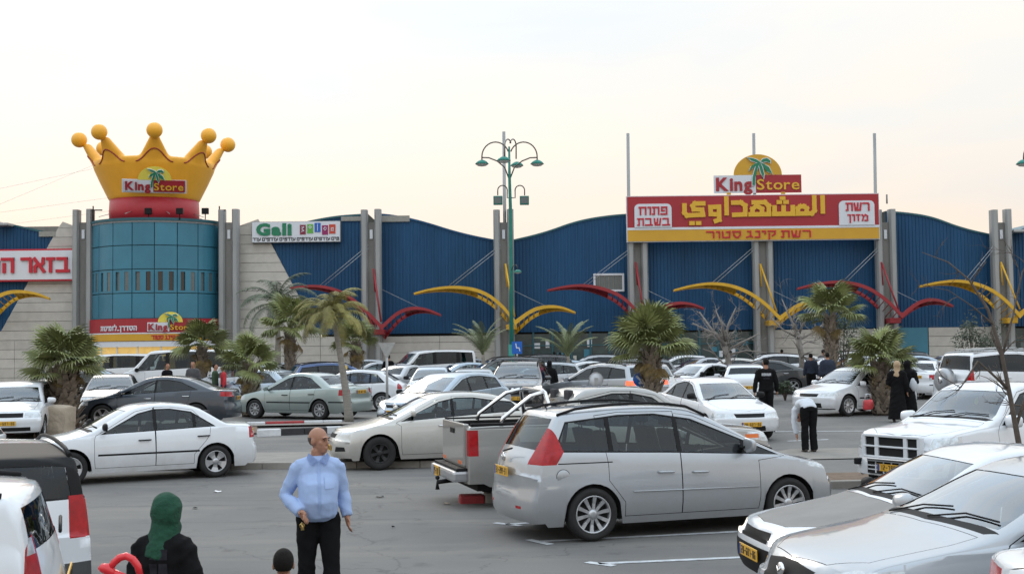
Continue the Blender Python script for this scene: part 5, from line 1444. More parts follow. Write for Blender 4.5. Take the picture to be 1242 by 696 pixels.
def palm_logo(parent, x0, z0, w_, y, sun_='signyellow'):
    """panel pair with half sun and palm: w_ = overall width; z0 = bottom"""
    h = w_ * .205
    board(parent, 'white_panel', x0, z0, x0 + w_ * .48, z0 + h, y, .06, M['signwhite']); board(parent, 'red_panel', x0 + w_ * .482, z0, x0 + w_, z0 + h, y, .06, M['signred'])
    r = w_ * .275; cx = x0 + w_ * .505; bm = bmesh.new(); prism(bm, [(cx + r * math.cos(math.pi * k / 24), z0 + h + .01 + r * .86 * math.sin(math.pi * k / 24)) for k in range(25)], y - .05, y, 'XZ'); bm_obj('half_sun', bm, [M[sun_]], parent)
    latin(parent, 'King', x0 + w_ * .025, x0 + w_ * .44, z0 + h * .16, h * .72, M['signred'], y - .07, bold=.035, dep=.05)
    latin(parent, 'Store', x0 + w_ * .49, x0 + w_ * .975, z0 + h * .18, h * .60, M['letteryellow'], y - .07, bold=.012, dep=.05)
    # palm: trunk and five drooping fronds, white edged
    u = w_ / 107.0; c = (x0 + w_ * .535, z0 + h + r * .52)
    fr = [[(0, 0), (-4, 3), (-9, 5), (-16, 6), (-11, 2.4), (-5, 0)], [(0, 1), (3, 4), (8, 5), (12, 2), (12, -1), (7, 1), (3, 0)], [(0, 0), (-6, -1), (-11, -4), (-14, -10), (-8, -6), (-4, -3)], [(0, 0), (4, -2), (10, -6), (14, -14), (7, -11), (2, -4)], [(-1, 0), (2, -6), (4, -14), (3, -20), (0, -12), (-2, -4)], [(-4, 0), (-7, -8), (-10, -18), (-10.5, -28), (-7.4, -28), (-6.8, -18), (-3.5, -7), (-1, 0)]]
    for j, (grow, mm, dy) in enumerate(((1.0, 'signwhite', .155), (0., 'signgreen', .17))):
        bm = bmesh.new()
        for i, poly in enumerate(fr):
            mx, mz = sum(p[0] for p in poly) / len(poly), sum(p[1] for p in poly) / len(poly)
            pl = [(c[0] + (p[0] + grow * .8 * (1 if p[0] > mx else -1)) * u, c[1] + (p[1] + grow * .8 * (1 if p[1] > mz else -1)) * u) for p in poly]
            prism(bm, pl, y - dy - i * .002, y - .06, 'XZ')
        bm_obj('palm_outline' if j == 0 else 'palm_emblem', bm, [M[mm]], parent)
def sign(name, lab, cat, px, py, Y):
    p = at(px, py, Y); r = thing(name, lab, cat, (p.x, p.y, p.z), 0, 'signs on the store'); r['_o'] = 1; del r['_o']; return r, p
# main sign
YS = YB - 1.35
ms, mo = sign('store_sign', 'long red and yellow sign board with big yellow Arabic letters on the blue wall', 'sign', 913.5, 292, YS)
mo_x = lambda px: at(px, 265, YS).x - mo.x
mo_z = lambda py: at(913.5, py, YS).z - mo.z
board(ms, 'sign_back', mo_x(760), mo_z(292), mo_x(1067), mo_z(236), .35, .30, M['signwhite'])
board(ms, 'red_panel', mo_x(761), mo_z(274.5), mo_x(1066), mo_z(237), .05, .05, M['signred'])
board(ms, 'white_line', mo_x(761), mo_z(277.5), mo_x(1066), mo_z(274.6), .05, .07, M['signwhite'])
board(ms, 'yellow_panel', mo_x(761), mo_z(291), mo_x(1066), mo_z(277.6), .05, .055, M['signyellow'])
AR = [[[(1163, 35), (1163, 190)]], [[(1097, 35), (1097, 165), (1075, 190), (1052, 190)]], [[(1035, 190), (1035, 145), (1015, 128), (985, 128), (965, 145), (965, 190)], [(1050, 190), (950, 190)]],
      [[(925, 190), (925, 118)], [(852, 190), (852, 118)], [(780, 190), (780, 118)], [(940, 191), (762, 191)]], [[(735, 190), (735, 120), (705, 88), (602, 88)], [(605, 190), (605, 145), (640, 118), (680, 145), (680, 190)], [(750, 192), (575, 192)]],
      [[(440, 88), (515, 88), (548, 115), (548, 190)], [(560, 191), (445, 195)]], [[(400, 35), (400, 195)]], [[(340, 190), (275, 185), (272, 125), (340, 122), (340, 235), (300, 250)]], [[(230, 92), (150, 92), (132, 112), (140, 142), (205, 146), (212, 190), (85, 195), (66, 170), (66, 92)]]]
DOTS = [(820, 88), (872, 88), (846, 56), (124, 262), (176, 262)]
f_ar = lambda p: (mo_x(820 + p[0] / 6.537), mo_z(230 + (p[1] * .91 + 23) / 6.537))
for k, L_ in enumerate(AR):
    bm = bmesh.new()
    for j, s_ in enumerate(L_): ribbon(bm, [f_ar(p) for p in s_], .27, .075 + .003 * k, j * .008, 0, .1)
    bm_obj('letter', bm, [M['letteryellow']], ms)
for k, p in enumerate(DOTS):
    x, z = f_ar(p); bm = bmesh.new(); box(bm, x - .165, -.10, z - .12, x + .165, 0, z + .12); bm_obj('letter_dot', bm, [M['letteryellow']], ms)
def arch_plate(parent, x0, x1, z0, z1):
    bm = bmesh.new(); r = .28; pl = [(x0, z0), (x1, z0)] + [(x1 - r + r * math.cos(a), z1 - r + r * math.sin(a)) for a in [math.pi / 2 * k / 6 for k in range(7)]] + [(x0 + r - r * math.cos(a), z1 - r + r * math.sin(a)) for a in [math.pi / 2 * (1 - k / 6) for k in range(7)]]
    prism(bm, pl, -.075, 0, 'XZ'); bm_obj('white_plate', bm, [M['signwhite']], parent)
arch_plate(ms, mo_x(769.5), mo_x(814.5), mo_z(274.5), mo_z(246)); arch_plate(ms, mo_x(1017.5), mo_x(1060.5), mo_z(274.5), mo_z(245))
hebrew(ms, 'פתוח', mo_x(774), mo_x(810), mo_z(259.5), .50, M['letterred'], -.07); hebrew(ms, 'בשבת', mo_x(772), mo_x(813), mo_z(272.5), .46, M['letterred'], -.07)
hebrew(ms, 'רשת', mo_x(1025), mo_x(1055), mo_z(257.5), .50, M['letterred'], -.07); hebrew(ms, 'מזון', mo_x(1027), mo_x(1053), mo_z(270.0), .42, M['letterred'], -.07)
hebrew(ms, 'רשת קינג סטור', mo_x(855), mo_x(984), mo_z(288.5), .43, M['letterred'], -.0, st=.2, dep=.06)
ls, lo_ = sign('logo_sign', 'smaller sign with half sun, green palm and Latin letters on top of the long sign', 'sign', 919, 235, YS)
u_ = lambda px: at(px, 215, YS).x - lo_.x
palm_logo(ls, u_(866), .06, u_(972.5) - u_(866), .2)
for px in (884, 950): bm = bmesh.new(); box(bm, u_(px) - .12, .1, -.1, u_(px) + .12, .2, .10); bm_obj('bracket', bm, [M['signyellow']], ls)
# logo on the crown
cs_, co_ = sign('crown_logo', 'small logo panel with half sun and palm on the front of the crown', 'sign', 189, 233, 71.55)
u2 = lambda px: at(px, 225, 71.55).x - co_.x
board(cs_, 'white_back', u2(151), -.02, u2(227), .78, .04, .05, M['signwhite']); palm_logo(cs_, u2(153), .06, u2(225) - u2(153), -.03, 'sunpale'); cs_.rotation_euler = (R(23), 0, R(TURN)); cs_.location = (CC.x + 2.93 * math.sin(R(TURN)), CC.y - 2.93 * math.cos(R(TURN)), co_.z + .05)
# band sign on the tower
bs = thing('band_sign', 'curved red and yellow sign band round the foot of the teal tower', 'sign', (0, 0, 0), 0, 'signs on the store')
z386, z403, z413 = [at(195, q, YB - 3.2).z for q in (386, 403, 413)]
curved_panel('red_panel', -74, 74, z403, z386, TR + .2, .12, M['signred'], 24, bs); curved_panel('white_line', -74, 74, z403 - .07, z403 - .002, TR + .21, .12, M['signwhite'], 24, bs); curved_panel('yellow_panel', -74, 74, z413, z403 - .072, TR + .2, .12, M['signyellow'], 24, bs)
yb_ = TC.y - TR - .22
hb_ = thing('tmp')
def on_band(p0, obj_from):
    """lay the flat lettering of a temporary group onto the curved band"""
    for o in list(obj_from.children):
        for v in o.data.vertices:
            x = v.co.x; a = (x - TC.x) / (TR + .2) + R(TURN); d = -(v.co.y + o.location.y)
            r = TR + .2 + d; v.co = Vector((TC.x + r * math.sin(a), TC.y - r * math.cos(a), v.co.z + o.location.z))
        o.location = (0, 0, 0); o.parent = p0
    bpy.data.objects.remove(obj_from)
hebrew(hb_, 'הסדרן..לזמינות', TC.x - 3.9, TC.x - 1.35, z403 + .12, .28, M['signwhite'], 0, dep=.03, st=.2)
palm_logo(hb_, TC.x - .75, z403 + .06, 2.55, 0, 'sunpale')
hebrew(hb_, 'רשת קינג סטור', TC.x - .55, TC.x + 1.5, z413 + .07, .25, M['letterred'], 0, dep=.03, st=.2)
on_band(bs, hb_)
# white sign with letters, left
lsn, l0 = sign('bazaar_sign', 'white sign with red border and red Hebrew letters at the left edge', 'sign', 40, 341, YB - .5)
q_ = lambda px: at(px, 320, YB - .5).x - l0.x
zq = lambda py: at(40, py, YB - .5).z - l0.z
board(lsn, 'red_frame', q_(-75), zq(341), q_(91.5), zq(302), .2, .22, M['letterred']); board(lsn, 'white_panel', q_(-73), zq(339), q_(89.5), zq(304), .0, .06, M['signwhite'])
hebrew(lsn, 'בזאר', q_(25.5), q_(86), zq(331), .93, M['letterred'], -.06, st=.20, dep=.12)
hebrew(lsn, 'ה', q_(1.5), q_(19), zq(331), .93, M['letterred'], -.06, st=.20, dep=.12); hebrew(lsn, 'ר', q_(-14), q_(1), zq(331), .93, M['letterred'], -.06, st=.20, dep=.12)
# white sign with green letters
gs, g0 = sign('shoe_shop_sign', 'white sign board with green Latin letters and a row of coloured squares', 'sign', 359, 293, YB - .4)
q2 = lambda px: at(px, 280, YB - .4).x - g0.x
z2 = lambda py: at(359, py, YB - .4).z - g0.z
board(gs, 'sign_back', q2(305.5), z2(294), q2(413), z2(268.5), .25, .25, M['conc']); board(gs, 'white_panel', q2(306), z2(293.5), q2(412.5), z2(269), .0, .05, M['signwhite'])
latin(gs, 'Gali', q2(311), q2(354), z2(284.6), .68, M['signgreen'], -.05, bold=.055, dep=.05)
for i, (a, b, t, bt_, mm) in enumerate(((364, 371, 273, 284.6, 'lettermaroon'), (372.8, 380, 272.3, 283.3, 'letterlime'), (381.8, 389, 270.8, 282, 'sign_blue'), (390.8, 398, 273.8, 285.2, 'letterpurple'), (399.4, 407, 272.8, 284, 'letterorange'))):
    board(gs, 'colour_square', q2(a), z2(bt_), q2(b), z2(t), -.05, .03, M[mm])
    cx, czz = q2((a + b) / 2), (z2(bt_) + z2(t)) / 2; bm = bmesh.new()
    S_ = [[[(-.08, -.12), (.08, -.06), (-.06, .02), (.07, .16), (-.07, .14)]], [[(.0, .0), (.08, .1), (0, .18), (-.08, .1), (0, .0)]], [[(.0, -.2), (.0, .2)]], [[(.08, .12), (0, .18), (-.08, .08), (0, -.02), (.08, .05)]], [[(.06, .08), (-.06, .06), (-.06, -.1), (.06, -.1), (.06, .08)]]][i]
    for s_ in S_: ribbon(bm, [(cx + x, czz + z) for x, z in s_], .035, .02)
    bm_obj('letter', bm, [M['signwhite']], gs, loc=(0, -.08, 0))
hebrew(gs, 'כים עודפים עודפים עודפים עודפים עוד'.replace('כ', 'פ'), q2(306.5), q2(411.5), z2(292.0), .20, M['ink'], -.05, st=.2, dep=.02)

# ---------------------------------------------------------------- wing canopies
def wing(px0, segs, vtx, strut, m, lab, Yf=72.6, w0=.14, wv=1.9, drop=.55):
    """segs: photo polylines from each tip to the vertex; the ribbon widens towards the vertex and shows its slats from below"""
    v0 = at(*vtx, Yf); root = thing('wing_canopy', lab, 'canopy', (v0.x, v0.y, v0.z), 0, 'wing canopies on the pillars')
    for s_ in segs:
        pts = [at(px, py, Yf) - v0 for px, py in chaikin(s_, 3)]
        acc = [0]
        for a, b in zip(pts, pts[1:]): acc.append(acc[-1] + (b - a).length)
        T_ = acc[-1]; wdt = lambda t: w0 + (wv - w0) * (t ** 1.1)
        for side in (0, 1):
            bm = bmesh.new(); pr = None
            for p, d in zip(pts, acc):
                t = d / T_; w_ = wdt(t); off = Vector((0, w_ * side, -drop * w_ / wv * side)); th = .10 + .20 * t
                q = [bm.verts.new(p + off + Vector((0, yy, zz))) for yy, zz in ((-.05, th / 2), (-.05, -th / 2), (.05, -th / 2), (.05, th / 2))]
                if pr:
                    for k in range(4): bm.faces.new((pr[k], pr[(k + 1) % 4], q[(k + 1) % 4], q[k]))
                else: bm.faces.new(q)
                pr = q
            bm.faces.new(pr[::-1]); bmesh.ops.recalc_face_normals(bm, faces=bm.faces); bm_obj('wing_beam', bm, [M[m]], root, smooth=False)
        # thin top skin near the tip, slats towards the root
        bm = bmesh.new(); pr = None
        for p, d in zip(pts, acc):
            t = d / T_
            if t > .58: break
            w_ = wdt(t); a = p + Vector((0, .05, .03)); b = p + Vector((0, w_ - .05, -drop * w_ / wv + .03)); q = [bm.verts.new(a), bm.verts.new(b)]
            if pr: bm.faces.new((pr[0], pr[1], q[1], q[0]))
            pr = q
        bm_obj('wing_skin', bm, [M[m]], root)
        d = T_ * .3; i = 0
        while d < T_ - .05:
            while acc[i + 1] < d: i += 1
            u = (d - acc[i]) / max(1e-6, acc[i + 1] - acc[i]); p = pts[i] * (1 - u) + pts[i + 1] * u; w_ = wdt(d / T_); bm = bmesh.new()
            tube(bm, [p + Vector((0, .04, -.02)), p + Vector((0, w_ - .04, -drop * w_ / wv - .02))], .035, 4); bm_obj('slat', bm, [M[m]], root); d += .34
    bm = bmesh.new(); a, b = at(*strut[0], YB - 1.1) - v0, at(*strut[1], Yf + .2) - v0; tube(bm, [a, b], .055, 6)
    tube(bm, [a + Vector((.0, 0, .0)), at(strut[0][0] + 2, strut[0][1] + 28, YB - 1.1) - v0], .045, 6); bm_obj('strut', bm, [M[m]], root)
    bm = bmesh.new(); box(bm, -.55, .5, -.42, .10, 2.2, -.10, bev=.05); bm_obj('bearing_block', bm, [M[m]], root)
wing(453, [[(352, 349), (380, 346), (405, 350), (425, 360), (445, 378), (463, 397)], [(535, 382), (518, 375), (500, 373), (482, 379), (463, 397)]], (463, 397), ((453, 326), (462, 390)), 'steelred', 'red steel wing canopy on the pillar behind the yellowish palm')
wing(612, [[(502, 356), (525, 350), (555, 347.5), (585, 353), (608, 369), (625, 391)], [(698, 379), (680, 372), (662, 371.5), (645, 376), (625, 391)]], (625, 391), ((613, 320), (624, 384)), 'steelyellow', 'yellow steel wing canopy on the pillar behind the tall lamp post')
wing(773, [[(664, 352), (690, 346.5), (715, 346), (745, 354), (765, 368), (781, 390)], [(854, 374), (838, 368), (820, 367), (800, 374), (781, 390)]], (781, 390), ((771, 318), (782, 386)), 'steelred', 'red steel wing canopy rising behind the shaggy fan palm')
wing(924, [[(817, 352), (840, 346), (868, 343), (898, 349), (925, 365), (946, 386)], [(1020, 372), (1003, 366), (985, 364), (965, 371), (946, 386)]], (946, 386), ((922, 320), (942, 378)), 'steelyellow', 'yellow steel wing canopy behind the bare branches')
wing(1072, [[(967, 350), (990, 344), (1020, 341), (1050, 347), (1075, 363), (1094, 383)], [(1156, 371), (1140, 364), (1125, 363), (1110, 369), (1094, 383)]], (1094, 383), ((1069, 318), (1090, 376)), 'steelred', 'red steel wing canopy below the right end of the long sign')
wing(1212, [[(1116, 347), (1140, 342), (1165, 340), (1195, 347), (1218, 362), (1237, 383)], [(1300, 370), (1282, 363), (1265, 362), (1250, 369), (1237, 383)]], (1237, 383), ((1214, 318), (1237, 375)), 'steelyellow', 'yellow steel wing canopy at the right edge of the picture')
wing(-40, [[(60, 362), (45, 356), (25, 353), (5, 355), (-20, 370)], [(-120, 352), (-80, 345), (-50, 350), (-20, 370)]], (-20, 370), ((-30, 320), (-20, 365)), 'steelyellow', 'yellow steel wing tip over the stone wall at the left edge')

# ---------------------------------------------------------------- lamp posts
def lamp_post(px, Y, lab, only_left=False):
    b = gp(px, Y); s_ = Y / 1500.0; root = thing('lamp_post', lab, 'lamp post', tuple(b), 0, 'lamp posts')
    def P_(x, y, dy=0):       # photo offsets round the post at x = 617
        q = at(px + (x - 617), y, Y + dy); return q - b
    bm = bmesh.new(); base = Vector((0, 0, 0)); tube(bm, [base, P_(617, 330), P_(616, 250), P_(615, 216), P_(614.5, 178)], [.12, .10, .085, .075, .05], 12); bm_obj('post', bm, [M['lamppost']], root)
    bm = bmesh.new(); tube(bm, [base, base + Vector((0, 0, 2.2))], [.17, .15], 12); bm_obj('post_sleeve', bm, [M['lamppost']], root)
    def arc(pts, r=.035, m='lampbrown', name='arm'): bm = bmesh.new(); tube(bm, [P_(*p) for p in pts], r, 8); bm_obj(name, bm, [M[m]], root)
    def circ(cx, cy, rx, ry, a0, a1, dy=0, n=14, dy1=None): return [(cx + rx * math.cos(R(a0 + (a1 - a0) * k / n)), cy - ry * math.sin(R(a0 + (a1 - a0) * k / n)), dy + ((dy1 if dy1 is not None else dy) - dy) * k / n) for k in range(n + 1)]
    for sg in (-1, 1):
        cx = 615 + sg * 17; arc(circ(cx, 190, -sg * 16.5, 17.5, 20, 180) + [(cx + sg * 16.5, 196, 0)])
        arc([(615 + sg * 1, 216, 0), (615 + sg * 6, 203, 0), (615 + sg * 15, 195.5, 0), (615 + sg * 25, 191.5, 0), (615 + sg * 34, 191.2, 0)])
        head(root, P_(615 + sg * 33.5, 199), 0)
        cx = 616 + sg * 3; arc(circ(cx, 178, -sg * 4, 9, 30, 180, 0, 10, sg * 2.2) + [(cx + sg * 4, 193, sg * 2.3)])
        head(root, P_(cx + sg * 5, 198 - sg * -3, sg * 2.3), 0)
        # square floodlights
        cx = 617 + sg * 10.5; arc([(617, 240, 0), (617 + sg * 4.8, 240, 0), (617 + sg * 4.8, 232, 0)] + circ(cx, 231, -sg * 5.8, 6, 0, 180, 0, 10) + [(cx + sg * 5.8, 237, 0)], .03)
        c = P_(617 + sg * 16, 243); bm = bmesh.new(); box(bm, c.x - .24, c.y - .12, c.z - .24, c.x + .24, c.y + .12, c.z + .22, bev=.03); o = bm_obj('floodlight', bm, [M['lamppost']], root)
        bm = bmesh.new(); box(bm, c.x - .18, c.y - .135, c.z - .18, c.x + .18, c.y - .122, c.z + .16); bm_obj('glass', bm, [M['greywin']], o)
    arc([(617, 330, 0), (619, 323, -.3), (623, 321, -.4), (625, 326, -.4)], .025); head(root, P_(625, 330, -.4), .7)
    return root
def head(root, c, k=0):
    s_ = .6 if k else 1
    bm = bmesh.new(); lathe(bm, [(.001, .22 * s_), (.12 * s_, .20 * s_), (.26 * s_, .12 * s_), (.36 * s_, .0), (.34 * s_, -.02)], 18, 'Z', c); h_ = bm_obj('lamp_head', bm, [M['lamppost']], root)
    bm = bmesh.new(); lathe(bm, [(.33 * s_, -.021), (.22 * s_, -.10 * s_), (.001, -.14 * s_)], 18, 'Z', c); bm_obj('lamp_bowl', bm, [M['lampglass']], h_)
lamp_post(620, 64, 'tall green lamp post with four curved arms before the blue wall')
lamp_post(1277, 60, 'green lamp post at the right edge, only one lamp head in view')
# small signs
def round_sign(px, py, Y, r, face, lab, blue=False):
    c = at(px, py, Y); b = gp(px, Y); root = thing('traffic_sign', lab, 'road sign', (c.x, c.y, b.z))
    bm = bmesh.new(); tube(bm, [(0, .03, 0), (0, .03, c.z - b.z + .1)], .03, 8); bm_obj('pole', bm, [M['galv']], root)
    bm = bmesh.new(); lathe(bm, [(.001, -.012), (r, -.012), (r, .012), (.001, .012)], 28, 'Y', (0, 0, c.z - b.z)); bm_obj('disc', bm, [M[face]], root)
    if blue:
        bm = bmesh.new(); zz = c.z - b.z; ribbon(bm, [(-r * .45, zz + r * .4), (r * .35, zz - r * .45)], .06, .02); ribbon(bm, [(r * .38, zz - r * .05), (r * .38, zz - r * .48), (-r * .08, zz - r * .48)], .055, .02, .004); bm_obj('arrow', bm, [M['signwhite']], root, loc=(0, -.013, 0))
    else:
        bm = bmesh.new(); lathe(bm, [(r * .93, -.016), (r * .93, -.02), (r, -.02), (r, -.012)], 28, 'Y', (0, 0, c.z - b.z)); box(bm, -.05, -.03, c.z - b.z - .14, .05, -.013, c.z - b.z + .05); bm_obj('sign_bracket', bm, [M['galv']], root)
round_sign(723, 460, 36, .21, 'signwhite', 'back of a white round road sign before the silver estate')
round_sign(776.5, 460, 36, .21, 'sign_blue', 'blue round road sign with a white arrow beside the fan palm', True)
def small_panel_sign(px, pyt, Y, wd, ht, face, lab, name='street_sign'):
    c = at(px, pyt, Y); b = gp(px, Y); root = thing(name, lab, 'road sign', (c.x, c.y, b.z)); bm = bmesh.new(); tube(bm, [(0, .03, 0), (0, .03, c.z - b.z)], .04, 8); bm_obj('pole', bm, [M['galv']], root)
    bm = bmesh.new(); z1 = c.z - b.z; prism(bm, [(-wd, z1), (wd, z1), (wd, z1 - ht), (-wd, z1 - ht)] if face != 'tri' else [(-wd, z1), (wd, z1), (0.04, z1 - ht), (-.04, z1 - ht)], -.012, .012, 'XZ'); bm_obj('panel', bm, [M['galv' if face == 'tri' else face]], root); return root, z1
small_panel_sign(469, 415.5, 38, .26, .44, 'tri', 'grey back of a triangular sign on a post beside the taxi')
r_, z_ = small_panel_sign(627, 414, 62, .26, .62, 'sign_blue', 'blue disabled parking sign beside the lamp post foot')
bm = bmesh.new(); ribbon(bm, [(-.06, z_ - .12), (-.02, z_ - .32), (.1, z_ - .32), (.14, z_ - .46)], .05, .01); bm_obj('pictogram', bm, [M['signwhite']], r_, loc=(0, -.012, 0))
# ================================================================ CARS IN THE LOT
def from_point(px, Y, head, dx, dy):
    """centre of a car whose point (dx forward, dy left, metres) stands at photo column px, distance Y"""
    p = gp(px, Y); h = R(head); d = Vector((math.cos(h), math.sin(h))); n = Vector((-d.y, d.x)); c = p.xy - d * dx - n * dy
    return Vector((c.x, c.y, 0))
def hatch_extra(kind, fn): CARS[kind]['extra'] = fn
def pickup_rear(root, B, fx, objs):
    L, hw = B.L, B.hw
    bm = bmesh.new()
    box(bm, fx(5.06), -.80, .62, fx(3.62), .80, .66); box(bm, fx(5.07), -.81, .66, fx(3.62), -.77, 1.2); box(bm, fx(5.07), .77, .66, fx(3.62), .81, 1.2); box(bm, fx(3.66), -.8, .62, fx(3.60), .8, 1.22)
    bm_obj('load_bed', bm, [M['under']], root)
    bm = bmesh.new(); box(bm, fx(5.175), -.73, .62, fx(5.09), .73, 1.25, bev=.02); bm_obj('tailgate', bm, [M['paint_white']], root)
    bm = bmesh.new(); box(bm, fx(5.19), -.13, 1.08, fx(5.17), .13, 1.16, bev=.01); bm_obj('tailgate_handle', bm, [M['black']], root)
    for y in (-.56, .50):
        for k in range(4): bm = bmesh.new(); prism(bm, [(y + k * .055 - .03, .645), (y + k * .055, .645), (y + k * .055 + .03, .695), (y + k * .055, .695)], fx(5.182), fx(5.17), 'YZ'); bm_obj('reflector_stripe', bm, [M['lamp_orange']], root)
    bm = bmesh.new(); box(bm, fx(5.36), -.80, .40, fx(5.12), .80, .56, bev=.04); bm_obj('step_bumper', bm, [M['chrome' if False else 'rim']], root)
    bm = bmesh.new(); box(bm, fx(5.30), -.78, .56, fx(5.10), .78, .60, bev=.01); bm_obj('bumper_step', bm, [M['black']], root)
    o = mesh_obj('licence_plate', plate_mesh(.34, .16, '45-118'), None, root, loc=(fx(5.375), .30, .48))
    bm = bmesh.new(); tube(bm, [(fx(5.1), 0, .36), (fx(5.42), 0, .33), (fx(5.42), 0, .22)], .035, 8); r = bmesh.ops.create_uvsphere(bm, u_segments=10, v_segments=8, radius=.035, matrix=Matrix.Translation((fx(5.42), 0, .40))); bm_obj('tow_hook', bm, [M['black']], root)
    for sg in (-1, 1):     # chrome roll bar, braced into the bed
        bm = bmesh.new(); tube(bm, [(fx(4.60), sg * .74, 1.22), (fx(4.57), sg * .74, 1.32), (fx(4.12), sg * .71, 1.64), (fx(3.90), sg * .66, 1.70)], .032, 10); bm_obj('roll_bar_stay', bm, [M['chrome']], root)
        bm = bmesh.new(); box(bm, fx(5.10), sg * (hw - .03) - .03, 1.235, fx(3.60), sg * (hw - .03) + .03, 1.262, bev=.008); bm_obj('bed_rail', bm, [M['black']], root)
    bm = bmesh.new(); tube(bm, [(fx(3.80), -.74, 1.22), (fx(3.84), -.73, 1.5), (fx(3.88), -.66, 1.68), (fx(3.88), -.5, 1.72), (fx(3.88), .5, 1.72), (fx(3.88), .66, 1.68), (fx(3.84), .73, 1.5), (fx(3.80), .74, 1.22)], .034, 10); bm_obj('roll_bar', bm, [M['chrome']], root)
hatch_extra('pickup_a', pickup_rear)
def pickup_front(root, B, fx, objs):
    pickup_bed = bmesh.new(); box(pickup_bed, fx(5.06), -.80, .62, fx(3.62), .80, .66); box(pickup_bed, fx(5.1), -.75, .6, fx(5.06), .75, 1.2); bm_obj('load_bed', pickup_bed, [M['under']], root)
    # big split grille: black openings behind a painted lattice
    xf = -.005; bm = bmesh.new(); box(bm, fx(.06), -.50, .66, fx(xf + .0), .50, .98); bm_obj('grille', bm, [M['under']], root)
    for z0, z1 in ((.64, .675), (.80, .83), (.955, .995)):
        bm = bmesh.new(); box(bm, fx(.05), -.53, z0, fx(xf - .035), .53, z1, bev=.012); bm_obj('grille_bar', bm, [M['paint_white']], root)
    for y in (-.52, -.27, .27, .52):
        bm = bmesh.new(); box(bm, fx(.05), y - .035, .66, fx(xf - .030), y + .035, .98, bev=.012); bm_obj('grille_bar', bm, [M['paint_white']], root)
    bm = bmesh.new(); box(bm, fx(.02), -.42, .585, fx(-.075), .42, .64, bev=.015); bm_obj('chrome_bar', bm, [M['chrome']], root)
    bm = bmesh.new(); box(bm, fx(.04), -.46, .40, fx(-.015), .46, .58); bm_obj('lower_grille', bm, [M['under']], root)
    for y in (-.3, -.15, 0, .15, .3): bm = bmesh.new(); box(bm, fx(.04), y - .012, .41, fx(-.02), y + .012, .575); bm_obj('grille_bar', bm, [M['paint_white']], root)
    for z in (.46, .52): bm = bmesh.new(); box(bm, fx(.04), -.45, z - .008, fx(-.022), .45, z + .008); bm_obj('grille_bar', bm, [M['paint_white']], root)
    for sg in (-1, 1): bm = bmesh.new(); box(bm, fx(.22), sg * .74 - .05, .50, fx(.045), sg * .74 + .05, .60, bev=.02); bm_obj('fog_lamp', bm, [M['black']], root)
    bm = bmesh.new(); prism(bm, [(.05, 1.48), (.09, 1.50), (.1, 1.42), (.07, 1.38), (.03, 1.41)], fx(1.95), fx(1.94), 'YZ'); bm_obj('air_freshener', bm, [M['balloon_green']], root)
hatch_extra('pickup_b', pickup_front)
def minivan_bits(root, B, fx, objs):
    for sg in (1, -1):
        bm = bmesh.new(); y = B.yside(3.98, .80); lathe(bm, [(.001, .0), (.082, .0), (.086, -.004)], 28, 'Y'); 
        for v in bm.verts: v.co.y += .006
        o = bm_obj('fuel_cap', bm, [M['paint_white']], root, loc=(fx(4.02), sg * (y - .006), .80))
        if sg < 0: o.rotation_euler = (0, 0, math.pi)
        bm = bmesh.new(); lathe(bm, [(.086, .002), (.092, .002)], 28, 'Y'); bm_obj('cap_seam', bm, [M['black']], o, loc=(0, .0015, 0))
        bm = bmesh.new(); tube(bm, [(fx(1.34), sg * (B.yside(1.34, .57) + .004), .565), (fx(3.10), sg * (B.yside(3.1, .57) + .004), .585)], [(.016, .008)] * 2, 6); bm_obj('side_moulding', bm, [M['paint_white']], root)
hatch_extra('minivan', minivan_bits)
def open_back(root, B, fx, objs):
    L, hw = B.L, B.hw      # side-hinged rear door with the silver spare wheel cover
    bm = bmesh.new(); lathe(bm, [(.001, .30), (.28, .30), (.35, .27), (.375, .20), (.375, .02), (.33, .0)], 32, 'X'); o = bm_obj('spare_wheel_cover', bm, [M['paint_silver']], root, loc=(fx(L + .0), -.05, .98)); o.rotation_euler = (0, 0, math.pi)
    bm = bmesh.new(); lathe(bm, [(.001, .0), (.10, .0), (.10, -.02), (.001, -.02)], 16, 'X'); bm_obj('cover_emblem', bm, [M['chrome']], o, loc=(.31, 0, 0))
    for x in (2.1, 2.7, 3.3, 3.9): bm = bmesh.new(); tube(bm, [(fx(x), -.66, B.zt(x) + .09), (fx(x), .66, B.zt(x) + .09)], .02, 6); bm_obj('roof_bar', bm, [M['galv']], root)
hatch_extra('offroader', open_back)
def taxi_light(o, x=.2, z=1.47):
    bm = bmesh.new(); box(bm, x - .09, -.16, z - .03, x + .09, .16, z + .11, bev=.03); bm_obj('taxi_light', bm, [M['yellowsign']], o)

GR = 'cars parked in the near rows'; GM = 'cars parked in the middle rows'; GF = 'cars parked in the far rows'
c, h, d = on_wheels((717, 656.3), (955, 640), 2.75, 1.76, -1)
car('minivan', 'paint_silver', c, h, 'silver people carrier with tall red tail lamps, side on beside the bay lines', 'minivan', GR)
car('pickup_a', 'paint_champagne', from_point(566, 18.3, 15.5, -2.58, -.91), 15.5, 'champagne pickup with chrome roll bar, its tailgate showing behind the silver people carrier', 'pickup truck', GR)
c, h, d = on_wheels((264, 578.3), (89, 588.9), 2.61, 1.70, 1)
car('saloon_a', 'paint_white', c, h, 'white boxy saloon with black door strips parked at the plain kerb', 'car', GR)
c, h, d = on_wheels((620, 563.5), (470, 569.5), 2.7, 1.78, 1)
car('saloon_c', 'paint_beige', c, h, 'beige saloon with black steel wheels, nose beside the blue shirted man', 'car', GR)
e_ = car('saloon_e', 'paint_white', from_point(906, 11.75, 187, 2.21, 0), 187, 'old white saloon with faded dark bonnet and lit square headlamps', 'car', GR, swaps={'lamp_clear': 'lamp_on'})
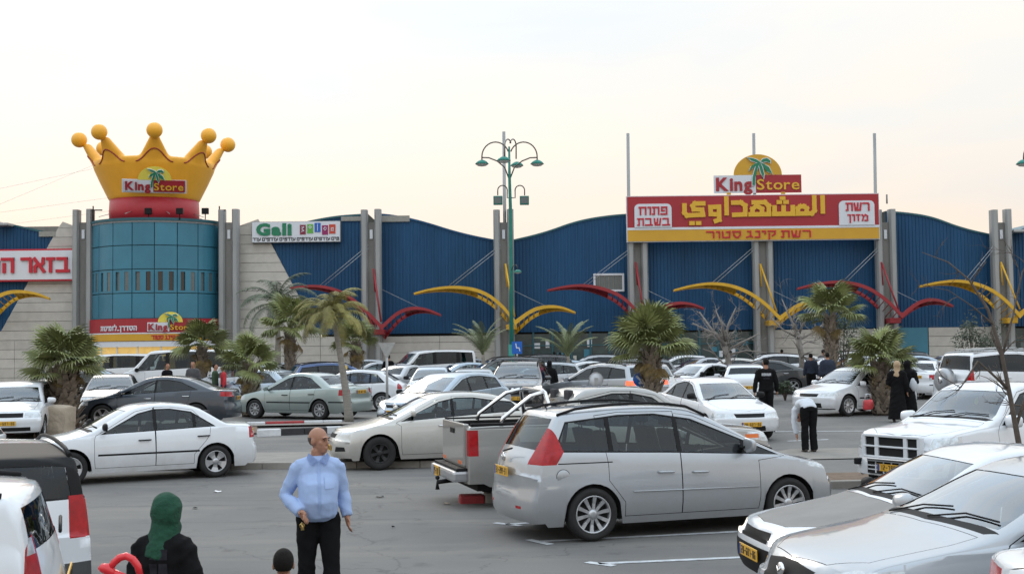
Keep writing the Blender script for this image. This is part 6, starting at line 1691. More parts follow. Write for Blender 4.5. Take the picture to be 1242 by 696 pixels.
for ch in e_.children:
    if ch.name.startswith('bonnet'):
        for sl in ch.material_slots: sl.link = 'OBJECT'; sl.material = M['hood_dark']
car('saloon_f', 'paint_silver', from_point(936, 9.6, 192, 2.34, 0), 192, 'pale silver saloon with black front emblem grille, nearest the camera', 'car', GR)
car('saloon_c', 'paint_white', from_point(1140, 8.0, 14, -2.31, .89), 14, 'white car cut off by the bottom right corner, only its rear corner showing', 'car', GR)
car('pickup_b', 'paint_white', from_point(1077, 18.7, 213, 2.6, 0), 213, 'white pickup with big latticed grille and green air freshener in the windscreen', 'pickup truck', GR)
car('tall_mpv', 'paint_white', from_point(120, 10.3, 118, -2.12, -.87), 118, 'white tall family car with wide dark rear window and roof rails, lower left', 'car', GR)
car('tall_mpv2', 'paint_white', from_point(74, 7.5, 197, -2.12, .87), 197, 'white van like car at the lower left corner with one tall red tail lamp', 'car', GR)
# middle rows
car('saloon_b', 'paint_navy', from_point(194, 36.2, 180, 0, 0), 180.5, 'dark navy saloon with chrome window line behind the white boxy saloon', 'car', GM)
car('saloon_d', 'paint_green_grey', from_point(392.4, 38, 152, -1.33, .8), 152, 'grey green saloon with round red tail lamps behind the thin palm trunk', 'car', GM)
car('hatch_a', 'paint_bluish', from_point(476, 32.2, 233, 2.1, 0), 233, 'bluish silver hatchback with lit headlamps behind the beige saloon', 'car', GM, swaps={'lamp_clear': 'lamp_on'})
car('suv', 'paint_black', from_point(624, 39, 264, 1.5, 0), 264, 'black crossover with lit headlamps driving towards the camera', 'car', GM, swaps={'lamp_clear': 'lamp_on'})
t_ = car('hatch_b', 'paint_white', from_point(424, 43.5, 176, 0, 0), 176, 'white taxi with yellow roof light behind the grey green saloon', 'taxi', GM); taxi_light(t_)
car('wagon', 'paint_silver', from_point(733, 40.5, 128, 0, 0), 128, 'silver estate with lit brake lamps behind the fan palm trunk', 'car', GM, swaps={'lamp_red': 'lamp_red_on'})
car('saloon_a', 'paint_white', from_point(908, 29.2, 285, 2.1, 0), 285, 'white saloon facing us, its bonnet beyond the silver people carrier', 'car', GM)
car('hatch_c', 'paint_white', from_point(904, 44.5, 83, -1.5, 0), 83, 'white hatchback seen from behind with yellow plate beside the man in black', 'car', GM)
car('saloon_b', 'paint_dark_grey', from_point(921, 53, 177, 0, 0), 177, 'dark grey saloon with white fuel cap behind the man in black', 'car', GM)
t_ = car('saloon_a', 'paint_white', from_point(848, 49, 216, 0, 0), 216, 'white taxi facing left with mirror out, right of the fan palm', 'taxi', GM)
c, h, d = on_wheels((1111, 499.5), (1007.6, 506), 2.51, 1.74, 1)
car('hatch_b', 'paint_white', c, h, 'white saloon with spoked alloys behind the bending man', 'car', GM)
car('offroader', 'paint_white', from_point(1172, 37.2, 18, -2.37, -.92), 18, 'white off road car with silver spare wheel cover on its back door', 'car', GM)
car('saloon_d', 'paint_white', from_point(1112, 47, 62, -1.6, 0), 62, 'white saloon seen from behind between the palm and the off road car', 'car', GM)
car('hatch_c', 'paint_white', from_point(10, 31.5, 283, 1.6, 0), 283, 'white older hatchback facing us left of the stone block', 'car', GM)
car('saloon_a', 'paint_white', from_point(9, 27.5, 2, 2.16, .4), 2, 'white car at the left edge, only its front corner with orange lamp showing', 'car', GM, swaps={'lamp_clear': 'lamp_orange'})
car('saloon_b', 'paint_black', from_point(50, 47, 66, -2.1, 0), 66, 'black saloon with lit brake lamps left of the shaggy palm', 'car', GM, swaps={'lamp_red': 'lamp_red_on'})
car('hatch_c', 'paint_grey', from_point(136, 40.5, 284, 0, 0), 284, 'grey hatchback facing us above the bonnet of the navy saloon', 'car', GM)
car('van_a', 'paint_white_van', from_point(219, 58, 180, 0, 0), 181, 'long white passenger van in front of the teal tower entrance', 'van', 'vans')
car('van_b', 'paint_white_van', from_point(140, 66, 184, 0, 0), 184, 'white van half hidden behind the long passenger van', 'van', 'vans')
car('van_b', 'paint_white_van', from_point(520, 66, 206, 0, 0), 206, 'white van with side windows in front of the pale stone wall', 'van', 'vans')
# far rows: each told apart by what it stands beside
far = [('wagon', 'paint_blue', 412, 50, 22, 'blue estate car above the roof of the white taxi'),
 ('saloon_d', 'paint_bluish', 322, 46, 150, 'bluish saloon behind the fan palm and the grey green saloon'),
 ('wagon', 'paint_silver', 287, 50, 176, 'grey estate right of the four people by the van'),
 ('hatch_c', 'paint_silver', 322, 62, 250, 'silver hatchback under the tall dark feather palm'),
 ('saloon_a', 'paint_champagne', 372, 60, 20, 'champagne saloon left of the blue estate'),
 ('saloon_d', 'paint_silver', 494, 52, 60, 'silver saloon with lit brake lamp below the white van'),
 ('saloon_a', 'paint_bluish', 524, 48, 268, 'bluish saloon facing us behind the bluish silver hatchback'),
 ('hatch_b', 'paint_bluish', 556, 56, 200, 'small bluish car left of the dark crossover'),
 ('hatch_c', 'paint_silver', 574, 44, 92, 'silver hatchback showing only roof and window left of the black crossover'),
 ('suv', 'paint_dark_grey', 604, 52, 190, 'dark grey crossover roof in front of the tall lamp post'),
 ('suv', 'paint_black', 642, 58, 200, 'black car behind the dark grey crossover, near the glass shop front'),
 ('saloon_b', 'paint_white', 706, 55, 184, 'white saloon behind the silver estate, left half'),
 ('hatch_a', 'paint_silver', 652, 50, 190, 'silver hatchback beside the woman in pink'),
 ('wagon', 'paint_silver', 716, 64, 176, 'silver estate near the glass shop front and feather palm'),
 ('saloon_a', 'paint_white', 765, 58, 200, 'white saloon behind the fan palm crown'),
 ('hatch_c', 'paint_champagne', 790, 48, 268, 'champagne hatchback left of the white taxi with mirror out'),
 ('saloon_d', 'paint_silver', 850, 62, 200, 'silver saloon in front of the bare pale tree'),
 ('wagon', 'paint_white', 925, 60, 180, 'white estate roof above the dark grey saloon'),
 ('saloon_d', 'paint_beige', 968, 66, 180, 'beige saloon left of the men by the palm trunk'),
 ('saloon_b', 'paint_white', 1000, 58, 184, 'white saloon behind the men by the palm trunk'),
 ('hatch_b', 'paint_white', 1046, 52, 192, 'white hatchback behind the right fan palm'),
 ('wagon', 'paint_dark_grey', 1078, 62, 170, 'dark estate under the right fan palm crown'),
 ('saloon_d', 'paint_bluish', 1104, 60, 176, 'bluish saloon roof left of the silver spare wheel cover'),
 ('hatch_b', 'paint_beige', 372, 52, 268, 'beige hatchback facing us left of the white taxi'),
 ('saloon_a', 'paint_silver', 455, 62, 182, 'silver saloon below the red wing canopy'),
 ('saloon_b', 'paint_bluish', 94, 56, 200, 'bluish saloon behind the shaggy palm crown'),
 ('hatch_a', 'paint_white', 820, 66, 182, 'white hatchback by the glass shop front right of the fan palm'),
 ('saloon_c', 'paint_grey', 560, 68, 182, 'grey saloon by the stone wall below the feather palm'),
 ('hatch_a', 'paint_white', 1030, 57, 186, 'white hatchback left of the dark estate behind the right fan palm'),
 ('saloon_b', 'paint_silver', 1062, 47, 200, 'silver saloon roof between the right fan palm and the white saloon with spoked alloys'),
 ('saloon_c', 'paint_beige', 882, 57, 178, 'beige saloon above the white hatchback with the yellow plate'),
 ('wagon', 'paint_grey', 758, 51, 182, 'grey estate behind the fan palm trunk, above the silver estate'),
 ('saloon_a', 'paint_bluish', 684, 60, 178, 'bluish saloon before the upright feather palm at the shop front'),
 ('hatch_b', 'paint_silver', 438, 70, 182, 'silver hatchback at the foot of the red wing canopy pillar'),
 ('wagon', 'paint_beige', 1018, 66, 182, 'beige estate by the pale stone wall right of the tall palm'),
 ('saloon_d', 'paint_white', 1150, 62, 184, 'white saloon by the pale stone wall above the off road car')]
for k, c_, px, Y, h, lab in far:
    car(k, c_, from_point(px, Y, h, 0, 0), h, lab, 'car', GF, swaps={'lamp_red': 'lamp_red_on'} if 'lit brake' in lab else None)
# ================================================================ PLANTS
def fan_frond(seed, old=False):
    """one fan leaf: long stalk along +X, pleated blade that hangs from its end, tips split and drooping"""
    rnd = random.Random(seed); bm = bmesh.new(); tube(bm, [(0, 0, 0), (.40, 0, .05), (.82, 0, .02)], [.024, .014, .010], 4)
    n = 30; c = Vector((.80, 0, .02)); span = R(112 if not old else 85); hang = R(-14 - rnd.uniform(0, 14) + (8 if old else 0)); T_ = Matrix.Rotation(-hang, 3, 'Y')
    for i in range(n):
        a = -span + 2 * span * i / (n - 1); L_ = (.74 + .12 * math.cos(a)) * rnd.uniform(.93, 1.05) * (1 - .22 * abs(a / span) ** 2); hw_ = span / n * 1.12; dz = .030 * (1 if i % 2 else -1)
        dr = rnd.uniform(.03, .12) + .10 * abs(a / span) + (.2 if old else 0); fold = lambda r, b: -.22 * r * abs(math.sin(b))
        pt = lambda r, b, z: c + T_ @ Vector((r * math.cos(b), r * math.sin(b), z + fold(r, b)))
        q = (pt(.02, a, 0), pt(L_ * .60, a - hw_, dz), pt(L_ * .60, a + hw_, -dz), pt(L_ * .84, a - hw_ * .34, -dr * .4), pt(L_ * .84, a + hw_ * .34, -dr * .4), pt(L_ * 1.0, a + rnd.uniform(-.03, .03), -dr * 1.6))
        V = [bm.verts.new(v) for v in q]
        bm.faces.new((V[0], V[1], V[2])); bm.faces.new((V[1], V[3], V[4], V[2])); bm.faces.new((V[3], V[5], V[4]))
    me = bpy.data.meshes.new('frond'); bm.to_mesh(me); bm.free(); return me
def feather_frond(seed, droop=1., leaf=.36):
    rnd = random.Random(seed); bm = bmesh.new(); P_ = []
    for i in range(13):
        t = i / 12; a = R(55) - R(105) * droop * t ** 1.25; P_.append((P_[-1] + Vector((math.cos(a), 0, math.sin(a))) * .20) if P_ else Vector((0, 0, 0)))
    tube(bm, P_, [.028 * (1 - .8 * i / 12) for i in range(13)], 4)
    for i in range(44):
        t = .16 + .84 * i / 43; k = min(11, int(t * 12)); u = t * 12 - k; p = P_[k] * (1 - u) + P_[k + 1] * u; d = (P_[k + 1] - P_[k]).normalized()
        for sg in (-1, 1):
            L_ = leaf * math.sin(math.pi * min(1, .18 + .80 * t)) ** .6 * rnd.uniform(.8, 1.15); dn = rnd.uniform(.35, .8) * (.7 + .5 * droop)
            o = Vector((d.x * .45, sg * .8, d.z * .45)).normalized() * L_; q1 = p + o * .55 + Vector((0, 0, -L_ * dn * .12)); q2 = p + o + Vector((0, 0, -L_ * dn * .75)); w_ = d * .013
            a, b, c_, e1, f = [bm.verts.new(v) for v in (p - w_, p + w_, q1 + w_ * 1.2, q1 - w_ * 1.2, q2)]
            bm.faces.new((a, b, c_, e1)); bm.faces.new((e1, c_, f))
    me = bpy.data.meshes.new('frond'); bm.to_mesh(me); bm.free(); return me
FAN = [fan_frond(i) for i in range(3)]; FAN_OLD = [fan_frond(9, True), fan_frond(10, True)]
for m_ in FAN: m_.materials.append(M['fan'])
for m_ in FAN_OLD: m_.materials.append(M['fan_old'])
def set_frond(me, root, loc, az, el, sc, roll=0, m=None):
    o = mesh_obj('frond', me, None, root); o.matrix_local = Matrix.Translation(loc) @ Matrix.Rotation(az, 4, 'Z') @ Matrix.Rotation(-el, 4, 'Y') @ Matrix.Rotation(roll, 4, 'X') @ Matrix.Scale(sc, 4)
    if m: o.material_slots[0].link = 'OBJECT'; o.material_slots[0].material = M[m]
    return o
def shag_trunk(root, H, r0, r1, shag=1., m='husk', lean=(0, 0)):
    bm = bmesh.new(); P_ = [Vector((lean[0] * t * t, lean[1] * t * t, H * t)) for t in [i / 8 for i in range(9)]]
    tube(bm, P_, [r0 + (r1 - r0) * t / 8 for t in range(9)], 12); bm_obj('trunk', bm, [M['husk_dark' if m == 'husk' else m]], root)
    bm = bmesh.new(); z = .06; k = 0     # split leaf bases wrapped in a spiral, points standing out
    while z < H:
        t = z / H; r = (r0 + (r1 - r0) * t) * .95; cx, cy = lean[0] * t * t, lean[1] * t * t
        for j in range(9):
            a = 2 * math.pi * (j / 9 + k * .055) + random.uniform(-.12, .12); w_ = .075 * shag + .02; ln = random.uniform(.16, .28) * (.7 + .3 * shag); o = Vector((math.cos(a), math.sin(a), 0)); tn = Vector((-o.y, o.x, 0)); c = Vector((cx, cy, z))
            out = random.uniform(.07, .20) * shag; sk = tn * random.uniform(-.08, .08)
            V = [bm.verts.new(v) for v in (c + o * r - tn * w_, c + o * r + tn * w_, c + o * (r + out) + tn * w_ * .35 + Vector((0, 0, ln)) + sk, c + o * (r + out) - tn * w_ * .35 + Vector((0, 0, ln)) + sk, c + o * (r + .05) + Vector((0, 0, ln * .4)))]
            bm.faces.new((V[0], V[1], V[4])); bm.faces.new((V[1], V[2], V[4])); bm.faces.new((V[2], V[3], V[4])); bm.faces.new((V[3], V[0], V[4]))
        z += .095; k += 1
    tag(bm_obj('leaf_base', bm, [M['husk']], root), kind='stuff')
def fan_palm(px, Y, topy, cry, rad, lab, seed, nf=30, r0=.26, old=6, tw=1., sunk=None):
    """cry: photo height of the crown's heart, rad: reach of the leaves in photo pixels"""
    rnd = random.Random(seed); b = gp(px, Y); root = thing('fan_palm', lab, 'palm tree', tuple(b), 0, 'palms planted in the lot'); H = at(px, cry, Y).z - b.z; sc = rad / (1500 / Y) / 1.42
    nf = int(nf * .8)
    shag_trunk(root, H, r0, r0 * .72, tw)
    for i in range(nf):
        t = i / nf; el = R(88 - 76 * t ** .9) + rnd.uniform(-.18, .18); az = i * 2.39996 + rnd.uniform(-.2, .2); s_ = sc * rnd.uniform(.9, 1.08) * (1 if t < .8 else .92)
        set_frond(FAN[i % 3], root, (0, 0, H + .05 - .25 * t), az, el, s_, rnd.uniform(-.6, .6))
    for i in range(old): set_frond(FAN_OLD[i % 2], root, (0, 0, H - .15 - .02 * i), i * 2.4 + rnd.random(), R(-38) + rnd.uniform(-.6, .55), sc * rnd.uniform(.38, .6), rnd.uniform(-.8, .8))
    return root
def feather_palm(px, Y, cry, rad, lab, seed, m, nf=22, r0=.16, lean=0., el0=80, el1=-5, droop=1., leaf=.36, trunkm='smooth_trunk', name='feather_palm', bx_=None):
    rnd = random.Random(seed); b = gp(px if bx_ is None else bx_, Y); root = thing(name, lab, 'palm tree', tuple(b), 0, 'palms planted in the lot'); t_ = at(px, cry, Y) - b; H = t_.z; sc = rad / (1500 / Y) / 1.9
    me = [feather_frond(seed * 3 + k, droop, leaf) for k in range(2)]
    for q in me: q.materials.append(M[m])
    bm = bmesh.new(); P_ = [Vector((t_.x * (t ** 1.3), 0, H * t)) for t in [i / 14 for i in range(15)]]
    tube(bm, P_, [r0 * (1.2 - .65 * (t / 14) ** .6) * (1 + .05 * (t % 2)) for t in range(15)], 12); bm_obj('trunk', bm, [M[trunkm]], root)
    for i in range(nf):
        t = i / nf; el = R(el0 + (el1 - el0) * t ** .8 - 50) + rnd.uniform(-.12, .12)
        set_frond(me[i % 2], root, (t_.x, 0, H - .1 * t), i * 2.39996 + rnd.uniform(-.25, .25), el, sc * rnd.uniform(.88, 1.1))
    return root
fan_palm(77, 34.2, 388, 447, 52, 'shaggy fan palm with thick trunk beside the tan stone block', 1, 38, .40, 5, 1.5)
fan_palm(303, 40.5, 400, 446, 40, 'fan palm with shaggy trunk left of the grey green saloon', 2, 30, .26, 8)
fan_palm(245, 50, 385, 424, 38, 'slim fan palm before the long white van', 3, 28, .20, 6)
fan_palm(352, 52, 370, 400, 42, 'fan palm below the tall dark feather palm', 4, 30, .20, 8)
fan_palm(790, 35.5, 366, 426, 56, 'broad fan palm behind the blue arrow sign with brown hanging leaves', 5, 42, .24, 9, 1.1)
fan_palm(1068, 37.0, 388, 442, 46, 'fan palm with grey shaggy trunk beside the two women in black', 6, 34, .27, 3, 1.2)
fan_palm(1008, 48, 330, 386, 46, 'tall fan palm with dark fibrous trunk below the end of the long sign', 7, 26, .22, 6)
fan_palm(432, 56, 395, 418, 34, 'small fan palm hidden behind the yellowish palm', 8, 20, .22, 8)
feather_palm(337, 55, 368, 46, 'tall feather palm with dark fine leaves before the stone wall', 11, 'feather_dark', 22, .16, el0=88, el1=0, droop=1.0, leaf=.42)
feather_palm(404, 36.5, 384, 46, 'thin trunked palm with yellowing drooping fronds', 12, 'feather_yellow', 34, .12, el0=96, el1=18, droop=1.15, leaf=.52, bx_=423)
feather_palm(586, 52, 430, 42, 'young upright feather palm left of the lamp post', 13, 'feather', 13, .12, el0=92, el1=52, droop=.62, leaf=.30)
feather_palm(689, 52, 432, 42, 'young upright feather palm by the glass shop front', 14, 'feather', 13, .12, el0=92, el1=52, droop=.62, leaf=.30)
def bare_tree(px, Y, base_r, limbs, lab, m, seed, name='bare_tree', twig=2):
    """limbs: photo polylines (px, py, depth offset, radius); side twigs grow from them"""
    rnd = random.Random(seed); b = gp(px, Y); root = thing(name, lab, 'tree', tuple(b))
    tw = bmesh.new()
    def grow(p, d, r, n, L_):
        pts = [p]
        for i in range(4):
            d = (d + Vector([rnd.uniform(-.3, .3) for _ in range(3)]) + Vector((0, 0, .04))).normalized(); pts.append(pts[-1] + d * L_ / 4)
        tube(tw, pts, [r * (1 - .17 * i) for i in range(5)], 5)
        if n > 0:
            for k in range(3):
                i = rnd.randint(1, 4); dd = (d + Vector([rnd.uniform(-1, 1) for _ in range(3)])).normalized(); grow(pts[i], dd, r * .6, n - 1, L_ * rnd.uniform(.5, .8))
    for k, L_ in enumerate(limbs):
        pts = [at(q[0], q[1], Y + q[2]) - b for q in L_]; rr = [q[3] for q in L_]
        bm = bmesh.new(); tube(bm, pts, rr, 9); bm_obj('trunk' if k == 0 else 'limb', bm, [M[m]], root)
        for i in range(1, len(pts)):
            for _ in range(twig):
                u = rnd.random(); p = pts[i - 1] * (1 - u) + pts[i] * u; d = (pts[i] - pts[i - 1]).normalized(); dd = (d * .6 + Vector([rnd.uniform(-1, 1) for _ in range(3)])).normalized(); grow(p, dd, rr[i] * .45 + .004, 2 if k else 1, (pts[i] - pts[i - 1]).length * rnd.uniform(.5, .9))
    tag(bm_obj('twigs', tw, [M[m]], root), kind='stuff')
bare_tree(884, 52, .2, [[(886, 475, 0, .16), (884, 440, 0, .13), (878, 412, 0, .10)], [(878, 414, 0, .08), (862, 398, .3, .055), (848, 378, .4, .03)], [(880, 420, 0, .08), (868, 405, -.4, .05), (840, 392, -.5, .025)], [(879, 412, 0, .07), (884, 392, .3, .05), (893, 372, .2, .02)], [(882, 425, 0, .06), (900, 415, -.3, .045), (922, 404, -.2, .02)], [(880, 415, 0, .06), (876, 395, -.6, .04), (868, 376, -.7, .02)], [(884, 430, 0, .05), (905, 425, .4, .035), (930, 428, .5, .02)]], 'pale bare tree left of the yellow wing canopy', 'barktree', 21, twig=3)
bare_tree(973, 56, .15, [[(974, 470, 0, .14), (972, 430, 0, .12), (968, 402, 0, .09)], [(968, 404, 0, .07), (958, 385, .3, .05), (948, 362, .4, .02)], [(969, 404, 0, .07), (978, 385, -.3, .04), (990, 368, -.2, .02)], [(970, 412, 0, .05), (988, 402, .3, .04), (1004, 388, .2, .02)], [(968, 410, 0, .05), (950, 400, -.3, .04), (935, 385, -.3, .02)]], 'pale bare tree between the yellow and the red wing canopies', 'barktree', 22, twig=3)
bare_tree(1237, 16.5, .1, [[(1241, 620, 0, 0.0441), (1236, 540, 0, 0.0389), (1225, 480, 0, 0.0311), (1214, 425, 0, 0.0259), (1198, 375, 0, 0.0207), (1176, 340, .1, 0.0145), (1150, 318, .2, 0.0094), (1118, 306, .3, 0.0042)], [(1222, 470, 0, 0.0259), (1205, 455, -.1, 0.0156), (1186, 438, -.2, 0.0145), (1165, 470, -.2, 0.0104), (1140, 455, -.2, 0.0042)], [(1216, 430, 0, 0.0181), (1228, 385, .2, 0.0130), (1240, 330, .3, 0.0094), (1262, 290, .3, 0.0052)], [(1206, 395, 0, 0.0156), (1180, 372, -.1, 0.0094), (1150, 352, -.2, 0.0052), (1112, 345, -.2, 0.0026)], [(1231, 520, 0, 0.0259), (1248, 470, .2, 0.0156), (1262, 420, .3, 0.0104)]], 'thin dark bare tree in front of the off road car at the right edge', 'barkdark', 23, twig=1)
def bush(px, Y, cy, rad, lab, seed, m='bush', n=900, sq=.7):
    rnd = random.Random(seed); b = gp(px, Y); c = at(px, cy, Y) - b; root = thing('bush', lab, 'bush', tuple(b)); r = rad / (1500 / Y); bm = bmesh.new(); st = bmesh.new(); clumps = [Vector((rnd.uniform(-.75, .75) * r, rnd.uniform(-.6, .6) * r, rnd.uniform(-.6, .75) * r * sq)) for _ in range(16)]
    for q in clumps: tube(st, [(0, 0, 0), c * .5 + q * .3, c + q], [.03, .02, .008], 5)
    for i in range(n):
        p = c + rnd.choice(clumps) + Vector([rnd.gauss(0, .17) * r for _ in range(3)]); d = Vector([rnd.uniform(-1, 1) for _ in range(3)]).normalized(); e1 = d.orthogonal().normalized() * .035; L_ = rnd.uniform(.07, .13)
        bm.faces.new([bm.verts.new(v) for v in (p - e1, p + e1, p + d * L_ + e1 * .2, p + d * L_ - e1 * .2)])
    bm_obj('stem', st, [M['barkdark']], root); tag(bm_obj('foliage', bm, [M[m]], root), kind='stuff')
bush(1181, 50, 408, 30, 'dark leafy shrub before the pale stone wall above the off road car', 31)
bush(951, 47, 470, 10, 'low green shrub at the rear wheel of the dark grey saloon', 32, n=300)
bush(1022, 52, 412, 18, 'dark leafy shrub right of the tall fan palm trunk', 33, n=500, sq=1.6)
# ================================================================ PEOPLE
def lerp_v(a, b, t): return a * (1 - t) + b * t
class Figure:
    """joints in metres for a 1.75 m person facing -Y (left hand at +X); clothes are shells grown round the same joints"""
    BASE = dict(pelvis=(0, 0, .95), waist=(0, 0, 1.08), chest=(0, 0, 1.30), neck=(0, .01, 1.47), head=(0, -.01, 1.62),
        shL=(.185, .01, 1.41), elL=(.25, .02, 1.12), wrL=(.27, -.03, .87), shR=(-.185, .01, 1.41), elR=(-.25, .02, 1.12), wrR=(-.27, -.03, .87),
        hipL=(.09, 0, .92), knL=(.10, -.02, .50), anL=(.11, .01, .09), hipR=(-.09, 0, .92), knR=(-.10, -.02, .50), anR=(-.11, .01, .09))
    def __init__(s, pose=None, k=1.0, girth=1.0, belly=0., turn=0., hs=1.0):
        s.hs = hs
        s.J = {n: Vector(p) for n, p in s.BASE.items()}
        for n, p in (pose or {}).items(): s.J[n] = Vector(p)
        s.g = girth; s.belly = belly; s.k = k; s.turn = turn
    def torso(s, bm, ex=0., low=None, hips=True):
        J, g, b = s.J, s.g, s.belly
        lowp = low if low is not None else J['pelvis'] + (J['pelvis'] - J['waist']) * .4
        P_ = [lowp, J['pelvis'], lerp_v(J['pelvis'], J['waist'], .6) + Vector((0, -b * .45, 0)), J['waist'] + Vector((0, -b * .6, 0)), lerp_v(J['waist'], J['chest'], .5) + Vector((0, -b * .45, 0)), J['chest'], lerp_v(J['chest'], J['neck'], .5), lerp_v(J['chest'], J['neck'], .82), J['neck']]
        rr = [(.150, .105), (.168, .115), (.160, .105 + b * .5), (.158, .105 + b * .6), (.165, .11 + b * .45), (.175, .12), (.165, .105), (.12, .085), (.06, .06)]
        tube(bm, P_, [(a * g + ex, c * g + ex) for a, c in rr], 18)
        for sd in 'LR': tube(bm, [lerp_v(J['chest'], J['neck'], .55), J['sh' + sd] + Vector((0, 0, -.01)), lerp_v(J['sh' + sd], J['el' + sd], .12)], [(.10 * g + ex, .085 * g + ex), (.062 * g + ex,) * 2, (.056 * g + ex,) * 2], 12)
    def arm(s, bm, sd, ex=0., upto=1.0, flare=0.):
        J = s.J; a, b, c = J['sh' + sd], J['el' + sd], J['wr' + sd]; g = s.g
        if upto >= 1: pts = [a, lerp_v(a, b, .5), b, lerp_v(b, c, .4), c]; r = [.056, .050, .042, .042, .030]
        else: pts = [a, lerp_v(a, b, .5), lerp_v(a, b, upto * 2 if upto < .5 else 1)]; r = [.056, .052, .05]
        tube(bm, pts, [q * g + ex + flare * (i / len(r)) for i, q in enumerate(r)], 12)
    def leg(s, bm, sd, ex=0., flare=0., end=0):
        J = s.J; a, b, c = J['hip' + sd], J['kn' + sd], J['an' + sd]; c2 = c + (c - b).normalized() * end
        pts = [a + Vector((0, 0, .04)), lerp_v(a, b, .35), lerp_v(a, b, .7), b, lerp_v(b, c, .35), lerp_v(b, c, .7), c2]; r = [.092, .088, .068, .056, .056, .046, .042]
        tube(bm, pts, [q * (s.g * .5 + .5) + ex + flare * max(0, (i - 2) / 4) for i, q in enumerate(r)], 14)
    def hand(s, bm, sd, curl=.5, dirn=None, grip=False):
        J = s.J; w_, e_ = J['wr' + sd], J['el' + sd]; d = (w_ - e_).normalized() if dirn is None else Vector(dirn).normalized()
        side = Vector((0, 1, 0)) - d * d.y; side.normalize(); nrm = d.cross(side) * (1 if sd == 'L' else -1)   # palm towards the thigh
        tube(bm, [w_ - d * .02, w_ + d * .03, w_ + d * .085], [(.028, .022), (.024, .042), (.018, .044)] if True else 0, 12)
        for i, (off, L_) in enumerate(((-.033, .072), (-.011, .082), (.011, .076), (.033, .060))):
            p = w_ + d * .08 + side * off * (-1 if True else 1); pts = [p]; dd = d.copy()
            for j in range(3):
                pts.append(pts[-1] + dd * L_ / 3); ax = d.cross(nrm).normalized(); dd = (Matrix.Rotation(curl * (1 if not grip else 1.7) * .9, 3, ax) @ dd)
            tube(bm, pts, [.0095, .009, .0085, .007], 8)
        th = (d * .6 - side * .9 + nrm * .25).normalized(); q = w_ + d * .025 - side * .03; tube(bm, [q, q + th * .035, q + (th + d * .5).normalized() * .065], [.013, .011, .008], 8)
    def head(s, bm, hr=1.0):
        c = s.J['head']; M_ = Matrix.Rotation(s.turn, 3, 'Z'); h_ = s.hs; V = lambda x, y, z: c + M_ @ Vector((x, y, z)) * h_
        def ell(ctr, rx, ry, rz, rot=None):
            r = bmesh.ops.create_uvsphere(bm, u_segments=18, v_segments=12, radius=1)
            for v in r['verts']: v.co = ctr + M_ @ Vector((v.co.x * rx, v.co.y * ry, v.co.z * rz)) * h_
        ell(V(0, .015, .03), .076, .096, .095); ell(V(0, -.028, -.03), .055, .062, .084); ell(V(0, -.052, -.085), .034, .036, .030)
        tube(bm, [V(0, -.088, .022), V(0, -.108, -.018), V(0, -.098, -.034)], [.009, .013, .011], 8); ell(V(0, -.086, .030), .050, .014, .012)
        ell(V(0, -.089, -.058), .024, .012, .007); ell(V(0, -.087, -.070), .020, .012, .008)
        for sg in (-1, 1): ell(V(sg * .078, .012, -.005), .010, .020, .032); ell(V(sg * .040, -.052, -.015), .018, .022, .020)
        tube(bm, [V(0, .015, -.07), s.J['neck'] + Vector((0, .0, -.03))], [(.060 * h_, .060 * h_), (.070 * s.g, .066 * s.g)], 14); return V
    def finish(s, name, bm, m, root, vox, sm=3, noise_=0.):
        bmesh.ops.recalc_face_normals(bm, faces=bm.faces); me = remesh(bm, vox, sm, name)
        if noise_:
            me.update(); ns = [v.normal.copy() for v in me.vertices]
            for v, n in zip(me.vertices, ns):
                q = v.co; f = 1 - 2.2 * abs(noise.noise(Vector((q.x * 5 + q.z * 3, q.y * 5, q.z * 8 + 4 * q.x)))) + .5 * noise.noise(q * 17); v.co = q + n * f * noise_
        me.transform(Matrix.Scale(s.k, 4)); return mesh_obj(name, me, [M[m]] if isinstance(m, str) else m, root)
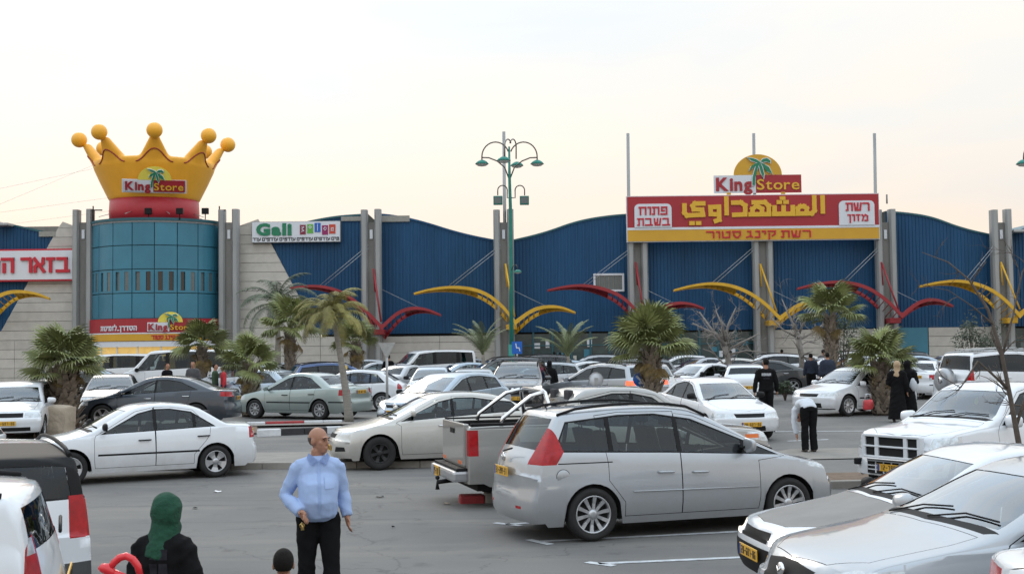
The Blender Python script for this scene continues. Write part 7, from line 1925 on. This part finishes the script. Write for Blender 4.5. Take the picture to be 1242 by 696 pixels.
def person(px, Y, face, lab, H=1.72, pose=None, top='cloth_black', legs='cloth_black', hair='hair', vox=.02, girth=1., belly=0., turn=0., skin='skin', gown=None, hijab=None, top_mat=None, sleeves=1.0, grp='people walking between the cars', z=None, bare=False, extra=None, dx=0., bald=False, hs=1.0):
    b = gp(px, Y) if z is None else Vector((gp(px, Y).x, Y, z)); root = thing('person', lab, 'person', (b.x, b.y, b.z + .005), R(face), grp)
    f = Figure(pose, H / 1.75, girth, belly, turn, hs); J = f.J; k = f.k
    bm = bmesh.new(); f.torso(bm, -.012)
    for sd in 'LR':
        f.arm(bm, sd, -.002); f.leg(bm, sd, -.012); f.hand(bm, sd, .45, grip=(sd == 'R' and extra == 'keys'))
        a = J['an' + sd]; tube(bm, [a + Vector((0, .03, -.02)), a + Vector((0, -.05, -.05)), a + Vector((0, -.13, -.065))], [(.035, .03), (.042, .028), (.035, .018)], 10)
    V = f.head(bm); f.finish('body', bm, skin, root, vox * .75, 2)
    for sg in (-1, 1):
        if vox < .015:
            e2 = bmesh.new(); bmesh.ops.create_uvsphere(e2, u_segments=10, v_segments=8, radius=.0065, matrix=Matrix.Translation(V(sg * .030, -.089, .008) * k)); bm_obj('eye', e2, [M['eye']], root, smooth=True)
            e2 = bmesh.new(); tube(e2, [V(sg * .014, -.101, .027) * k, V(sg * .032, -.100, .032) * k, V(sg * .050, -.088, .026) * k], .004, 6); bm_obj('eyebrow', e2, [M['hair']], root)
    # shoes
    for sd in 'LR':
        a = J['an' + sd]; bm = bmesh.new(); tube(bm, [a + Vector((0, .075, -.045)), a + Vector((0, .04, -.03)), a + Vector((0, -.05, -.048)), a + Vector((0, -.13, -.062)), a + Vector((0, -.175, -.07))], [(.030, .03), (.044, .046), (.046, .036), (.046, .024), (.024, .012)], 12); f.finish('shoe', bm, 'shoe', root, .012 if vox < .015 else .016, 1)
    if hair and not hijab:
        bm = bmesh.new(); r = bmesh.ops.create_uvsphere(bm, u_segments=22, v_segments=16, radius=1); M_ = Matrix.Rotation(turn, 3, 'Z'); dead = []
        for v in r['verts']:
            x, y, z_ = v.co
            lim = (.12 if y > -.35 else .62) - (.88 if y > .1 else 0); keep = z_ > lim
            if bald: keep = (y > .0 and -.75 < z_ < .02 + .1 * y)
            if not keep: dead.append(v)
            g_ = 1.0 if not bald else .965; v.co = J['head'] + M_ @ Vector((x * .083 * g_, .018 + y * .103 * g_, .034 + z_ * .101 * g_)) * hs
        bmesh.ops.delete(bm, geom=dead, context='VERTS'); bmesh.ops.solidify(bm, geom=bm.faces[:], thickness=.006)
        for v in bm.verts: v.co *= k
        bm_obj('hair', bm, [M['hair_grey' if bald else hair]], root, smooth=True)
    if hijab:
        bm = bmesh.new(); M_ = Matrix.Rotation(turn, 3, 'Z'); c = J['head']; r = bmesh.ops.create_uvsphere(bm, u_segments=18, v_segments=14, radius=1)
        for v in r['verts']: v.co = c + M_ @ Vector((v.co.x * .100, .022 + v.co.y * .112, .028 + v.co.z * .118)) * hs
        r = bmesh.ops.create_uvsphere(bm, u_segments=18, v_segments=14, radius=1)
        for v in r['verts']: v.co = c + M_ @ Vector((v.co.x * .092, .01 + v.co.y * .10, -.075 + v.co.z * .085)) * hs
        tube(bm, [c + Vector((0, .01, -.06)), lerp_v(c, J['neck'], .8), lerp_v(J['neck'], J['chest'], .25), lerp_v(J['neck'], J['chest'], .6), lerp_v(J['neck'], J['chest'], 1.05) + Vector((.02, .02, 0))], [(.09 * hs, .09 * hs), (.088 * hs, .09 * hs), (.12, .112), (.15, .135), (.12, .14)], 18)
        f.finish('headscarf', bm, hijab, root, .010 if vox < .016 else .016, 3, .008)
    if gown:
        bm = bmesh.new(); f.torso(bm, .02)
        n = 10; p0 = J['pelvis']; p1 = (J['anL'] + J['anR']) / 2; tube(bm, [lerp_v(J['waist'], p0, .5)] + [lerp_v(p0, p1, i / n) for i in range(n + 1)], [(.17, .13)] + [(.18 + .10 * i / n, .14 + .10 * i / n) for i in range(n + 1)], 20)
        for sd in 'LR': f.arm(bm, sd, .022, 1., .03)
        f.finish('gown', bm, gown, root, vox, 2, .010)
    else:
        bm = bmesh.new(); f.torso(bm, .010)
        for sd in 'LR': f.arm(bm, sd, .014, sleeves, .006)
        if extra == 'keys':     # open collar
            tube(bm, [J['neck'] + Vector((0, .0, -.04)), J['neck'] + Vector((0, .0, .01))], [(.085, .08), (.072, .07)], 16)
        f.finish('shirt' if top != 'cloth_black' else 'top', bm, top, root, vox, 2, .0055)
        bm = bmesh.new(); p = J['pelvis']; up_ = (J['waist'] - J['pelvis']).normalized(); tube(bm, [p - Vector((0, 0, .06)), p + up_ * .00, p + up_ * .055], [(.150 * girth, .115 * girth), (.172 * girth + .006, .118 * girth + .006), (.168 * girth + .004, .116 * girth + belly * .3)], 18)
        for sd in 'LR': f.leg(bm, sd, .014, .022, .03)
        f.finish('trousers', bm, legs, root, vox, 2, .007)
    return root, f
BV = {}
def onto(me, p, back=False, lift=.004):
    """point of a garment straight behind (or before) p"""
    if me.name not in BV: BV[me.name] = BVHTree.FromPolygons([v.co for v in me.vertices], [q.vertices for q in me.polygons])
    bt_ = BV[me.name]; s_ = 1 if back else -1
    h_ = bt_.ray_cast(Vector((p[0], s_ * 1.5, p[2])), Vector((0, -s_, 0)))
    return (h_[0] + h_[1] * lift) if h_[0] is not None else Vector(p)
def patch(me, x0, z0, x1, z1, back=False, n=4, lift=.004):
    bm = bmesh.new(); V_ = [[bm.verts.new(onto(me, (x0 + (x1 - x0) * i / n, 0, z0 + (z1 - z0) * j / n), back, lift)) for i in range(n + 1)] for j in range(n + 1)]
    for j in range(n):
        for i in range(n): bm.faces.new((V_[j][i], V_[j][i + 1], V_[j + 1][i + 1], V_[j + 1][i]))
    return bm
def garment(root, nm): return [c for c in root.children if c.name.split('.')[0] == nm][0].data
def part_of(root, name, bm, m, smooth=False): return bm_obj(name, bm, [M[m]], root, smooth=smooth)
# the man in the blue shirt
POSE = dict(shL=(.172, .02, 1.395), elL=(.232, .06, 1.14), wrL=(.262, -.01, .925), shR=(-.172, .01, 1.395), elR=(-.295, .05, 1.125), wrR=(-.165, -.20, 1.0), anL=(.13, -.05, .09), knL=(.115, -.06, .50), anR=(-.12, .10, .09), knR=(-.105, .0, .50), head=(.01, -.02, 1.62), neck=(0, .01, 1.48))
mr, mf = person(385, 11.1, 12, 'bald man in pale blue shirt and black trousers holding keys, looking aside', H=1.70, pose=POSE, top='shirt_blue', legs='cloth_black', vox=.011, girth=1.03, belly=.125, turn=R(46), extra='keys', bald=True)
k = mf.k
sh_ = garment(mr, 'shirt')
part_of(mr, 'shirt_pocket', patch(sh_, .045, 1.17, .13, 1.27, lift=.006), 'shirt_blue', True)
part_of(mr, 'button_placket', patch(sh_, -.012, .97, .012, 1.40, n=16, lift=.004), 'shirt_seam', True)
bm = bmesh.new(); tube(bm, [mf.J['neck'] * k + Vector((0, -.02, -.06)), mf.J['neck'] * k + Vector((0, -.012, -.01))], [(.07, .065), (.066, .062)], 14); part_of(mr, 'undershirt', bm, 'cloth_white')
for sg in (-1, 1):
    bm = bmesh.new(); V_ = [bm.verts.new(Vector(p) * k) for p in ((sg * .01, -.125, 1.455), (sg * .085, -.04, 1.515), (sg * .105, -.055, 1.475), (sg * .062, -.135, 1.41))]; bm.faces.new(V_); bmesh.ops.solidify(bm, geom=bm.faces[:], thickness=.008); part_of(mr, 'collar', bm, 'shirt_blue')
bm = bmesh.new(); tube(bm, [mf.J['wrR'] * k + Vector((.01, -.02, -.08)), mf.J['wrR'] * k + Vector((.015, -.03, -.15))], [.006, .016], 6); lathe(bm, [(.018, -.003), (.024, 0), (.018, .003)], 12, 'Y', mf.J['wrR'] * k + Vector((.01, -.03, -.11))); o = part_of(mr, 'keys', bm, 'keys'); o.parent = None; o.matrix_world = Matrix.Translation(mr.location) @ Matrix.Rotation(mr.rotation_euler.z, 4, 'Z'); tag(o, 'bunch of brass keys hanging from the hand of the blue shirted man', 'keys')
# woman in green headscarf, seen from behind
wr_, wf = person(200, 7.75, 168, 'woman in dark green headscarf and black cardigan with grey print, seen from behind', H=1.50, hs=1.12, pose=dict(shL=(.16, .01, 1.38), shR=(-.16, .01, 1.38), elL=(.22, .02, 1.12), wrR=(-.20, -.25, 1.0), elR=(-.24, .0, 1.10), wrL=(.24, -.16, .95), head=(0, -.03, 1.60)), top='cloth_black', vox=.013, girth=1.0, hijab='cloth_green', skin='skin', turn=R(25), gown='cloth_black')
gw_ = garment(wr_, 'gown')
for i in range(5):
    for j in range(2):
        z_ = 1.15 - i * .085; x_ = -.075 + j * .062; part_of(wr_, 'back_print', patch(gw_, x_, z_ - .032, x_ + .052, z_ + .032, True), 'print', True)
# red balloon shape in her hand
def balloon():
    c = at(150, 682, 7.3); root = thing('balloon', 'twisted red modelling balloon held low by the woman in green', 'balloon', tuple(c)); s_ = 7.3 / 1500
    P = lambda x, y, d=0: Vector(((x - 150) * s_, d, -(y - 682) * s_))
    bm = bmesh.new(); tube(bm, [P(133, 690), P(138, 682), P(145, 676), P(153, 674), (P(161, 678)), P(167, 686), P(170, 698)], [.019, .021, .022, .022, .022, .021, .02], 12); bm_obj('balloon_loop', bm, [M['balloon']], root)
    bm = bmesh.new(); tube(bm, [P(120, 689), P(124, 688), P(130, 689), P(136, 693), P(141, 700)], [.012, .028, .034, .027, .016], 14); bm_obj('balloon_end', bm, [M['balloon']], root)
    bm = bmesh.new(); tube(bm, [P(136, 692), P(146, 697), P(158, 702)], [.018, .022, .02], 12); bm_obj('balloon_tail', bm, [M['balloon']], root)
balloon()
person(343, 8.1, 190, 'small boy with short dark hair and teal shirt, only his head above the edge', H=1.06, top='cloth_teal', legs='cloth_navy', vox=.014, girth=1.0, hs=1.35, skin='skin_dark', pose=dict(head=(0, 0, 1.65)))
# man in black walking away, print on his back
a_, f_ = person(928, 33.5, 176, 'man in black long sleeved top with a pale print across the back', H=1.80, vox=.018, girth=1.08, turn=R(20), pose=dict(elL=(.27, .04, 1.13), wrL=(.30, .02, .86), elR=(-.27, .0, 1.13), wrR=(-.29, -.08, .88), anL=(.12, -.14, .09), anR=(-.12, .16, .12)))
tp_ = garment(a_, 'top'); part_of(a_, 'back_print', patch(tp_, -.12, 1.33, .12, 1.40, True, lift=.012), 'print_pale', True); part_of(a_, 'back_print', patch(tp_, -.09, 1.24, .09, 1.30, True, lift=.012), 'print', True)
# bending man
person(978, 27.0, 188, 'man in white shirt and black trousers bending right down beside the white saloon', H=1.75, top='cloth_white', vox=.017, pose=dict(pelvis=(0, .06, .96), waist=(0, -.06, 1.06), chest=(0, -.27, 1.02), neck=(0, -.40, .86), head=(0, -.50, .73), shL=(.17, -.32, .92), elL=(.20, -.31, .63), wrL=(.17, -.26, .38), shR=(-.17, -.32, .92), elR=(-.19, -.36, .65), wrR=(-.12, -.38, .40), hipL=(.09, .05, .92), hipR=(-.09, .05, .92), knL=(.09, .03, .5), knR=(-.09, .03, .5), anL=(.10, .06, .09), anR=(-.10, .06, .09)))
person(1087, 34.0, 160, 'woman in beige headscarf and long black gown, left of the two by the palm', H=1.66, hijab='cloth_beige', gown='cloth_black', vox=.02, turn=R(20), pose=dict(wrL=(.10, -.24, 1.08)))
person(1100, 34.3, 150, 'woman in black headscarf and gown holding white bundle, right of the two by the palm', H=1.66, hijab='cloth_black', gown='cloth_black', vox=.02, turn=R(-20), pose=dict(wrL=(.10, -.25, 1.12), wrR=(-.12, -.25, 1.10), elL=(.25, -.06, 1.14)))
bm = bmesh.new(); bmesh.ops.create_uvsphere(bm, u_segments=14, v_segments=10, radius=1)
for v in bm.verts: v.co = Vector((v.co.x * .13, v.co.y * .11, v.co.z * .20)) * (1 + .1 * noise.noise(v.co * 3))
tag(bm_obj('bundle', bm, [M['cloth_white']], smooth=True, loc=at(1108, 466, 34.2)), 'white bundle carried by the woman in the black headscarf', 'bundle')
def bag(px, Y, lab):
    b = at(px, 488, Y); bm = bmesh.new(); box(bm, -.13, -.08, -.20, .13, .08, .08, bev=.05); bmesh.ops.subdivide_edges(bm, edges=bm.edges, cuts=1)
    for v in bm.verts: v.co += Vector(noise.noise_vector(v.co * 7)) * .03
    root = thing('shopping_bag', lab, 'bag', tuple(b)); bm_obj('bag_body', bm, [M['bag']], root, smooth=True)
    for y in (-.05, .05): bm = bmesh.new(); tube(bm, [(-.08, y, .12), (-.05, y, .24), (.05, y, .24), (.08, y, .12)], .008, 5); bm_obj('bag_handle', bm, [M['signwhite']], root)
bag(1053, 34.6, 'red and white shopping bag at the palm trunk before the white saloon')
person(1003, 46, 185, 'big man in dark jacket with his back to us at the tall palm trunk', H=1.80, girth=1.35, top='cloth_navy', vox=.03)
person(983, 49, 175, 'man with dark red backpack walking towards the store', H=1.74, top='cloth_navy', vox=.03)
person(1028, 44, 100, 'person in black leaning over beside the fan palm', H=1.6, vox=.03, hijab='cloth_black', gown='cloth_black', pose=dict(chest=(0, -.12, 1.26), neck=(0, -.24, 1.38), head=(0, -.34, 1.46), shL=(.17, -.2, 1.34), shR=(-.17, -.2, 1.34)))
G2 = 'people by the far rows'
for px, Y, fc, H, top, lab, kw in ((203, 47, 60, 1.70, 'cloth_black', 'man in dark jacket standing by the long white van, leftmost of four', {}),
    (234, 47, 0, 1.76, 'cloth_grey', 'man in grey shirt facing us before the long white van', {}), (261, 46, 90, 1.66, 'cloth_dgreen', 'person in dark green beside the slim fan palm', {}), (271, 46, -70, 1.60, 'cloth_red', 'woman in red and dark clothes next to the person in green', {}),
    (47, 50, 180, 1.76, 'cloth_grey', 'man behind the black saloon with lit brake lamps', {}), (71, 50, 180, 1.74, 'cloth_navy', 'person in dark clothes between the black saloon and the shaggy palm', {}),
    (658, 45, 200, 1.62, 'cloth_pink', 'woman in pink top right of the black crossover', dict(legs='cloth_black')), (666, 44, 185, 1.64, 'cloth_black', 'woman in black scarf and gown right of the woman in pink', dict(hijab='cloth_black', gown='cloth_black')),
    (948, 66, 180, 1.75, 'cloth_navy', 'man walking in front of the pale stone wall, far off', {}), (998, 60, 180, 1.78, 'cloth_grey', 'man with yellow collar near the tall palm trunk', {}),
    (886, 66, 180, 1.72, 'cloth_grey', 'person at the shop front behind the pale bare tree', {}), (471, 58, 180, 1.80, 'cloth_black', 'man in black at the stone wall beside the triangular sign', {}),
    (568, 70, 180, 1.70, 'cloth_red', 'person in red near the foot of the feather palm', {}), (574, 70, 180, 1.76, 'cloth_black', 'person in black near the foot of the feather palm', {}),
    (672, 68, 180, 1.76, 'cloth_navy', 'left one of two people at the glass shop front', {}), (679, 68, 180, 1.72, 'cloth_black', 'right one of two people at the glass shop front', {})):
    person(px, Y, fc, lab, H=H, top=top, legs=kw.get('legs', 'cloth_navy'), vox=.034, grp=G2, **{a: b for a, b in kw.items() if a != 'legs'})
